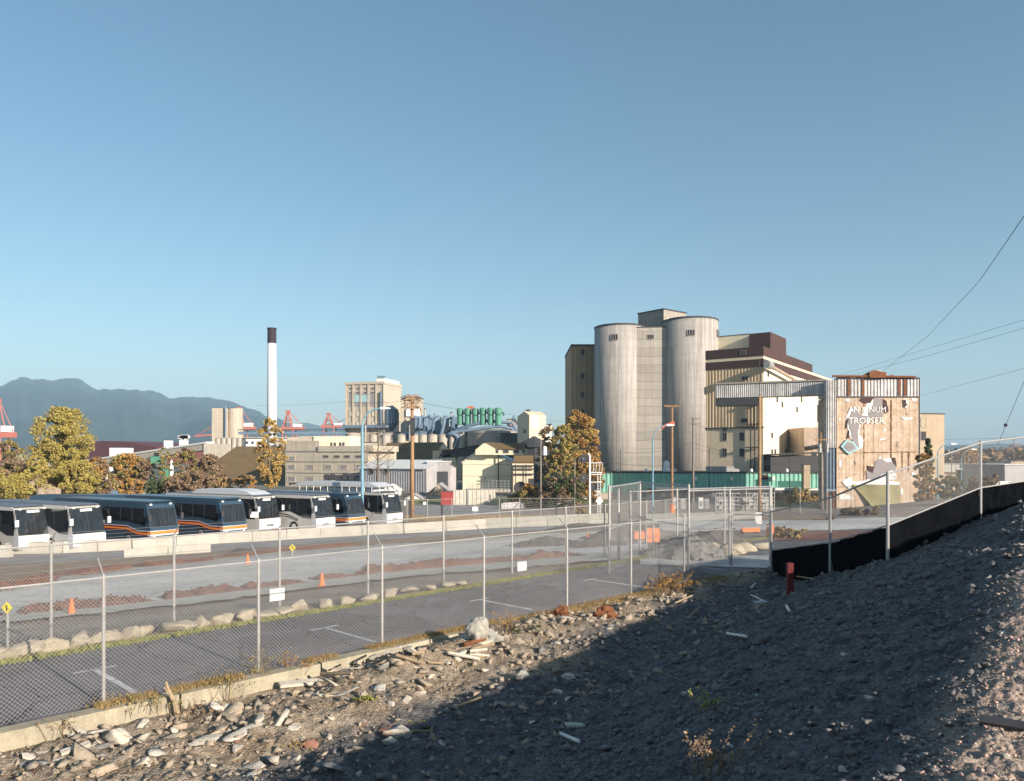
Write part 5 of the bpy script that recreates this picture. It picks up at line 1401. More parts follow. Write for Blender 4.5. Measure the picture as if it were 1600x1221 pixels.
# crowd of small plant sheds, tanks and stacks between the big pieces
fill = [('plant_shed', 'low pale plant shed under the left end of the blue ducts', 560, 586, 692, 330, 'beige_block'), ('plant_shed', 'narrow grey plant shed left of the brown roofed shed', 566, 582, 706, 300, 'grey_siding'),
        ('plant_shed', 'white plant shed right under the green cyclones', 716, 742, 671, 382, 'white_dirty'), ('plant_shed', 'dark plant shed beneath the blue filter boxes', 655, 712, 668, 392, 'dark_roof'),
        ('plant_shed', 'rusty plant shed right of the green cyclones', 792, 806, 656, 376, 'weathered_wall'), ('plant_shed', 'pale plant shed between the cream tower and the autumn trees', 842, 862, 664, 380, 'white_dirty'),
        ('plant_shed', 'grey plant shed behind the small low silos', 590, 640, 676, 395, 'old_concrete'), ('plant_shed', 'beige plant block right of the smokestack foot', 432, 452, 690, 310, 'beige_block'),
        ('plant_shed', 'tall thin beige stair tower beside the office roof', 548, 556, 676, 300, 'beige_block'), ('plant_shed', 'long white parapet behind the office rooftop', 380, 440, 686, 340, 'white_dirty')]
for nm, lb, a, b, yt, d, m in fill:
    f = simple(nm, lb, 'shed', a, b, yt, d, 8, m)
    if b - a > 18:
        for px in range(int(a) + 4, int(b) - 6, 9): f.window(px, px + 3.5, yt + 4, yt + 8, mull=0)
gable('white_gable_shed', 'small white gabled shed above the grey metal shed roof', 686, 712, 716, 708, 262, 8, 'cream', 'brown_roof')
gable('white_gable_shed', 'low white gabled shed left of the red container', 634, 660, 781, 773, 186, 6, 'white_dirty', 'grey_siding')
for k, (px, yt, d) in enumerate(((571, 664, 360), (664, 640, 395), (779, 648, 378), (640, 664, 370), (705, 646, 380))):
    c = Xp(px, d); t = thing('vent_stack', ('first', 'third', 'last', 'second', 'fourth')[k] + ' thin steel vent stack from the left among the blue ducts', 'stack', (c, d, GZ2)); h = Zp(yt, d) - GZ2
    MB().lathe(0, 0, [(.45, 0), (.4, h)], 10).build('shaft', 'galv', t); MB().lathe(0, 0, [(.6, h), (.1, h + .8)], 10).build('cowl', 'dark_metal', t)
# gantry cranes
def crane(label, px, ybase, ytop, d, boom=None, flip=1):
    t = thing('gantry_crane', label, 'crane', (Xp(px, d), d, GZ2), 0, None)
    s = d / F; zb = Zp(ybase, d) - GZ2; zt = Zp(ytop, d) - GZ2; H_ = zt - zb
    w = 16 * s * .55
    for x in (-w, w):
        for y in (0, 14): MB().tube([(x, y, 0), (x * .9, y, zb)], .8, 4).build('leg', 'crane_red', t)
    mb = MB(); mb.box(-w * 1.5, w * 2.6 * 1, 2, 12, zb, zb + H_ * .14); mb.build('girder', 'crane_red', t)
    mb = MB(); ap = (-w * .2 * flip, 7, zt)
    for p in ((-w, 2), (-w, 12), (w * .6, 2), (w * .6, 12)): mb.tube([(p[0], p[1], zb + H_ * .14), ap], .7, 4)
    mb.tube([ap, (w * 2.5, 7, zb + H_ * .16)], .45, 4); mb.tube([(-w * .6, 7, zb + H_ * .5), (w * .5, 7, zb + H_ * .5)], .5, 4); mb.box(ap[0] - w * .35, ap[0] + w * .35, 5, 9, zt - H_ * .1, zt)
    for k in range(5):
        a = k / 5; mb.tube([(-w + (ap[0] + w) * a, 2 + 5 * a, zb + H_ * (.14 + .86 * a)), (w * .6 + (ap[0] - w * .6) * (a + .15), 2 + 5 * a, zb + H_ * (.14 + .86 * min(1, a + .15)))], .3, 4)
    mb.build('tower_frame', 'crane_red', t)
    MB().box(w * .9, w * 2.2, 1, 11, zb + H_ * .14 + .1, zb + H_ * .3).build('cab_house', 'white_paint', t)
    if boom:
        a = Vector((boom[0] - px, 0, ybase - boom[1])) * s
        MB().tube([(0, 7, zb + 2), (a.x, 7, zb + a.z)], .6, 4).build('boom', 'blue_steel', t)
    return t
crane('red orange gantry crane cut off by the left edge of the picture', -8, 684, 622, 800)
crane('red orange harbour gantry crane just right of the smokestack', 449, 672, 641, 900)
crane('red orange harbour gantry crane left of the grain elevator with a raised boom', 513, 668, 645, 950, boom=(545, 652))
crane('red orange harbour gantry crane behind the grey silo block', 372, 672, 636, 900)
mb = MB(); a = P(303, 683, 880); b = P(340, 680, 880); quad_strip(mb, a, b, 1.6, 3); mb.tube([a, P(331, 667, 880)], .4, 4); tag(mb.build('crane_boom', 'crane_red'), 'lone horizontal red crane boom left of the grey silo block', 'crane boom')

# ================================================================ BARRIERS
ORD = 'first second third fourth fifth sixth seventh eighth ninth tenth eleventh twelfth thirteenth fourteenth fifteenth sixteenth seventeenth eighteenth nineteenth twentieth twenty-first twenty-second twenty-third twenty-fourth'.split()
def jersey_mesh():
    mb = MB()
    prof = [(-.30, 0), (.30, 0), (.30, .08), (.13, .32), (.08, .86), (-.08, .86), (-.13, .32), (-.30, .08)]
    mb.extr(prof, 'x', -1.5, 1.5)
    for x in (-.8, .8): mb.box(x - .25, x + .25, -.303, .303, .0, .055, 0)
    return mb
jm = jersey_mesh(); j0 = jm.build('jersey_barrier', 'white_concrete', origin=(0, 0, 0)); JM = j0.data; bpy.data.objects.remove(j0)
def barrier_row(pl, label, group, hs=1.):
    P_ = [Vector(ray_ground(x, y)[:2]) for x, y in pl]; made = []
    for a, b in zip(P_[:-1], P_[1:]):
        n = max(1, round((b - a).length / 3.03)); e = (b - a).normalized(); L = (b - a).length / n
        for k in range(n):
            c = a + e * L * (k + .5)
            o = bpy.data.objects.new('jersey_barrier', JM); COL.objects.link(o)
            o.location = (c.x, c.y, Hf(c.x, c.y) + .02); o.rotation_euler = (0, -math.atan2(Hf(*(c + e)) - Hf(*(c - e)), 2), math.atan2(e.y, e.x) + random.uniform(-.012, .012))
            o.scale = (L / 3.03 * .995, 1, hs * random.uniform(.97, 1.03)); tag(o, label, 'barrier', group); made.append(o)
    for i, o in enumerate(made):
        if len(made) > 1: o['label'] = ORD[i] + ' from left, ' + label
barrier_row([(8, 867), (99, 865), (206, 860), (340, 850), (501, 841), (631, 834), (760, 826), (955, 818)], 'white concrete barrier segment in the long row below the bus fence', 'white concrete barriers in the long row', 1.0)
barrier_row([(-160, 876), (18, 871.5)], 'white concrete barrier segment left of the long row', 'white barriers at the left edge')
barrier_row([(194, 873), (330, 864)], 'low tan concrete barrier in front of the white barrier row', 'tan barriers in the front row', .7)
barrier_row([(1010, 817), (1180, 812)], 'weathered concrete barrier beside the pale road in front of the green warehouse', 'barriers before the green warehouse', .8)
# low stone blocks along the lane
for k, (px, wd) in enumerate([(-70, .9), (-20, .8), (18, .95), (80, .85), (130, .5), (165, .6), (205, .5), (225, .45), (270, .95), (310, .5), (345, .7), (385, .7), (432, .85), (470, .5), (505, .5), (540, .45), (575, .5), (610, .4), (640, .45), (668, .35), (700, .5), (722, .3)]):
    x, y = onW(px, 20.0); hh = .42 - .012 * k
    mk = 'block_stone'; V_, F_ = rock_mesh(900 + k, 2, .75, 12)
    V_ = V_ * np.array([wd * random.uniform(.75, 1.0), .42, max(.2, hh) * random.uniform(1.0, 1.45)]); V_[:, 2] = np.maximum(V_[:, 2], -.12)
    a = R(44); c_, s_ = math.cos(a), math.sin(a); Vr = np.stack([V_[:, 0] * c_ - V_[:, 1] * s_, V_[:, 0] * s_ + V_[:, 1] * c_, V_[:, 2]], 1)
    o = npmesh('lane_boulder', Vr, F_, mk, loc=(0, 0, 0)); o.location = (x, y, Hf(x, y) + .12)
    tag(o, ORD[k] + ' from left of the tan stone blocks along the far lane edge', 'boulder', 'tan stone blocks along the asphalt lane')
for px, py, s_, lb in ((1060, 873, .75, 'pale tan boulder at the left foot of the grey gravel heap'), (1100, 874, .55, 'smaller tan boulder in front of the grey gravel heap'), (1135, 868, .85, 'large tan boulder right of the grey gravel heap'),
                       (1112, 864, .6, 'tan boulder half behind the large one'), (1165, 862, .6, 'tan boulder left of the corner post, near the gate'), (1192, 858, .5, 'rightmost tan boulder before the corner post'),
                       (1085, 862, .5, 'tan boulder resting against the gravel heap centre')):
    x, y, z = ray_ground(px, py); V_, F_ = rock_mesh(int(px), 2, .8, 14)
    o = npmesh('boulder', V_ * np.array([s_ * 1.3, s_ * .9, s_ * .8]), F_, 'block_stone', loc=(0, 0, 0)); o.location = (x, y, z + s_ * .25); tag(o, lb, 'boulder')

# heaps
PV = [rock_mesh(700 + k, 0, .8, 7) for k in range(5)]
def pebbles(parent, Vs, n, m, seed, smin=.03, smax=.13, name='loose_stones'):
    rg = np.random.default_rng(seed); Vs = np.asarray(Vs); a = Vs[rg.integers(0, len(Vs), n)] + rg.normal(0, .05, (n, 3)) * np.array([1, 1, .3])
    s_ = smin * (smax / smin) ** (rg.random(n) ** 2); AV, AF, off_ = [], [], 0
    for i in range(n):
        V0, F0 = PV[i % 5]; q = rg.uniform(0, 2 * PI); c_, k_ = math.cos(q), math.sin(q)
        AV.append(np.stack([V0[:, 0] * c_ - V0[:, 1] * k_, V0[:, 0] * k_ + V0[:, 1] * c_, V0[:, 2]], 1) * s_[i] + a[i]); AF.append(F0 + off_); off_ += len(V0)
    o = npmesh(name, np.vstack(AV) - np.array(parent.location), np.vstack(AF), m, parent=parent); o['kind'] = 'stuff'
def heap(name, label, px, py, rx, ry, h, m, seed, cat='heap', rz=0.):
    x, y, z = ray_ground(px, py); n = 40
    g_ = np.linspace(-1.25, 1.25, n); A, B = np.meshgrid(g_, g_); rr = np.sqrt(A ** 2 + B ** 2) + fbm(A * 1.6 + seed, B * 1.6, 3, seed) * .5
    Z = h * np.clip(1 - rr, 0, 1) ** .8 + fbm(A * 5, B * 5, 3, seed) * h * .22 * (rr < 1.0)
    c_, s_ = math.cos(rz), math.sin(rz)
    Xg, Yg = A * rx, B * ry; X = x + Xg * c_ - Yg * s_; Y = y + Xg * s_ + Yg * c_
    Zg = H(X, Y) + Z - .06
    V_ = np.stack([X.ravel(), Y.ravel(), Zg.ravel()], 1); keep = rr < 1.08
    i, j = np.meshgrid(range(n - 1), range(n - 1), indexing='ij'); ok = keep[:-1, :-1] & keep[1:, 1:] & keep[1:, :-1] & keep[:-1, 1:]
    q = (i * n + j)[ok]; F_ = np.stack([q, q + 1, q + n + 1, q + n], -1)
    o = tag(npmesh(name, V_, F_, m, smooth=True), label, cat)
    pebbles(o, V_[np.unique(F_)], int(260 * rx * ry), m, seed)
    return o
heap('gravel_heap', 'large grey gravel heap behind the tan boulders', 1070, 872, 1.7, 1.3, 1.1, 'grey_gravel', 3)
heap('gravel_heap', 'dark stony heap right of the large grey gravel heap', 1112, 850, 1.9, 1.4, .8, 'dark_gravel', 4)
heap('gravel_heap', 'dark low heap with shovel beside the traffic cone, right of the pale lane', 940, 853, 2.2, 1.6, .75, 'dark_gravel', 5)
heap('gravel_heap', 'dark gravel heap on the pale lane before the barrier row', 856, 852, 2.6, 2.0, .55, 'dark_gravel', 6)
heap('gravel_heap', 'dark mound near the end of the white barriers', 905, 830, 3.2, 1.8, .6, 'dark_gravel', 7)
heap('gravel_heap', 'brown mound behind the orange barrier', 985, 840, 3, 1.8, .9, 'dark_gravel', 8)
heap('gravel_heap', 'long dark heap on the pale lane close to the left side signs', 640 - 260, 866, 1.6, 1.2, .5, 'dark_gravel', 9)
# red-brown rubble windrows on the near edge of the pale lane
lowf, upf = interp(low), interp(up)
for k, (a, b, h, m) in enumerate(((30, 245, .42, 'red_rubble'), (262, 390, .38, 'red_rubble'), (392, 485, .30, 'red_rubble'), (505, 560, .2, 'red_rubble'), (548, 930, .5, 'red_rubble'), (-200, 15, .4, 'dark_gravel'))):
    xs = np.arange(a, b + 1, 1.5); V_ = []; nr = 13
    for x in xs:
        t = (x - a) / (b - a); en = min(1, min(t, 1 - t) * 8 + .05)
        A = ray_ground(x, float(lowf(x)) - 1); 
        for r in range(nr):
            s_ = r / (nr - 1); wdt = 1.5 * en; X = A[0] + SV.x * -wdt * s_ * 1.; Y = A[1] - SV.y * wdt * s_
            hh = math.sin(PI * s_) * h * .5 * en * (1 + .7 * float(fbm(X * 1.1, Y * 1.1, 3, k))) + (float(vnoise(X * 4, Y * 4, k)) * .16 + float(vnoise(X * 10, Y * 10, k)) * .10) * math.sin(PI * s_) * en
            V_.append((X, Y, Hf(X, Y) + .04 + max(0, hh)))
    F_ = [(i * nr + r, i * nr + r + 1, (i + 1) * nr + r + 1, (i + 1) * nr + r) for i in range(len(xs) - 1) for r in range(nr - 1)]
    o = npmesh('rubble_windrow', V_, F_, m, smooth=False)
    tag(o, ('short', 'second', 'third', 'tiny', 'longest', 'darkest')[k] + ' windrow of reddish rubble along the near edge of the pale lane' + (' at far left' if k in (0, 5) else ''), 'rubble windrow'); pebbles(o, V_, int((b - a) * 5), m, k + 20, .03, .10)
for k, (a, b, h) in enumerate(((-100, 95, .35), (100, 200, .35), (205, 330, .3), (345, 560, .25))):
    xs = np.arange(a, b + 1, 1.5); V_ = []; nr = 9
    for x in xs:
        t = (x - a) / (b - a); en = min(1, min(t, 1 - t) * 8 + .05)
        A = ray_ground(x, float(upf(x)) - 5)
        for r in range(nr):
            s_ = r / (nr - 1); X = A[0] + SV.x * -1.6 * en * (s_ - 1); Y = A[1] + SV.y * -1.6 * en * (s_ - 1)
            V_.append((X, Y, Hf(X, Y) + .08 + max(0, math.sin(PI * s_) * (h * .6 * en * (1 + .9 * float(fbm(X * 1.3, Y * 1.3, 3, k + 9))) + float(vnoise(X * 5, Y * 5, k)) * .2))))
    F_ = [(i * nr + r, i * nr + r + 1, (i + 1) * nr + r + 1, (i + 1) * nr + r) for i in range(len(xs) - 1) for r in range(nr - 1)]
    o = tag(npmesh('rubble_windrow', V_, F_, 'red_rubble'), ('leftmost', 'second', 'third', 'rightmost')[k] + ' rubble windrow on the far side of the pale lane', 'rubble windrow'); pebbles(o, V_, 700, 'red_rubble', k, .03, .10)

# ================================================================ BUSES
def bus(kind, label, x, y, z, rz, roof=0):
    """front faces local -y, body runs to +y"""
    t = thing('coach_bus', label, 'bus', (x, y, z), rz, 'coaches parked side by side')
    L = 13.4; hw = 1.28
    white = kind != 'navy'
    body_m, side_m = ('bus_grey', 'bus_white') if white else ('navy', 'navy')
    prof = [(.10, .32), (.0, .55), (.0, 1.32), (.18, 2.2), (.52, 3.28), (.95, 3.47), (L - .3, 3.47), (L, 3.2), (L, .4), (L - .4, .32)]
    mb = MB(); mb.extr(prof, 'x', -hw, hw); mb.build('body', body_m, t)
    mb = MB(); mb.extr([(.55, 3.475), (L - .2, 3.475), (L - .5, 3.56), (.95, 3.56)], 'x', -hw + .08, hw - .08); mb.build('roof_cap', 'roof_grey' if white else 'navy', t)
    # windscreen, following the raked front
    def fr(yb, z0, z1, inset=.08, o=.025):
        def fy(zz): return np.interp(zz, [.55, 1.32, 2.2, 3.28], [0, 0, .18, .52]) - o
        zs = [z0 + (z1 - z0) * k / 4 for k in range(5)]
        vs = []; 
        for zz in zs: vs += [(-hw + inset, fy(zz), zz), (hw - inset, fy(zz), zz)]
        for zz in zs: vs += [(-hw + inset, fy(zz) + .06, zz), (hw - inset, fy(zz) + .06, zz)]
        f = []
        for k in range(4): f += [(2 * k, 2 * k + 1, 2 * k + 3, 2 * k + 2), (10 + 2 * k, 12 + 2 * k, 13 + 2 * k, 11 + 2 * k), (2 * k, 2 * k + 2, 12 + 2 * k, 10 + 2 * k), (2 * k + 1, 11 + 2 * k, 13 + 2 * k, 2 * k + 3)]
        f += [(0, 10, 11, 1), (8, 9, 19, 18)]
        return vs, f
    mb = MB(); mb.add(*fr(0, 1.36 if white else 1.50, 3.27 if white else 3.0, .015 if white else .10)); ws = mb.build('windscreen', 'glass_wind', t)
    mb = MB()
    for s_ in ((0, 1.5, 3.1),): mb.tube([(0, -.06 + .0, 1.45), (0, .13, 2.2), (0, .42, 3.1)], .03, 4)
    mb.build('centre_bar', 'dark_metal', ws)
    for s_ in (-1, 1):
        MB().tube([(s_ * .35, -.08, 1.5), (s_ * .42, .10, 2.5)], .022, 4).build('wiper', 'dark_metal', ws)
    if white:
        mb = MB(); mb.box(-hw - .012, hw + .012, -.10, .5, .42, 1.30); mb.build('bumper', 'bus_white', t)
        mb = MB(); mb.box(-.42, .42, -.112, -.10, .62, .84); mb.build('licence_panel', 'chrome', t)
        mb = MB(); mb.box(-.45, .45, .36, .42, 3.02, 3.2); mb.build('destination_sign', 'lamp', t)
    else:
        MB().box(-hw - .012, hw + .012, -.06, .45, .42, .66).build('bumper', 'dark_metal', t)
        mb = MB()
        mb.box(-hw - .016, hw + .016, -.035, .35, 1.16, 1.22, 0); mb.box(-hw - .014, hw + .014, -.030, .35, .80, .93, 0); mb.build('front_stripe', 'bus_white', t)
        MB().box(-hw - .013, hw + .013, -.028, .35, .95, 1.14).build('front_stripe', 'bus_orange', t)
        MB().lathe(0, 0, [(.01, 0)], 3) if False else None
    for s_ in (-1, 1):
        mb = MB(); mb.lathe(0, 0, [(.13, 0), (.11, .05)], 12); mb.v = [(v[0] + s_ * .95, -.10 - v[2] if white else -.03 - v[2], .98 + v[1] if white else .72 + v[1] * .7) for v in mb.v]; mb.build('headlight', 'lamp', t)
        mb = MB(); mb.tube([(s_ * (hw - .1), .45, 3.3), (s_ * (hw + .16), -.1, 3.05), (s_ * (hw + .2), -.18, 2.6)], .018, 5); mb.build('mirror_arm', 'dark_metal', t); mb = MB(); mb.box(s_ * (hw + .2) - .13, s_ * (hw + .2) + .13, -.26, -.16, 2.05, 2.55); mb.build('mirror', 'bus_white' if white else 'dark_metal', t)
        MB().box(s_ * .9 - .09, s_ * .9 + .09, .30 + .12, .55, 3.24, 3.36).build('marker_light', 'lamp', t)
        # side glass
        y0, y1 = .62, L - 2.2
        xs = s_ * hw
        mb = MB(); o = s_ * .022
        pr = [(.46, 2.0), (.62, 3.20), (y1, 3.20), (y1 + .9, 2.1), (y1 + .5, 1.92), (3.2, 1.92), (1.5, 1.35), (.55, 1.35)] if white else [(.62, 1.62), (.8, 3.0), (y1, 3.0), (y1 + .6, 1.9), (.62, 1.9)]
        mb.extr(pr, 'x', xs - o * 2, xs + o); mb.build('side_glass', 'glass_dark', t)
        mb = MB()
        for k in range(1, 7): mb.box(xs, xs + s_ * .030, .8 + k * 1.5 - .04, .8 + k * 1.5 + .04, 1.95, 2.98)
        mb.build('window_pillar', 'dark_metal', t)
        if white:
            mb = MB(); mb.extr([(4.0, 1.88), (y1 + .2, 1.88), (y1 - 2, 1.25), (7.0, 1.35)], 'x', xs - o, xs + s_ * .012); 
            if kind == 'swoosh': mb.tube([(xs + s_ * .02, 2.2, 1.2), (xs + s_ * .02, 3.6, 1.62), (xs + s_ * .02, 5.5, 1.75), (xs + s_ * .02, 7.5, 1.6)], .035, 4); mb.tube([(xs + s_ * .02, 2.2, 1.05), (xs + s_ * .02, 3.6, 1.42), (xs + s_ * .02, 5.5, 1.52)], .025, 4)
            mb.build('side_swoosh', 'window_dark', t)
        else:
            for z0, z1, m, o2 in ((1.18, 1.23, 'bus_white', .017), (1.06, 1.18, 'bus_maroon', .015), (.92, 1.06, 'bus_orange', .013), (.80, .92, 'bus_maroon', .011)):
                mb = MB(); dz = .34
                mb.extr([(.35, z0), (1.6, z0), (3.0, z0 + dz), (L - .4, z0 + dz * .8), (L - .4, z1 + dz * .8), (3.0, z1 + dz), (1.6, z1), (.35, z1)], 'x', xs - o, xs + s_ * o2); mb.build('side_stripe', m, t)
            if s_ < 0:
                vs, fs = glyphs("H  RIZ  N", .62)
                mb = MB(); wd = max(v[0] for v in vs)
                mb.add([(xs - .02 - v[2] * .5, L - 2.9 - v[0] * 1.45 * 1.25, 1.62 + v[1] * .62) for v in vs], fs); mb.build('lettering', 'bus_white', t)
                for yy in (L - 2.9 - 1.45 * 1.25 * .62 * .92, L - 2.9 - 1.45 * 1.25 * .62 * 3.55):
                    mb = MB(); pr = [(yy + .27 * math.cos(a_), 1.66 + .27 * math.sin(a_)) for a_ in np.linspace(0, PI, 12)]; mb.extr(pr, 'x', xs - .03, xs + .0); mb.build('sun_emblem', 'bus_orange', t)
                vs, fs = glyphs("COACH LINES", .26)
                mb = MB(); mb.add([(xs - .02 - v[2] * .3, 6.0 - v[0] * 1.5, .58 + v[1]) for v in vs], fs) if False else None
        # wheels
        for yy in (2.75, 9.3, 10.65):
            def wheel(r0, r1, w0, w1):
                mb = MB(); mb.lathe(0, 0, [(r0, w0), (r1, w1)], 18); mb.v = [(xs + s_ * v[2], yy + v[0], .5 + v[1]) for v in mb.v]; return mb
            wh = wheel(.5, .5, -.28, .02).build('tyre', 'tyre', t)
            wheel(.29, .25, .021, .05).build('rim', 'chrome', wh)
        for yy in (2.75, 9.98):
            mb = MB(); rr = .62; pr = [(yy + rr * (1 if yy < 3 else 1.8) * math.cos(a_), .34 + rr * 1.05 * math.sin(a_)) for a_ in np.linspace(0, PI, 12)]; mb.extr(pr, 'x', xs - o, xs + s_ * .008); mb.build('wheel_arch', 'dark_metal', t)
    if roof:
        if roof == 1:
            mb = MB(); mb.extr([(1.0, 3.565), (9.5, 3.565), (8.6, 3.98), (3.2, 4.05), (1.8, 3.85)], 'x', -hw + .15, hw - .15); mb.build('roof_fairing', 'bus_white', t)
        else:
            mb = MB()
            for yy in np.arange(.9, L - .5, 1.0): mb.tube([(-hw + .05, yy, 3.5), (-hw + .05, yy, 4.0)], .035, 4); mb.tube([(hw - .05, yy, 3.5), (hw - .05, yy, 4.0)], .035, 4)
            for q in (-hw + .05, hw - .05): mb.tube([(q, .9, 4.0), (q, L - .5, 4.0)], .04, 4)
            mb.build('roof_rack', 'white_paint', t)
            mb = MB(); mb.extr([(1.0, 4.05), (L - .6, 4.05), (L - 2, 4.45), (2.2, 4.45)], 'x', -hw, hw); mb.build('roof_deck', 'bus_white', t)
            MB().box(-hw + .4, hw - .4, 2, 9, 3.565, 3.9).build('roof_unit', 'bus_white', t)
    return t
RZ = math.atan2(SV.x, -SV.y) + R(15)
def front_at(px, w): return onW(px, w)
spec = [(-60, 'white', 'leftmost white coach, mostly outside the picture edge', 0), (56, 'white', 'white coach at the far left with a white bumper and hanging mirror', 0), (139, 'white', 'second white coach from the left, beside the first navy one', 0),
        (257, 'navy', 'left navy coach with orange and maroon stripes and HORIZON lettering', 0), (368, 'navy2', 'right one of the two neighbouring navy coaches with orange stripe lettering', 0),
        (403, 'white', 'white coach with a white roof fairing, right of the lettered navy pair', 1), (508, 'swoosh', 'white coach with curved dark lines on its side, middle of the row', 0),
        (558, 'navy', 'navy coach tucked behind the blue lamp pole', 0), (616, 'white', 'rightmost white coach carrying a white roof rack', 2)]
spec[4] = (367, 'navy', spec[4][2], 0)
for px, kind, lb, rf in spec:
    wq = 64.0 + 2.4 * (px < 100)
    x, y = onW(px, wq); z = Hf(x, y) + .05
    if px == 403: x, y = onW(421, 67.0)
    o = bus(kind, lb, x, y, z, RZ, rf)
for k, px in enumerate((246, 440)):
    d = 84 + 3 * k; x, y = Xp(px, d), d; z = Zp(773 - k * 3, d) - 3.56
    bus('navy', ('left', 'right')[k] + ' navy coach parked broadside behind the front row, only its roof showing', x, y, z, R(88), 0)

# ================================================================ POLES, LAMPS, WIRES
def pole(name, label, px, pyb, pyt, d=None, r=.16, m='pole_wood', arms=(), trans=None, wrap=None, r2=.7, cat='utility pole', lean=0):
    if d is None: x, y, z = ray_ground(px, pyb)
    else: x, y = Xp(px, d), d; z = Hf(x, y)
    h = Zp(pyt, y) - z
    t = thing(name, label, cat, (x, y, z))
    MB().tube([(0, 0, -.2), (lean * .5, 0, h * .5), (lean, 0, h)], r, 10, r2=r * r2).build('shaft', m, t, smooth=True)
    for (yy, wpx, dy) in arms:
        zz = Zp(yy, y) - z; w = wpx * y / F / 2
        mb = MB(); mb.box(-w + lean, w + lean, -.22, -.10, zz - .07, zz + .07)
        for q in (-.95, -.6, -.3, .3, .6, .95): mb.lathe(lean + q * w, -.16, [(.035, zz + .07), (.06, zz + .16), (.03, zz + .24)], 6)
        if dy: mb.tube([(lean - w * .55, -.14, zz - .05), (lean, -.1, zz - w * .55), (lean + w * .55, -.14, zz - .05)], .03, 4)
        mb.build('crossarm', m, t)
    if trans:
        zz = Zp(trans, y) - z
        for s_ in (-1, 1): MB().lathe(s_ * .42, -.1, [(.19, zz - .5), (.22, zz - .45), (.22, zz + .35), (.12, zz + .45)], 12).build('transformer', 'galv', t)
    if wrap:
        z0, z1 = Zp(wrap[0], y) - z, Zp(wrap[1], y) - z
        MB().lathe(0, 0, [(r * wrap[2], z0), (r * wrap[2], z1)], 10).build('orange_wrap', 'orange', t)
    return t, Vector((x + lean, y, z + h))
p1, T1 = pole('utility_pole', 'tallest wooden utility pole just right of the white coach, with tangled crossarms', 644, 812, 619, None, .27, 'pole_wood', ((624, 28, 1), (631, 22, 0), (637, 24, 1), (619.5, 20, 0)), None)
mb = MB()
for k in range(26):
    a = Vector((random.uniform(-1.3, 1.3), random.uniform(-.4, .4), T1.z - p1.location.z - random.uniform(-.2, 1.6))); mb.tube([a, a + Vector((random.uniform(-.8, .8), 0, random.uniform(-.5, .2)))], .05, 4)
mb.box(-.2, .35, -.45, -.1, T1.z - p1.location.z - 4.6, T1.z - p1.location.z - 2.6); mb.build('hardware', 'dark_metal', p1)
p2, T2 = pole('utility_pole', 'wooden pole with an orange wrapped foot and a single Y-braced crossarm', 1050, 802, 634, 104, .20, 'pole_wood', ((635, 25, 1),), None, (803, 789, 1.9))
z_ = Zp(664, 104) - p2.location.z
mb = MB(); mb.tube([(0, -.25, z_ + .25), (-1.0, -.4, z_ - .1), (-1.5, -.4, z_ - .5)], .16, 6); mb.box(-.25, .3, -.3, .3, z_ - .1, z_ + .4); mb.build('orange_sleeve', 'crane_red', p2)
p3, T3 = pole('utility_pole', 'grey wooden pole with two crossarms left of the cream mill', 1083, 792, 652, 120, .20, 'pole_grey', ((655, 20, 0), (663, 24, 0)), None)
p4, T4 = pole('utility_pole', 'tall brown pole with a thin top mast standing before the cream mill', 1187, 790, 617, 110, .25, 'pole_wood', (), None)
MB().tube([(0, 0, T4.z - p4.location.z), (0, 0, Zp(563, 110) - p4.location.z)], .05, 5).build('mast', 'dark_metal', p4)
p5, T5 = pole('utility_pole', 'thin grey pole with a white transformer left of the autumn trees', 845, 800, 688, 150, .2, 'pole_grey', (), None)
z_ = Zp(705, 150) - p5.location.z; MB().lathe(.75, -.2, [(.4, z_ - .8), (.4, z_ + .7), (.25, z_ + .9)], 12).build('transformer', 'white_paint', p5)
pole('utility_pole', 'short bare pole between the autumn trees and the railway signal', 898, 800, 718, 150, .17, 'pole_grey', ())
p6, T6 = pole('utility_pole', 'pale pole carrying two grey transformers left of the corrugated leg', 1284, 785, 700, 140, .32, 'pole_grey', ((704, 16, 0),), None)
pt_ = MB(); z_ = Zp(690, 140) - p6.location.z
pt_.tube([(-.2, 0, z_ - 2), (-.2, 0, z_ + 1.6)], .15, 6); pt_.box(-1.3, 1.3, -.1, .1, z_ + .2, z_ + .4); pt_.build('upper_mast', 'pole_wood', p6)
for s_ in (-.55, .75): MB().lathe(s_, -.5, [(.3, z_ - 2.0), (.3, z_ - .6), (.15, z_ - .4)], 10).build('transformer', 'galv', p6)
pole('light_mast', 'thin dark mast in front of the left silo', 970, 780, 702, 170, .10, 'dark_metal', (), cat='mast')
pole('light_mast', 'thin dark mast in front of the right silo', 1108, 780, 702, 170, .10, 'dark_metal', (), cat='mast')
pole('light_mast', 'thin dark mast in front of the cream mill base', 1234, 788, 705, 130, .08, 'dark_metal', (), cat='mast')
pole('timber_post', 'grey timber post standing in the yard left of the mesh gate', 998, 866, 758, 48, .10, 'galv', (), cat='post')
pole('timber_post', 'thick pale post with a black strap left of the gate', 966.5, 890, 762, 33, .07, 'galv', (), cat='post')
pole('steel_post', 'thin post with curved top in the yard left of the mesh gate', 1021, 888, 792, 33, .035, 'galv', (), cat='post')
pole('leaning_pole', 'thin leaning white pole among the trees above the bus roofs', 163, 772, 742, 130, .22, 'white_dirty', (), lean=.4, cat='pole')
for k, (px, yb, yt, d) in enumerate(((331, 770, 740, 190), (311, 770, 742, 200), (56, 770, 705, 150))):
    pole('thin_pole', ('thin bare pole before the brown storage roof', 'thin pole left of the brown storage roof', 'pale thin pole among the far left trees')[k], px, yb, yt, d, .14, 'pole_grey', (), cat='pole')
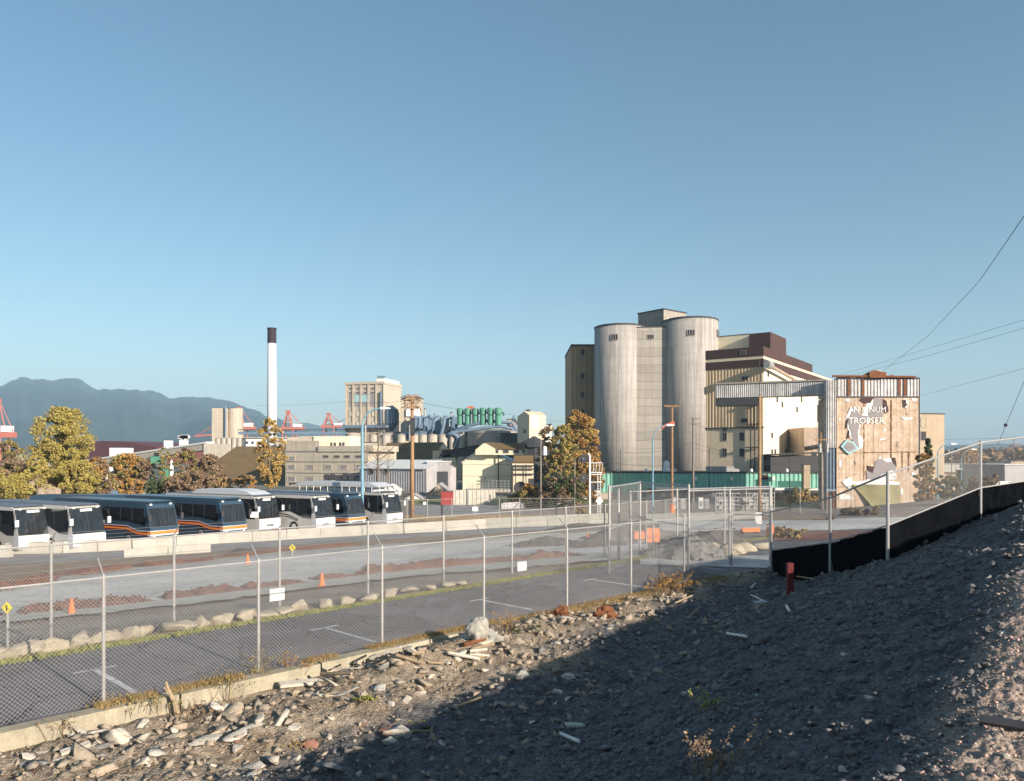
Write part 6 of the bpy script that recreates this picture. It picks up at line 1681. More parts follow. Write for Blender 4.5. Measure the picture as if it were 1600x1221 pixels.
def street_lamp(label, px, pyb, ypost, xarm, yarm, d, r=.1, m='blue_pole', lamp='lamp', rise=.85):
    x, y = Xp(px, d), d; z = Hf(x, y); 
    if pyb: z = min(z, Zp(pyb, d))
    t = thing('street_lamp', label, 'street lamp', (x, y, z)); h1 = Zp(ypost, d) - z; ha = Zp(yarm, d) - z; xa = (xarm - px) * d / F
    MB().tube([(0, 0, 0), (0, 0, h1)], r, 8, r2=r * .75).build('post', m, t)
    pts = [(xa * (1 - math.cos(a)) * 1.0, 0, h1 + (ha - h1) * math.sin(a) ** rise) for a in np.linspace(0, PI / 2, 10)]
    MB().tube(pts, r * .6, 6, r2=r * .45).build('arm', m, t)
    s_ = 1 if xa > 0 else -1
    mb = MB(); mb.extr([(xa - s_ * .1, ha + .10), (xa + s_ * .35, ha + .16), (xa + s_ * .95, ha + .06), (xa + s_ * .95, ha - .04), (xa, ha - .10)], 'y', -.16, .16); mb.build('lamp_head', lamp, t)
    return t
street_lamp('tall blue street lamp with a curved arm rising between the coaches', 566, 820, 668, 595, 638.5, 78, .17)
street_lamp('blue street lamp with curved arm pointing right, before the left silo', 1020, 790, 690, 1042, 665, 100, .13)
street_lamp('distant blue street lamp nearest to the tan block', 1465, 780, 712, 1486, 694, 130, .13)
street_lamp('distant blue street lamp with curved arm in the middle of the right background', 1502, 775, 722, 1518, 702.5, 150, .13)
for k, (px, yt) in enumerate(((1487, 705), (1507, 712), (1513, 712), (1531, 690), (1565, 698), (1584, 682), (1494, 728), (1556, 718))):
    pole('light_mast', 'distant mast ' + ('right of the tan block', 'near the middle lamp', 'slim, between two lamps', 'standing behind the tall fence post', 'left of the grey boxy shed', 'tallest, before the grey boxy shed', 'short, beside the pale warehouse', 'short, left of the boxy shed')[k], px, 770, yt, 160 + k * 6, .11, 'pole_grey', (), cat='mast')
# railway signal
x, y, d = Xp(921.5, 118), 118, 118; z = Hf(x, y)
sg = thing('railway_signal', 'white railway signal mast with two round black target heads and a ladder', 'railway signal', (x, y, z)); h = Zp(712, d) - z
MB().tube([(0, 0, 0), (0, 0, h), (-.25, 0, h + .3)], .16, 10).build('mast', 'white_paint', sg)
for yy in (717, 746.5):
    zz = Zp(yy, d) - z; mb = MB(); mb.lathe(0, 0, [(.62, 0), (.62, .06)], 24); mb.v = [(-.95 + v[0], -.35 - v[2], zz + v[1] * 1.12) for v in mb.v]; mb.box(-.4, 0, -.1, .05, zz - .05, zz + .05); hd = mb.build('target_head', 'dark_metal', sg)
    mb = MB()
    for q in ((-.15, .05), (0, .05), (-.07, -.07)): 
        m2 = MB(); m2.lathe(0, 0, [(.08, 0), (.07, .14)], 10); m2.v = [(-.95 + q[0] + v[0], -.42 - v[2], zz + q[1] + v[1]) for v in m2.v]; mb.add(m2.v, m2.f)
    mb.build('lens', 'chrome', hd)
mb = MB()
for zz in (724, 739, 742, 754): mb.box(0, 1.9, -.05, .05, Zp(zz, d) - z, Zp(zz, d) - z + .1)
for xx in (.5, .9, 1.4, 1.85): mb.tube([(xx, 0, Zp(739, d) - z), (xx + .12, 0, Zp(724, d) - z)], .04, 4)
for xx in (1.2, 1.65): mb.tube([(xx, 0, 0), (xx, 0, Zp(739, d) - z)], .05, 4)
k_ = 0
while k_ * .35 < Zp(739, d) - z: mb.box(1.2, 1.65, -.02, .02, k_ * .35, k_ * .35 + .04); k_ += 1
mb.build('ladder', 'white_paint', sg)
mb = MB(); mb.box(.3, 1.8, .3, 1.2, Zp(766, d) - z, Zp(757, d) - z); mb.build('relay_box', 'dark_metal', sg)
x, y, d = Xp(936.5, 100), 100, 100; z = Hf(x, y); t = thing('small_sign', 'small white diamond sign on a thin post left of the green warehouse', 'sign', (x, y, z))
MB().tube([(0, 0, 0), (0, 0, Zp(783, d) - z)], .04, 6).build('post', 'galv', t); c = Zp(783, d) - z; mb = MB(); mb.extr([(-.5, c), (0, c - .6), (.5, c), (0, c + .6)], 'y', -.06, -.03); mb.build('plate', 'white_paint', t)

def wire(label, pts, r=.02, sag=0, m='dark_metal', n=24):
    out = []
    for (a, b) in zip(pts[:-1], pts[1:]):
        a, b = Vector(a), Vector(b)
        for k in range(n + (1 if b == Vector(pts[-1]) else 0)):
            t = k / n; p = a.lerp(b, t); p.z -= sag * 4 * t * (1 - t); out.append(p)
    mb = MB(); mb.tube(out, r, 4, cap=False); o = mb.build('overhead_cable', m); tag(o, label, 'cable'); return o
wire('thick dark cable sweeping down from the upper right edge to the torn tower', [P(1700, 150, 30), P(1600, 338, 48), P(1530, 440, 72), P(1450, 525, 105), P(1375, 584, 150)], .028)
wire('upper of two thin cables reaching the torn tower from the right', [P(1760, 462, 60), P(1600, 500, 95), P(1450, 545, 130), P(1300, 590, 170)], .02)
wire('lower of two thin cables reaching the torn tower from the right', [P(1760, 478, 60), P(1600, 513, 95), P(1450, 556, 130), P(1316, 590, 160)], .02)
wire('thin cable rising rightward from the side of the torn tower', [P(1437, 619, 150), P(1600, 576, 90), P(1750, 528, 60)], .018)
wire('nearly level cable right of the tan block', [P(1476, 687, 214), P(1573, 685, 170), P(1660, 676, 120)], .025)
cb = wire('thin guy cable with a black clamp running down behind the fence rail', [P(1630, 540, 26), P(1600, 597, 27), P(1571, 666, 28), P(1559, 696, 28.5)], .009)
mb = MB(); c = P(1571.5, 665, 27.9); mb.lathe(c[0], c[1], [(.03, c[2] - .05), (.06, c[2] - .02), (.06, c[2] + .04), (.03, c[2] + .07)], 8); tag(mb.build('cable_clamp', 'dark_metal'), 'black clamp on the thin guy cable above the fence', 'clamp')
wire('thin cable running right from the tall wooden pole over the plant', [tuple(T1 - Vector((0, 0, .5))), P(750, 640, 150), P(920, 662, 190)], .02, .4)
wire('thin cable running left from the tall wooden pole', [tuple(T1 - Vector((0, 0, .5))), P(540, 628, 160), P(400, 634, 240)], .018, .3)
for k, (a, b, s_) in enumerate((((960, 706), (1083, 692), .8), ((1083, 663), (1330, 700), 1.2), ((940, 722), (1300, 712), 1.5), ((1083, 692), (1340, 742), 1.0), ((1083, 700), (1290, 726), .8))):
    wire(('uppermost left', 'long sagging', 'lowest level', 'downward sloping', 'short middle')[k] + ' utility cable crossing before the silos', [P(*a, 122), P(*b, 135)], .022, s_)

# ================================================================ TREES
def leaves(name, C_, rad, per, size, m, parent, seed, ori=None, vertical=.0):
    rg = np.random.default_rng(seed)
    C_ = np.asarray(C_); n = len(C_)
    off_ = rg.normal(0, 1, (n, per, 3)); off_ /= np.linalg.norm(off_, axis=2, keepdims=True) + 1e-9
    off_ *= rg.random((n, per, 1)) ** .45 * np.asarray(rad)[:, None, None]
    Pp = (C_[:, None, :] + off_ * np.array([1, 1, .85])).reshape(-1, 3); k = len(Pp)
    a = rg.normal(0, 1, (k, 3)); a /= np.linalg.norm(a, axis=1, keepdims=True)
    b = rg.normal(0, 1, (k, 3)); b = np.cross(a, b); b /= np.linalg.norm(b, axis=1, keepdims=True)
    s_ = size * rg.uniform(.5, 1.25, (k, 1))
    a, b = a * s_, b * s_ * .7
    V_ = np.stack([Pp - a, Pp - b, Pp + a, Pp + b], 1).reshape(-1, 3); F_ = np.arange(4 * k).reshape(-1, 4)
    return npmesh(name, V_, F_, m, parent=parent)
def tree(label, px, yb, yt, wpx, d, m, seed=1, dens=1., name='tree', shape='round', trunk=.22, bare=.5, lo=.25, m2=None, leafs=None, group=None, trunks=1, trunk_m='bark'):
    x, y = Xp(px, d), d; z = min(Hf(x, y), Zp(yb, d)) ; z = Zp(yb, d) if yb else z
    h = Zp(yt, d) - z; W = wpx * d / F / 2
    t = thing(name, label, 'tree' if h > 2.5 else 'shrub', (x, y, z), 0, group)
    rg = random.Random(seed)
    tips = []; mb = MB()
    for q in range(trunks):
        bx = rg.uniform(-.3, .3) * W * (trunks > 1)
        lean = rg.uniform(-.12, .12) * W
        top = h * rg.uniform(.75, .92)
        tp = [(bx + lean * s_ ** 2 + rg.uniform(-.05, .05) * W * s_, rg.uniform(-.05, .05) * W, top * s_) for s_ in (0, .2, .4, .6, .8, 1)]
        mb.tube(tp, trunk * h / 10, 7, r2=trunk * h / 10 * .18)
        nl = int(12 + 10 * bare)
        for k in range(nl):
            s_ = rg.uniform(lo * .8, .95); i = min(4, int(s_ * 5)); f = s_ * 5 - i
            a = Vector(tp[i]).lerp(Vector(tp[i + 1]), f); an = rg.uniform(0, 2 * PI)
            prof = (1 - abs(s_ - .5) * .9) if shape == 'round' else (.75 if shape == 'column' else (1.05 - s_))
            L = W * prof * rg.uniform(.6, .95)
            e = a + Vector((math.cos(an) * L, math.sin(an) * L, L * rg.uniform(.3, .9))); mid = a.lerp(e, .5) + Vector((0, 0, -.05 * L))
            r_ = trunk * h / 10 * .35 * (1.1 - s_)
            mb.tube([a, mid, e], r_, 4, r2=r_ * .25); tips.append(e)
            for _ in range(int(2 + 3 * bare)):
                e2 = mid.lerp(e, rg.random()) ; e3 = e2 + Vector((rg.gauss(0, .3), rg.gauss(0, .3), rg.uniform(.1, .5))) * L * .6
                mb.tube([e2, e3], r_ * .35, 3, r2=r_ * .1); tips.append(e3)
    mb.build('trunk', trunk_m, t)
    if leafs != 0:
        n = leafs or int(88 * dens); Cc = []; rad = []
        while len(Cc) < n:
            u = rg.uniform(lo, 1.0)
            if shape == 'round': pr = math.sqrt(max(0, 1 - ((u - (lo + 1) / 2) / ((1 - lo) / 2)) ** 2)) ** .75
            elif shape == 'column': pr = min(1, (1 - u) * 4 + .15) * min(1, (u - lo) * 4 + .5)
            else: pr = (1 - u) * 1.0 + .04
            an = rg.uniform(0, 2 * PI); lob = 1 + .22 * math.sin(an * 2 + seed) * math.cos(u * 9 + seed) + .12 * math.sin(an * 5 + u * 14)
            rr = W * pr * lob * (rg.random() ** .45)
            Cc.append((math.cos(an) * rr, math.sin(an) * rr, h * u)); rad.append(W * rg.uniform(.10, .24))
        for e in tips[::3]: Cc.append(tuple(e)); rad.append(W * .14)
        Cc, rad = np.array(Cc), np.array(rad)
        size = max(.11, d * .0013)
        per = int(34 * (W / max(1, len(Cc)) ** .0) ** .0)
        per = int(np.clip((W * .17 / size) ** 2 * 13, 18, 90))
        if m2:
            h_ = len(Cc) // 2; leaves('crown', Cc[:h_], rad[:h_], per, size, m, t, seed); leaves('crown', Cc[h_:], rad[h_:], per, size, m2, t, seed + 1)
        else: leaves('crown', Cc, rad, per, size, m, t, seed)
    return t
tree('big yellow-green deciduous tree at the left, tallest tree below the mountain', 99, 775, 640, 84, 128, 'gold_leaf', 3, 3.4, lo=.12, name='broadleaf_tree')
tree('yellow-green lower crown in front of the big left tree', 122, 778, 722, 60, 122, 'gold_leaf', 4, 1.3, lo=.05, name='broadleaf_tree')
tree('narrow golden poplar hiding the foot of the smokestack', 422, 772, 655, 44, 130, 'pale_leaf', 7, 1.25, shape='round', lo=.1, name='poplar_tree', trunk=.15)
tree('orange and green maple bush left of the green hopper', 200, 772, 712, 62, 150, 'olive_leaf', 8, 1.6, lo=.05, name='maple_tree', m2='rust_leaf')
tree('brown bare bushy tree right of the maple', 228, 770, 718, 30, 148, 'brown_twig', 9, .5, lo=.2, bare=1, name='bare_tree')
tree('thin yellow tree right of the green hopper', 258, 770, 700, 24, 146, 'olive_leaf', 10, .35, lo=.3, bare=1, name='thin_tree')
tree('sparse brown tree before the inclined gallery end', 290, 770, 702, 44, 150, 'brown_twig', 12, .7, lo=.2, bare=1, name='bare_tree', m2='olive_leaf')
tree('bare brown tree before the brown storage roof', 325, 770, 712, 52, 155, 'brown_twig', 13, .7, lo=.2, bare=1, name='bare_tree')
tree('low dark green shrub under the sloping gallery', 243, 772, 752, 34, 140, 'dark_leaf', 14, .6, lo=.0, name='shrub')
tree('low brown red shrub behind the bus roofs', 275, 772, 748, 40, 142, 'brown_twig', 15, .6, lo=.0, name='shrub')
tree('leafy yellowing tree at the left edge in front of the crane', 16, 776, 690, 56, 120, 'olive_leaf', 16, .8, lo=.1, bare=.6, name='broadleaf_tree', m2='brown_twig')
tree('slender yellow tree between the crane and the big left tree', 58, 776, 706, 34, 118, 'gold_leaf', 17, .3, lo=.2, bare=1, name='thin_tree')
tree('yellow scrub at the far left behind the coach roofs', 20, 782, 748, 90, 112, 'gold_leaf', 18, .9, lo=.0, name='shrub')
tree('mixed brown shrub right of the big left tree', 152, 776, 715, 40, 132, 'brown_twig', 19, .9, lo=.05, name='shrub', m2='rust_leaf')
tree('yellow tree cut by the left picture edge', -30, 778, 680, 70, 125, 'gold_leaf', 61, 1.0, lo=.1, name='broadleaf_tree')
tree('bare branching tree before the grey metal shed, right of the blue lamp', 590, 770, 655, 70, 150, 'brown_twig', 20, .25, leafs=0, bare=2.2, name='bare_tree', trunk=.2)
tree('second bare tree close behind the coaches roof rack', 606, 772, 690, 40, 158, 'brown_twig', 21, .2, leafs=0, bare=1.6, name='bare_tree', trunk=.14)
tree('tall orange autumn tree beside the left silo', 905, 790, 644, 66, 168, 'rust_leaf', 22, 2.2, lo=.08, name='autumn_tree', m2='pale_leaf')
tree('yellow-green autumn tree left of the tall orange one', 880, 792, 668, 50, 160, 'olive_leaf', 23, 1.5, lo=.05, name='autumn_tree', m2='gold_leaf')
tree('brown thinning tree at the left of the autumn group', 858, 792, 664, 40, 165, 'brown_twig', 24, 1.0, lo=.15, bare=1, name='autumn_tree', m2='rust_leaf')
tree('rust coloured low tree right below the silo wall', 927, 790, 700, 34, 158, 'rust_leaf', 25, .9, lo=.05, name='autumn_tree')
tree('dark undergrowth shrub below the autumn trees', 880, 794, 745, 80, 152, 'dark_leaf', 26, .9, lo=0, name='shrub', m2='brown_twig')
tree('bushy ivy covered shrub behind the slatted fence', 830, 792, 767, 62, 158, 'olive_leaf', 27, 1.2, lo=0, name='shrub', m2='rust_leaf')
tree('small leafy bush before the pale slatted wall', 757, 790, 776, 16, 170, 'olive_leaf', 28, .4, lo=0, name='shrub')
tree('green fir tree right of the torn tower', 1450, 790, 684, 36, 120, 'dark_leaf', 30, 1.1, shape='cone', lo=.05, name='fir_tree')
tree('orange shrub at the foot of the fir, right of the torn tower', 1444, 795, 710, 36, 100, 'rust_leaf', 31, 1.0, lo=.0, name='shrub')
tree('dark green round bush between fir and tall fence post', 1484, 780, 745, 40, 110, 'dark_leaf', 32, 1.0, lo=.0, name='shrub', m2='olive_leaf')
tree('rusty round tree beyond the middle street lamp', 1514, 735, 702, 34, 260, 'rust_leaf', 33, .8, lo=.1, name='autumn_tree')
tree('bare brush left of the torn tower foot', 1290, 850, 812, 40, 55, 'brown_twig', 34, .5, lo=0, bare=1.5, name='shrub')
tree('yellow weeds behind the corner post', 1232, 860, 828, 50, 42, 'dry_grass', 35, .7, lo=0, name='shrub')
tree('reddish flowering shrub on the lawn before the green warehouse', 1250, 786, 774, 46, 128, 'rust_leaf', 36, .8, lo=0, name='shrub', m2='olive_leaf')
tree('bare brush right below the torn tower', 1345, 850, 800, 70, 60, 'brown_twig', 37, .6, lo=0, bare=1.5, name='shrub')
tree('bare twiggy brush by the fence right of the torn tower', 1535, 800, 750, 60, 70, 'brown_twig', 38, .6, lo=0, bare=1.5, name='shrub')
tree('dry brush clump at the rail bed left of the signal', 905, 812, 794, 26, 120, 'dry_grass', 39, .5, lo=0, name='shrub')
for k, (px, yt, w_, m_, m2_) in enumerate(((-10, 735, 60, 'brown_twig', 'dry_grass'), (45, 728, 50, 'dry_grass', 'brown_twig'), (160, 735, 44, 'brown_twig', 'olive_leaf'), (205, 748, 40, 'rust_leaf', 'brown_twig'), (300, 738, 50, 'brown_twig', None), (345, 742, 44, 'brown_twig', 'dry_grass'), (385, 744, 40, 'brown_twig', 'rust_leaf'))):
    tree(('leftmost', 'second', 'third', 'fourth', 'fifth', 'sixth', 'rightmost')[k] + ' wispy brown thicket in the scrub line behind the coaches', px, 782, yt, w_, 118 + 4 * k, m_, 80 + k, .7, lo=0, bare=1.6, name='shrub', m2=m2_, leafs=26)
# distant woods
def wood(label, x0, x1, y0, yt, d0, d1, n, m, seed, size):
    rg = np.random.default_rng(seed); px = rg.uniform(x0, x1, n); d = rg.uniform(d0, d1, n); X = (px - 800) / F * d
    base = -6.2; top = EYE - (np.interp(px, [p[0] for p in yt], [p[1] for p in yt]) + rg.uniform(-1, 4, n) - HZ) / F * d
    u = rg.random(n) ** .7; Z = base + (np.maximum(top, base + 1) - base) * u
    o = leaves('distant_wood', np.stack([X, d, Z], 1), np.full(n, size * 2.4), 9, size, m, None, seed); stuff(o, label, 'wood')
wood('far brown and green tree belt under the hills at the right', 1430, 2000, 712, [(1430, 712), (1480, 708), (1540, 706), (1600, 702), (2000, 700)], 420, 700, 2600, 'brown_twig', 40, 1.6)
wood('far dark tree belt under the hills at the right', 1430, 2000, 712, [(1430, 712), (1480, 710), (1540, 708), (1600, 706), (2000, 702)], 450, 700, 1600, 'dark_leaf', 41, 1.7)
wood('far tree belt on the horizon behind the plant', -500, 1200, 712, [(-500, 700), (0, 704), (300, 706), (850, 700), (930, 698), (1200, 703)], 900, 1200, 2200, 'olive_leaf', 42, 2.6)

# ================================================================ RIGHT BACKGROUND AND SMALL THINGS
def bsimple(name, label, cat, px0, px1, ytop, d, depth, m, roof='old_concrete'):
    return simple(name, label, cat, px0, px1, ytop, d, depth, m, roof, base=-6.4)
bsimple('pale_warehouse', 'long pale flat warehouse in the right distance behind the lamps', 'warehouse', 1450, 1545, 726, 330, 30, 'white_concrete')
bsimple('brown_roof_hall', 'low brown roofed hall in front of the pale warehouse', 'hall', 1440, 1540, 741, 230, 16, 'weathered_wall', 'brown_roof')
bsimple('grey_boxy_shed', 'grey boxy shed at the right edge behind the fence', 'shed', 1570, 1680, 727, 150, 14, 'grey_siding', 'white_dirty')
f = bsimple('dark_open_hall', 'dark shaded hall left of the grey boxy shed', 'hall', 1544, 1572, 737, 190, 14, 'dark_roof')
bsimple('tan_low_block', 'low tan block at the far right above the boxy shed', 'building', 1580, 1660, 722, 380, 20, 'tan_siding')
for k in range(14):
    px = 1445 + k * 17 + random.uniform(-5, 5); d = random.uniform(420, 640)
    bsimple('distant_house', 'tiny distant house under the hills, ' + ('number-free') if False else 'tiny distant house in the tree belt under the right hills', 'house', px, px + random.uniform(5, 11), random.uniform(708, 714), d, 10, random.choice(('white_dirty', 'cream', 'taupe', 'grey_siding')), random.choice(('dark_roof', 'brown_roof'))).root['group'] = 'tiny houses in the distant tree belt'
for k, (px, m) in enumerate(((1556, 'white_paint'), (1548, 'container_red'), (1563, 'white_paint'), (1540, 'grey_siding'))):
    x, y = Xp(px, 128), 128; z = Hf(x, y)
    t = thing('parked_van', ('white van before the dark hall at the right', 'red van left of the white one at the right', 'second white van close to the boxy shed', 'grey van leftmost of the distant vehicles')[k], 'van', (x, y, z), R(20))
    mb = MB(); mb.extr([(-2.4, .35), (2.4, .35), (2.4, 1.1), (1.8, 1.3), (1.3, 2.1), (-2.4, 2.1)], 'y', -.95, .95); mb.build('body', m, t)
    mb = MB(); mb.extr([(1.75, 1.32), (1.32, 2.0), (.6, 2.0), (.6, 1.32)], 'y', -.97, .97); mb.build('window', 'glass_dark', t)
    for a in (-1.5, 1.5):
        for b in (-1, 1):
            mb = MB(); mb.lathe(0, 0, [(.35, -.1), (.35, .1)], 12); mb.v = [(a + v[0], b * .92 + v[2], .35 + v[1]) for v in mb.v]; mb.build('wheel', 'tyre', t)

# cones, signs, site things
def cone(label, px, py, h):
    x, y, z = ray_ground(px, py); t = thing('traffic_cone', label, 'cone', (x, y, z + .05))
    MB().box(-.2 * h / .7, .2 * h / .7, -.2 * h / .7, .2 * h / .7, 0, .04).build('base', 'orange', t)
    MB().lathe(0, 0, [(.15 * h / .7, .04), (.03, h)], 14).build('cone', 'orange', t); MB().lathe(0, 0, [(.105 * h / .7, h * .42), (.075 * h / .7, h * .62)], 14).build('band', 'white_paint', t)
cone('orange traffic cone at the left on the edge of the pale lane', 112, 963, .48)
cone('orange traffic cone in the gap between rubble windrows, centre left', 503, 919, .5)
cone('small orange traffic cone near the dark heap, right of centre', 918, 852, .6)
cone('small orange traffic cone at the far side of the pale lane', 427 - 40, 883, .5)
def diamond(label, px, py, d, w, post=True):
    x, y = Xp(px, d), d; z = Hf(x, y); c = Zp(py, d) - z; t = thing('warning_sign', label, 'sign', (x, y, z), R(-8))
    w2 = w / 2; mb = MB(); mb.extr([(-w2, c), (0, c - w2), (w2, c), (0, c + w2)], 'y', -.03, -.01); pl = mb.build('plate', 'yellow', t)
    mb = MB(); mb.box(-w * .05, w * .05, -.037, -.031, c - w * .22, c + w * .24); mb.extr([(-w * .15, c + w * .10), (w * .15, c + w * .10), (0, c + w * .3)], 'y', -.04, -.037); mb.box(.05 * w, w * .2, -.037, -.031, c - w * .12, c - w * .04); mb.build('symbol', 'dark_metal', pl)
    MB().tube([(0, 0, 0), (0, 0, c + w * .3)], .03, 6).build('post', 'galv', t)
diamond('yellow diamond road sign at the far left edge before the pale lane', 12, 950, 17.4, .26)
diamond('yellow diamond road sign left of centre beyond the pale lane', 457, 856, 44, .42)
def board(label, px0, px1, py0, py1, plane_w, m='white_paint'):
    """sign board wired to a fence standing on the line w=plane_w"""
    x0, y0 = onW(px0, plane_w); x1, y1 = onW(px1, plane_w)
    t = thing('notice_board', label, 'sign', (x0, y0, Zp(py1, y0)), math.atan2(y1 - y0, x1 - x0)); L = math.hypot(x1 - x0, y1 - y0); h = (py1 - py0) * y0 / F
    MB().box(0, L, -.06, -.045, 0, h).build('plate', m, t)
    mb = MB()
    for x in (.04, L - .04):
        for z in (.04, h - .04): mb.box(x - .012, x + .012, -.066, -.061, z - .012, z + .012)
    mb.build('fastener', 'dark_metal', t)
board('blank white notice board on the second fence, left of centre', 420, 443, 921, 940, 20.6)
board('blank white notice board on the second fence, right of centre', 807, 821, 878, 893, 20.6)
def board_px(label, px0, px1, py0, py1, d, m='white_paint'):
    t = thing('notice_board', label, 'sign', P(px0, py1, d)); w = (px1 - px0) * d / F; h = (py1 - py0) * d / F
    MB().box(0, w, -.03, 0, 0, h).build('plate', m, t); MB().box(0.02, .06, -.035, -.031, .02, .06).build('fastener', 'dark_metal', t)
board_px('blank white board on the bus fence before the third coach from the right', 391, 404, 800, 809, 69)
board_px('blank white board on the thin fence right of the wooden pole', 738, 747, 792, 799, 84)
board_px('small white board on the thin fence just right of the wooden pole', 661, 666, 784.5, 789, 110)
board_px('pale notice board on the gate right of the boulders', 1180, 1190, 801, 819, 31, 'white_dirty')
mb = MB(); c = P(690.5, 800, 84); mb.box(c[0] - .12, c[0] + .12, c[1] - .1, c[1], c[2] - .35, c[2] + .75); tag(mb.build('post_box', 'dark_metal'), 'small black box hanging on the thin fence right of the wooden pole', 'box')
# orange plastic barriers in the yard
for k, (px, py, w, h) in enumerate(((1010, 845, 1.5, .45), (1019, 850, .7, .8), (1000, 842, .8, .4), (1172, 834, 1.1, .35), (1203, 842, .28, .75))):
    x, y, z = ray_ground(px, py); t = thing('plastic_barrier', ('long low orange plastic barrier on the pale lane', 'upright orange block at the right of the low barrier', 'short orange barrier piece at the left of the group', 'orange board near the tan boulders', 'orange drum beside the corner post')[k], 'barrier', (x, y, z + .03), .2)
    MB().box(-w / 2, w / 2, -.15, .15, .08, h).build('body', 'orange', t); MB().box(-w / 2 + .05, -w / 2 + .2, -.25, .25, 0, .08).build('foot', 'dark_metal', t); MB().box(w / 2 - .2, w / 2 - .05, -.25, .25, 0, .08).build('foot', 'dark_metal', t)
# steel racks and a thin fence before the green warehouse
d = 112; t = thing('steel_rack', 'pale steel storage rack of stacked rails standing before the green warehouse', 'rack', P(1118, 800, d)); w = 92 * d / F; h = 30 * d / F
mb = MB()
for k in range(8): u = w * k / 7; mb.box(u - .05, u + .05, -.05, .05, 0, h); mb.box(u - .05, u + .05, 1.2, 1.3, 0, h)
mb.build('upright', 'galv', t); mb = MB()
for k in range(5): mb.box(0, w, -.10, -.055, h * (.15 + .2 * k), h * (.15 + .2 * k) + .09)
mb.build('rail', 'galv', t); mb = MB()
for k in range(22): u = random.uniform(.2, w - 1.2); z_ = h * (.15 + .2 * random.randint(0, 3)) + .1; mb.box(u, u + random.uniform(.3, 1), .05, 1.1, z_, z_ + random.uniform(.15, .4))
mb.box(.1, w - .1, .45, .55, .05, h * .75); mb.build('stored_goods', 'galv', t)
fence_px('thin chain-link fence crossing the yard before the steel rack', [(1040, 806), (1082, 806), (1124, 806), (1166, 806), (1206, 806)], 2.4, prad=.04, pitch=.2, wr=.0022)
fence_px('inner chain-link fence with a middle rail between the gate fence and the gravel heaps', [(985, 872), (1058, 862), (1132, 854), (1205, 848)], 2.9, mid=1.45, prad=.045, pitch=.13, wr=.0019)
fence_px('thin chain-link fence on the lawn left of the corrugated tower leg', [(1210, 802), (1250, 802), (1292, 802), (1330, 802)], 2.2, prad=.04, pitch=.2, wr=.0022)
d = 125
for k, px in enumerate((1052, 1064, 1092, 1101)):
    f = Frame('equipment_cabinet', ('first', 'second', 'third', 'fourth')[k] + ' from left of the small pale cabinets along the green warehouse canopy', 'cabinet', px, d, px + 7, d, Zp(792, d) - .3)
    MB().box(0, f.W, 0, .7, 0, f.z(778 + 2 * (k % 2))).build('body', ('white_dirty', 'galv')[k % 2], f.root); MB().box(.12, f.W - .12, -.02, 0, .3, f.z(783)).build('door', 'window_grey', f.root)
# red post in shade
x, y, z = ray_ground(1234, 928); t = thing('marker_post', 'dark red square marker post standing in the shaded rubble', 'post', (x, y, z - .2))
MB().box(-.085, .085, -.085, .085, 0, Zp(881, y) - z + .2).build('shaft', 'red_paint', t); MB().box(-.09, .09, -.09, .09, Zp(881, y) - z + .2, Zp(881, y) - z + .22).build('cap', 'red_paint', t)
# tape on the fence
mb = MB(); c = P(1477, 806, 25.2)
mb.extr([(c[0], c[2]), (c[0] + .12, c[2] - .02), (c[0] + .16, c[2] - .32), (c[0] + .11, c[2] - .48), (c[0] + .05, c[2] - .3)], 'y', c[1] - .02, c[1] - .012); mb.tube([(c[0], c[1], c[2]), (c[0] + .45, c[1], c[2] - .22)], .012, 4)
tag(mb.build('tape_scrap', 'plastic'), 'pinkish scrap of tape fluttering from the embankment fence rail', 'tape')
# plastic sack
x, y, z = ray_ground(745, 1000); bm = bmesh.new(); bmesh.ops.create_icosphere(bm, subdivisions=4, radius=1)
for v in bm.verts:
    p = v.co; n = float(fbm(p.x * 1.6 + 3, p.y * 1.6 + p.z * 1.3, 4, 5)); v.co = Vector((p.x * .27, p.y * .22, p.z * .28 * (1 + .1 * p.x))) * (1 + .35 * n)
bm.normal_update()
me = bpy.data.meshes.new('plastic_sack'); bm.to_mesh(me); bm.free(); me.materials.append(M['plastic']); o = bpy.data.objects.new('plastic_sack', me); COL.objects.link(o); o.location = (x, y, z + .24); tag(o, 'crumpled translucent pale plastic sack slumped against the nearest fence', 'sack')
for p in me.polygons: p.use_smooth = True
def crumple(name, label, cat, px, py, s, m, seed):
    x, y, z = ray_ground(px, py); bm = bmesh.new(); bmesh.ops.create_icosphere(bm, subdivisions=3, radius=1)
    for v in bm.verts:
        p = v.co; n = float(fbm(p.x * 2.3 + seed, p.y * 2.3 + p.z * 2, 3, seed)); v.co = Vector((p.x * s[0], p.y * s[1], p.z * s[2])) * (1 + .7 * n)
    me = bpy.data.meshes.new(name); bm.to_mesh(me); bm.free(); me.materials.append(M[m]); o = bpy.data.objects.new(name, me); COL.objects.link(o); o.location = (x, y, float(HR(x, y)) + s[2] * .5); tag(o, label, cat)
crumple('plastic_sheet', 'small crumpled pale plastic beside the sack by the fence', 'plastic', 772, 998, (.2, .14, .12), 'plastic', 2)
crumple('rusty_sheet', 'rusty orange lump right of the stained block by the shadow edge', 'scrap', 945, 965, (.34, .18, .2), 'rust', 3)
crumple('rusty_sheet', 'rusty folded scrap leaning on the stained block', 'scrap', 878, 968, (.2, .14, .16), 'rust', 6)
crumple('plastic_sheet', 'white rag lying in the shade right of centre', 'plastic', 890, 1058, (.2, .14, .05), 'plastic', 9)
crumple('plastic_sheet', 'pale crumpled scrap in the shade near the marker post', 'plastic', 1190, 938, (.2, .1, .05), 'white_dirty', 12)
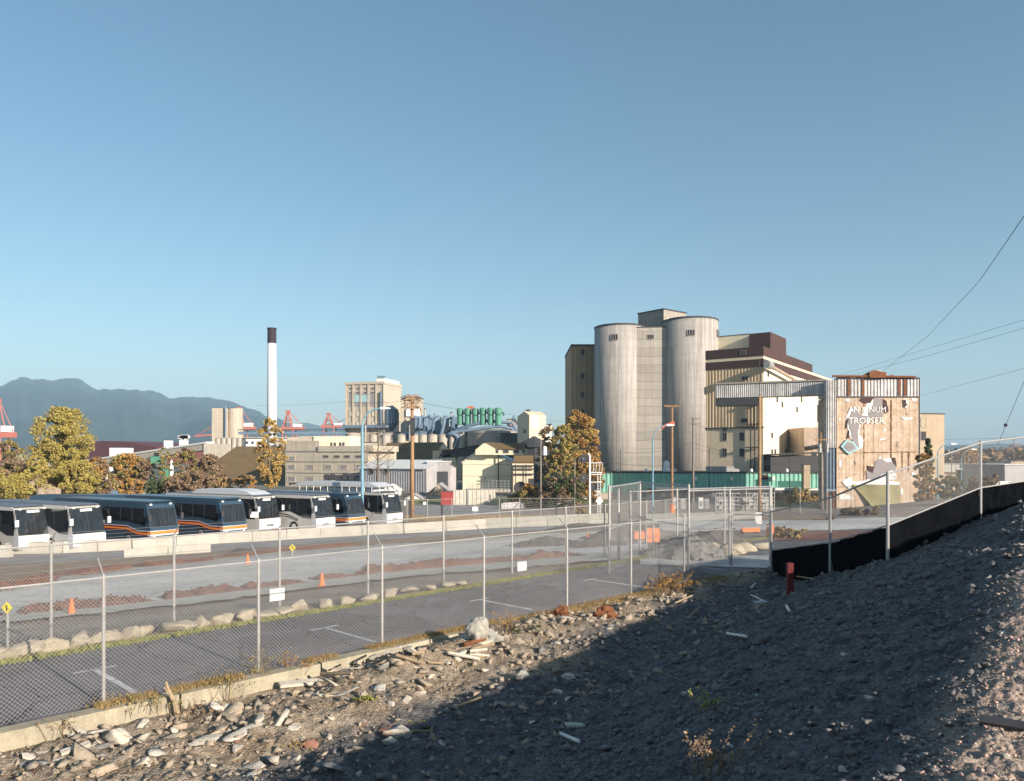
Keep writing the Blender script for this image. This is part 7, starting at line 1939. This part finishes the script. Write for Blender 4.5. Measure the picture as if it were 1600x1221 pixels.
def stick(name, label, cat, a, b, r, m, za=.05, zb=.05, r2=None, d=None, mid=None):
    x0, y0, z0 = ray_ground(*a); x1, y1, z1 = ray_ground(*b)
    pts = [(x0, y0, float(HR(x0, y0)) + za), (x1, y1, float(HR(x1, y1)) + zb)]
    if mid: pts.insert(1, tuple((Vector(pts[0]) + Vector(pts[1])) / 2 + Vector(mid)))
    mb = MB(); mb.tube(pts, r, 6, r2=r2); tag(mb.build(name, m), label, cat)
stick('white_pipe', 'pale pipe lying diagonally in the shade at lower centre', 'pipe', (876, 1152), (904, 1172), .025, 'white_dirty')
stick('white_pipe', 'short white stick lying in the shade at lower centre', 'stick', (828, 1146), (842, 1136), .02, 'white_dirty')
stick('long_board', 'long pale board lying in the shade near the shadow edge', 'board', (712, 1107), (752, 1100), .03, 'wood_plank')
stick('long_board', 'thin pale board in the shade right of the long one', 'board', (640, 1146), (676, 1140), .02, 'wood_plank')
stick('steel_bar', 'rust red steel angle lying from the plastic sack', 'bar', (724, 1011), (758, 1001), .05, 'rust', .15, .18)
stick('steel_bar', 'grey bar lying half sunk on the lit crest at the right edge', 'bar', (1530, 1136), (1640, 1152), .04, 'dark_metal', .05, .05)
for k in range(16):
    px, py = random.uniform(1000, 1270), random.uniform(908, 1000)
    stick('wood_scrap', 'splintered board scrap in the dark rubble around the marker post', 'board', (px, py), (px + random.uniform(-26, 30), py + random.uniform(-9, 9)), random.uniform(.015, .035), random.choice(('wood_plank', 'white_dirty', 'rock_grey')), random.uniform(0, .15), random.uniform(0, .2))
    bpy.context.scene.collection.objects[-1]['group'] = 'board scraps around the marker post'
for k in range(14):
    px = random.uniform(500, 740); py = 1050 - (px - 500) * .14 + random.uniform(0, 16)
    stick('wood_scrap', 'old plank piece in the sunlit heap below the nearest fence', 'board', (px, py), (px + random.uniform(15, 50), py + random.uniform(-5, 8)), random.uniform(.015, .04), random.choice(('wood_plank', 'rock_pale')), random.uniform(.05, .2), random.uniform(.05, .25))
    bpy.context.scene.collection.objects[-1]['group'] = 'planks in the sunlit heap'
# broken stump standing by the kerb
x, y, z = ray_ground(279, 1118); mb = MB(); mb.tube([(x, y, z - .1), (x - .07, y, z + .22), (x - .2, y, z + .5), (x - .23, y, z + .62)], .055, 7, r2=.02); mb.tube([(x - .1, y, z + .3), (x - .26, y - .02, z + .52)], .03, 5, r2=.012)
tag(mb.build('broken_stump', 'wood_plank'), 'leaning broken branch stump standing by the kerb at left', 'stump')
# weeds, vines and grass
def weeds(label, px, py, h, n, spread, m, seed, name='dry_weed', leafy=.4):
    rg = random.Random(seed); x, y, z = ray_ground(px, py); z = float(HR(x, y))
    t = thing(name, label, 'weed', (x, y, z)); mb = MB(); tips = []
    for k in range(n):
        a = Vector((rg.gauss(0, spread), rg.gauss(0, spread * .5), -.03)); hh = h * rg.uniform(.45, 1)
        b = a + Vector((rg.gauss(0, .25) * hh, rg.gauss(0, .15) * hh, hh * .6)); c = b + Vector((rg.gauss(0, .3) * hh, rg.gauss(0, .2) * hh, hh * rg.uniform(.1, .4)))
        mb.tube([a, b, c], .006, 3, r2=.002); tips += [b.lerp(c, q) for q in (.2, .6, 1)]
    mb.build('stems', 'brown_twig', t)
    if leafy:
        T = np.array([tuple(p) for p in tips]); leaves('leaves', T, np.full(len(T), h * .10), int(10 * leafy) + 2, .018, m, t, seed)
weeds('tall brown weed standing at the kerb below the third near fence post', 408, 1068, .8, 16, .10, 'olive_leaf', 1)
weeds('rust brown feathery weed right of the third near fence post', 460, 1052, .55, 16, .10, 'rust_leaf', 2)
weeds('dry twiggy weed left of the third near fence post', 352, 1095, .8, 18, .14, 'olive_leaf', 3)
weeds('bare tangled bramble hanging over the kerb at the far left', 75, 1150, .38, 26, .30, 'brown_twig', 4, leafy=.2)
weeds('dry bramble tangle on the kerb under the first post', 200, 1110, .35, 34, .40, 'olive_leaf', 5, leafy=.3)
weeds('brown bramble in the rubble right of the broken stump', 318, 1118, .3, 22, .22, 'brown_twig', 6, leafy=.2)
weeds('rust coloured feathery weed beside the plastic sack', 790, 985, .7, 14, .06, 'rust_leaf', 7)
weeds('green leafy weed patch right of the plastic sack', 815, 985, .32, 20, .25, 'dark_leaf', 8, leafy=1)
weeds('large rust brown dead bush by the fence at the shadow edge', 1045, 930, .75, 46, .42, 'rust_leaf', 9, leafy=1.6)
weeds('brown dry twigs at the corner of the near fence', 1090, 912, .7, 20, .3, 'brown_twig', 10, leafy=.3)
weeds('bright yellow green plant catching the sun on the shaded slope', 1104, 1120, .34, 9, .05, 'grass_green', 11, leafy=.5)
weeds('dark tall weed at the bottom edge of the shaded slope', 1110, 1215, .5, 16, .10, 'brown_twig', 12, leafy=.4)
weeds('small green weed tuft in the sunlit dirt, lower centre', 570, 1112, .10, 40, .12, 'grass_green', 13, leafy=.8)
weeds('small green tuft near the shadow edge at lower centre', 640, 1131, .07, 30, .14, 'grass_green', 14, leafy=.6)
weeds('yellowing moss tuft at the lower left of the dirt', 455, 1162, .06, 40, .16, 'dry_grass', 15, leafy=.6)
# grass along the kerb and the verge
def grass(name, label, pts, h, m, seed, w=.006):
    rg = np.random.default_rng(seed); Pp = np.asarray(pts); k = len(Pp)
    a = rg.uniform(0, 2 * PI, k); dx = np.stack([np.cos(a), np.sin(a), np.zeros(k)], 1) * w
    hh = h * rg.uniform(.4, 1.2, (k, 1)); tip = Pp + np.concatenate([rg.normal(0, .35, (k, 2)) * hh, hh], 1)
    V_ = np.stack([Pp - dx, Pp + dx, tip], 1).reshape(-1, 3); o = npmesh(name, V_, np.arange(3 * k).reshape(-1, 3), m)
    stuff(o, label, 'grass')
rg = np.random.default_rng(5)
n = 26000; v = rg.uniform(-6, 42, n); w = rg.normal(19.48, .10, n); X, Y = xy(v, w); grass('grass', 'yellow-green grass strip along the far edge of the asphalt lane', np.stack([X, Y, H(X, Y) + .03], 1), .09, 'grass_green', 1, .012)
n = 14000; v = rg.uniform(-4, 14.5, n); v = v[vnoise(v * 1.2, v * 0, 3) > -.2]; w = rg.normal(14.82, .11, len(v)); X, Y = xy(v, w); grass('dry_grass', 'dry matted grass growing over the top of the kerb under the nearest fence', np.stack([X, Y, np.maximum(H(X, Y), .05)], 1), .10, 'dry_grass', 2, .006)
n = 9000; v = rg.uniform(14, 26, n); w = rg.normal(14.5, .25, n); X, Y = xy(v, w); grass('dry_grass', 'sparse dry grass between the rubble heap and the nearest fence', np.stack([X, Y, HR(X, Y)], 1), .10, 'dry_grass', 3, .006)
n = 9000; px = rg.uniform(640, 960, n)
pts_ = []
for k in range(900):
    x, y, z = ray_ground(random.uniform(630, 930), random.uniform(808, 815)); pts_ += [(x + random.gauss(0, .5), y + random.gauss(0, .5), z + .04) for _ in range(8)]
grass('dry_grass', 'tall dry weeds along the foot of the barrier row', pts_, .35, 'dry_grass', 4, .02)

# ================================================================ HAZE
hz = MB(); hz.box(-9000, 9000, -9000, 9000, -9, 620)
hm = bpy.data.materials.new('haze'); hm.use_nodes = True; N = hm.node_tree.nodes; N.clear()
ou = N.new("ShaderNodeOutputMaterial"); pv = N.new("ShaderNodeVolumePrincipled"); pv.inputs['Color'].default_value = (.50, .76, 1.0, 1); pv.inputs['Density'].default_value = HAZE; pv.inputs['Anisotropy'].default_value = 0.0
hm.node_tree.links.new(pv.outputs[0], ou.inputs['Volume'])
o = hz.build('haze', hm, origin=(0, 0, 0)); stuff(o, 'thin pale blue air over the whole scene', 'haze')
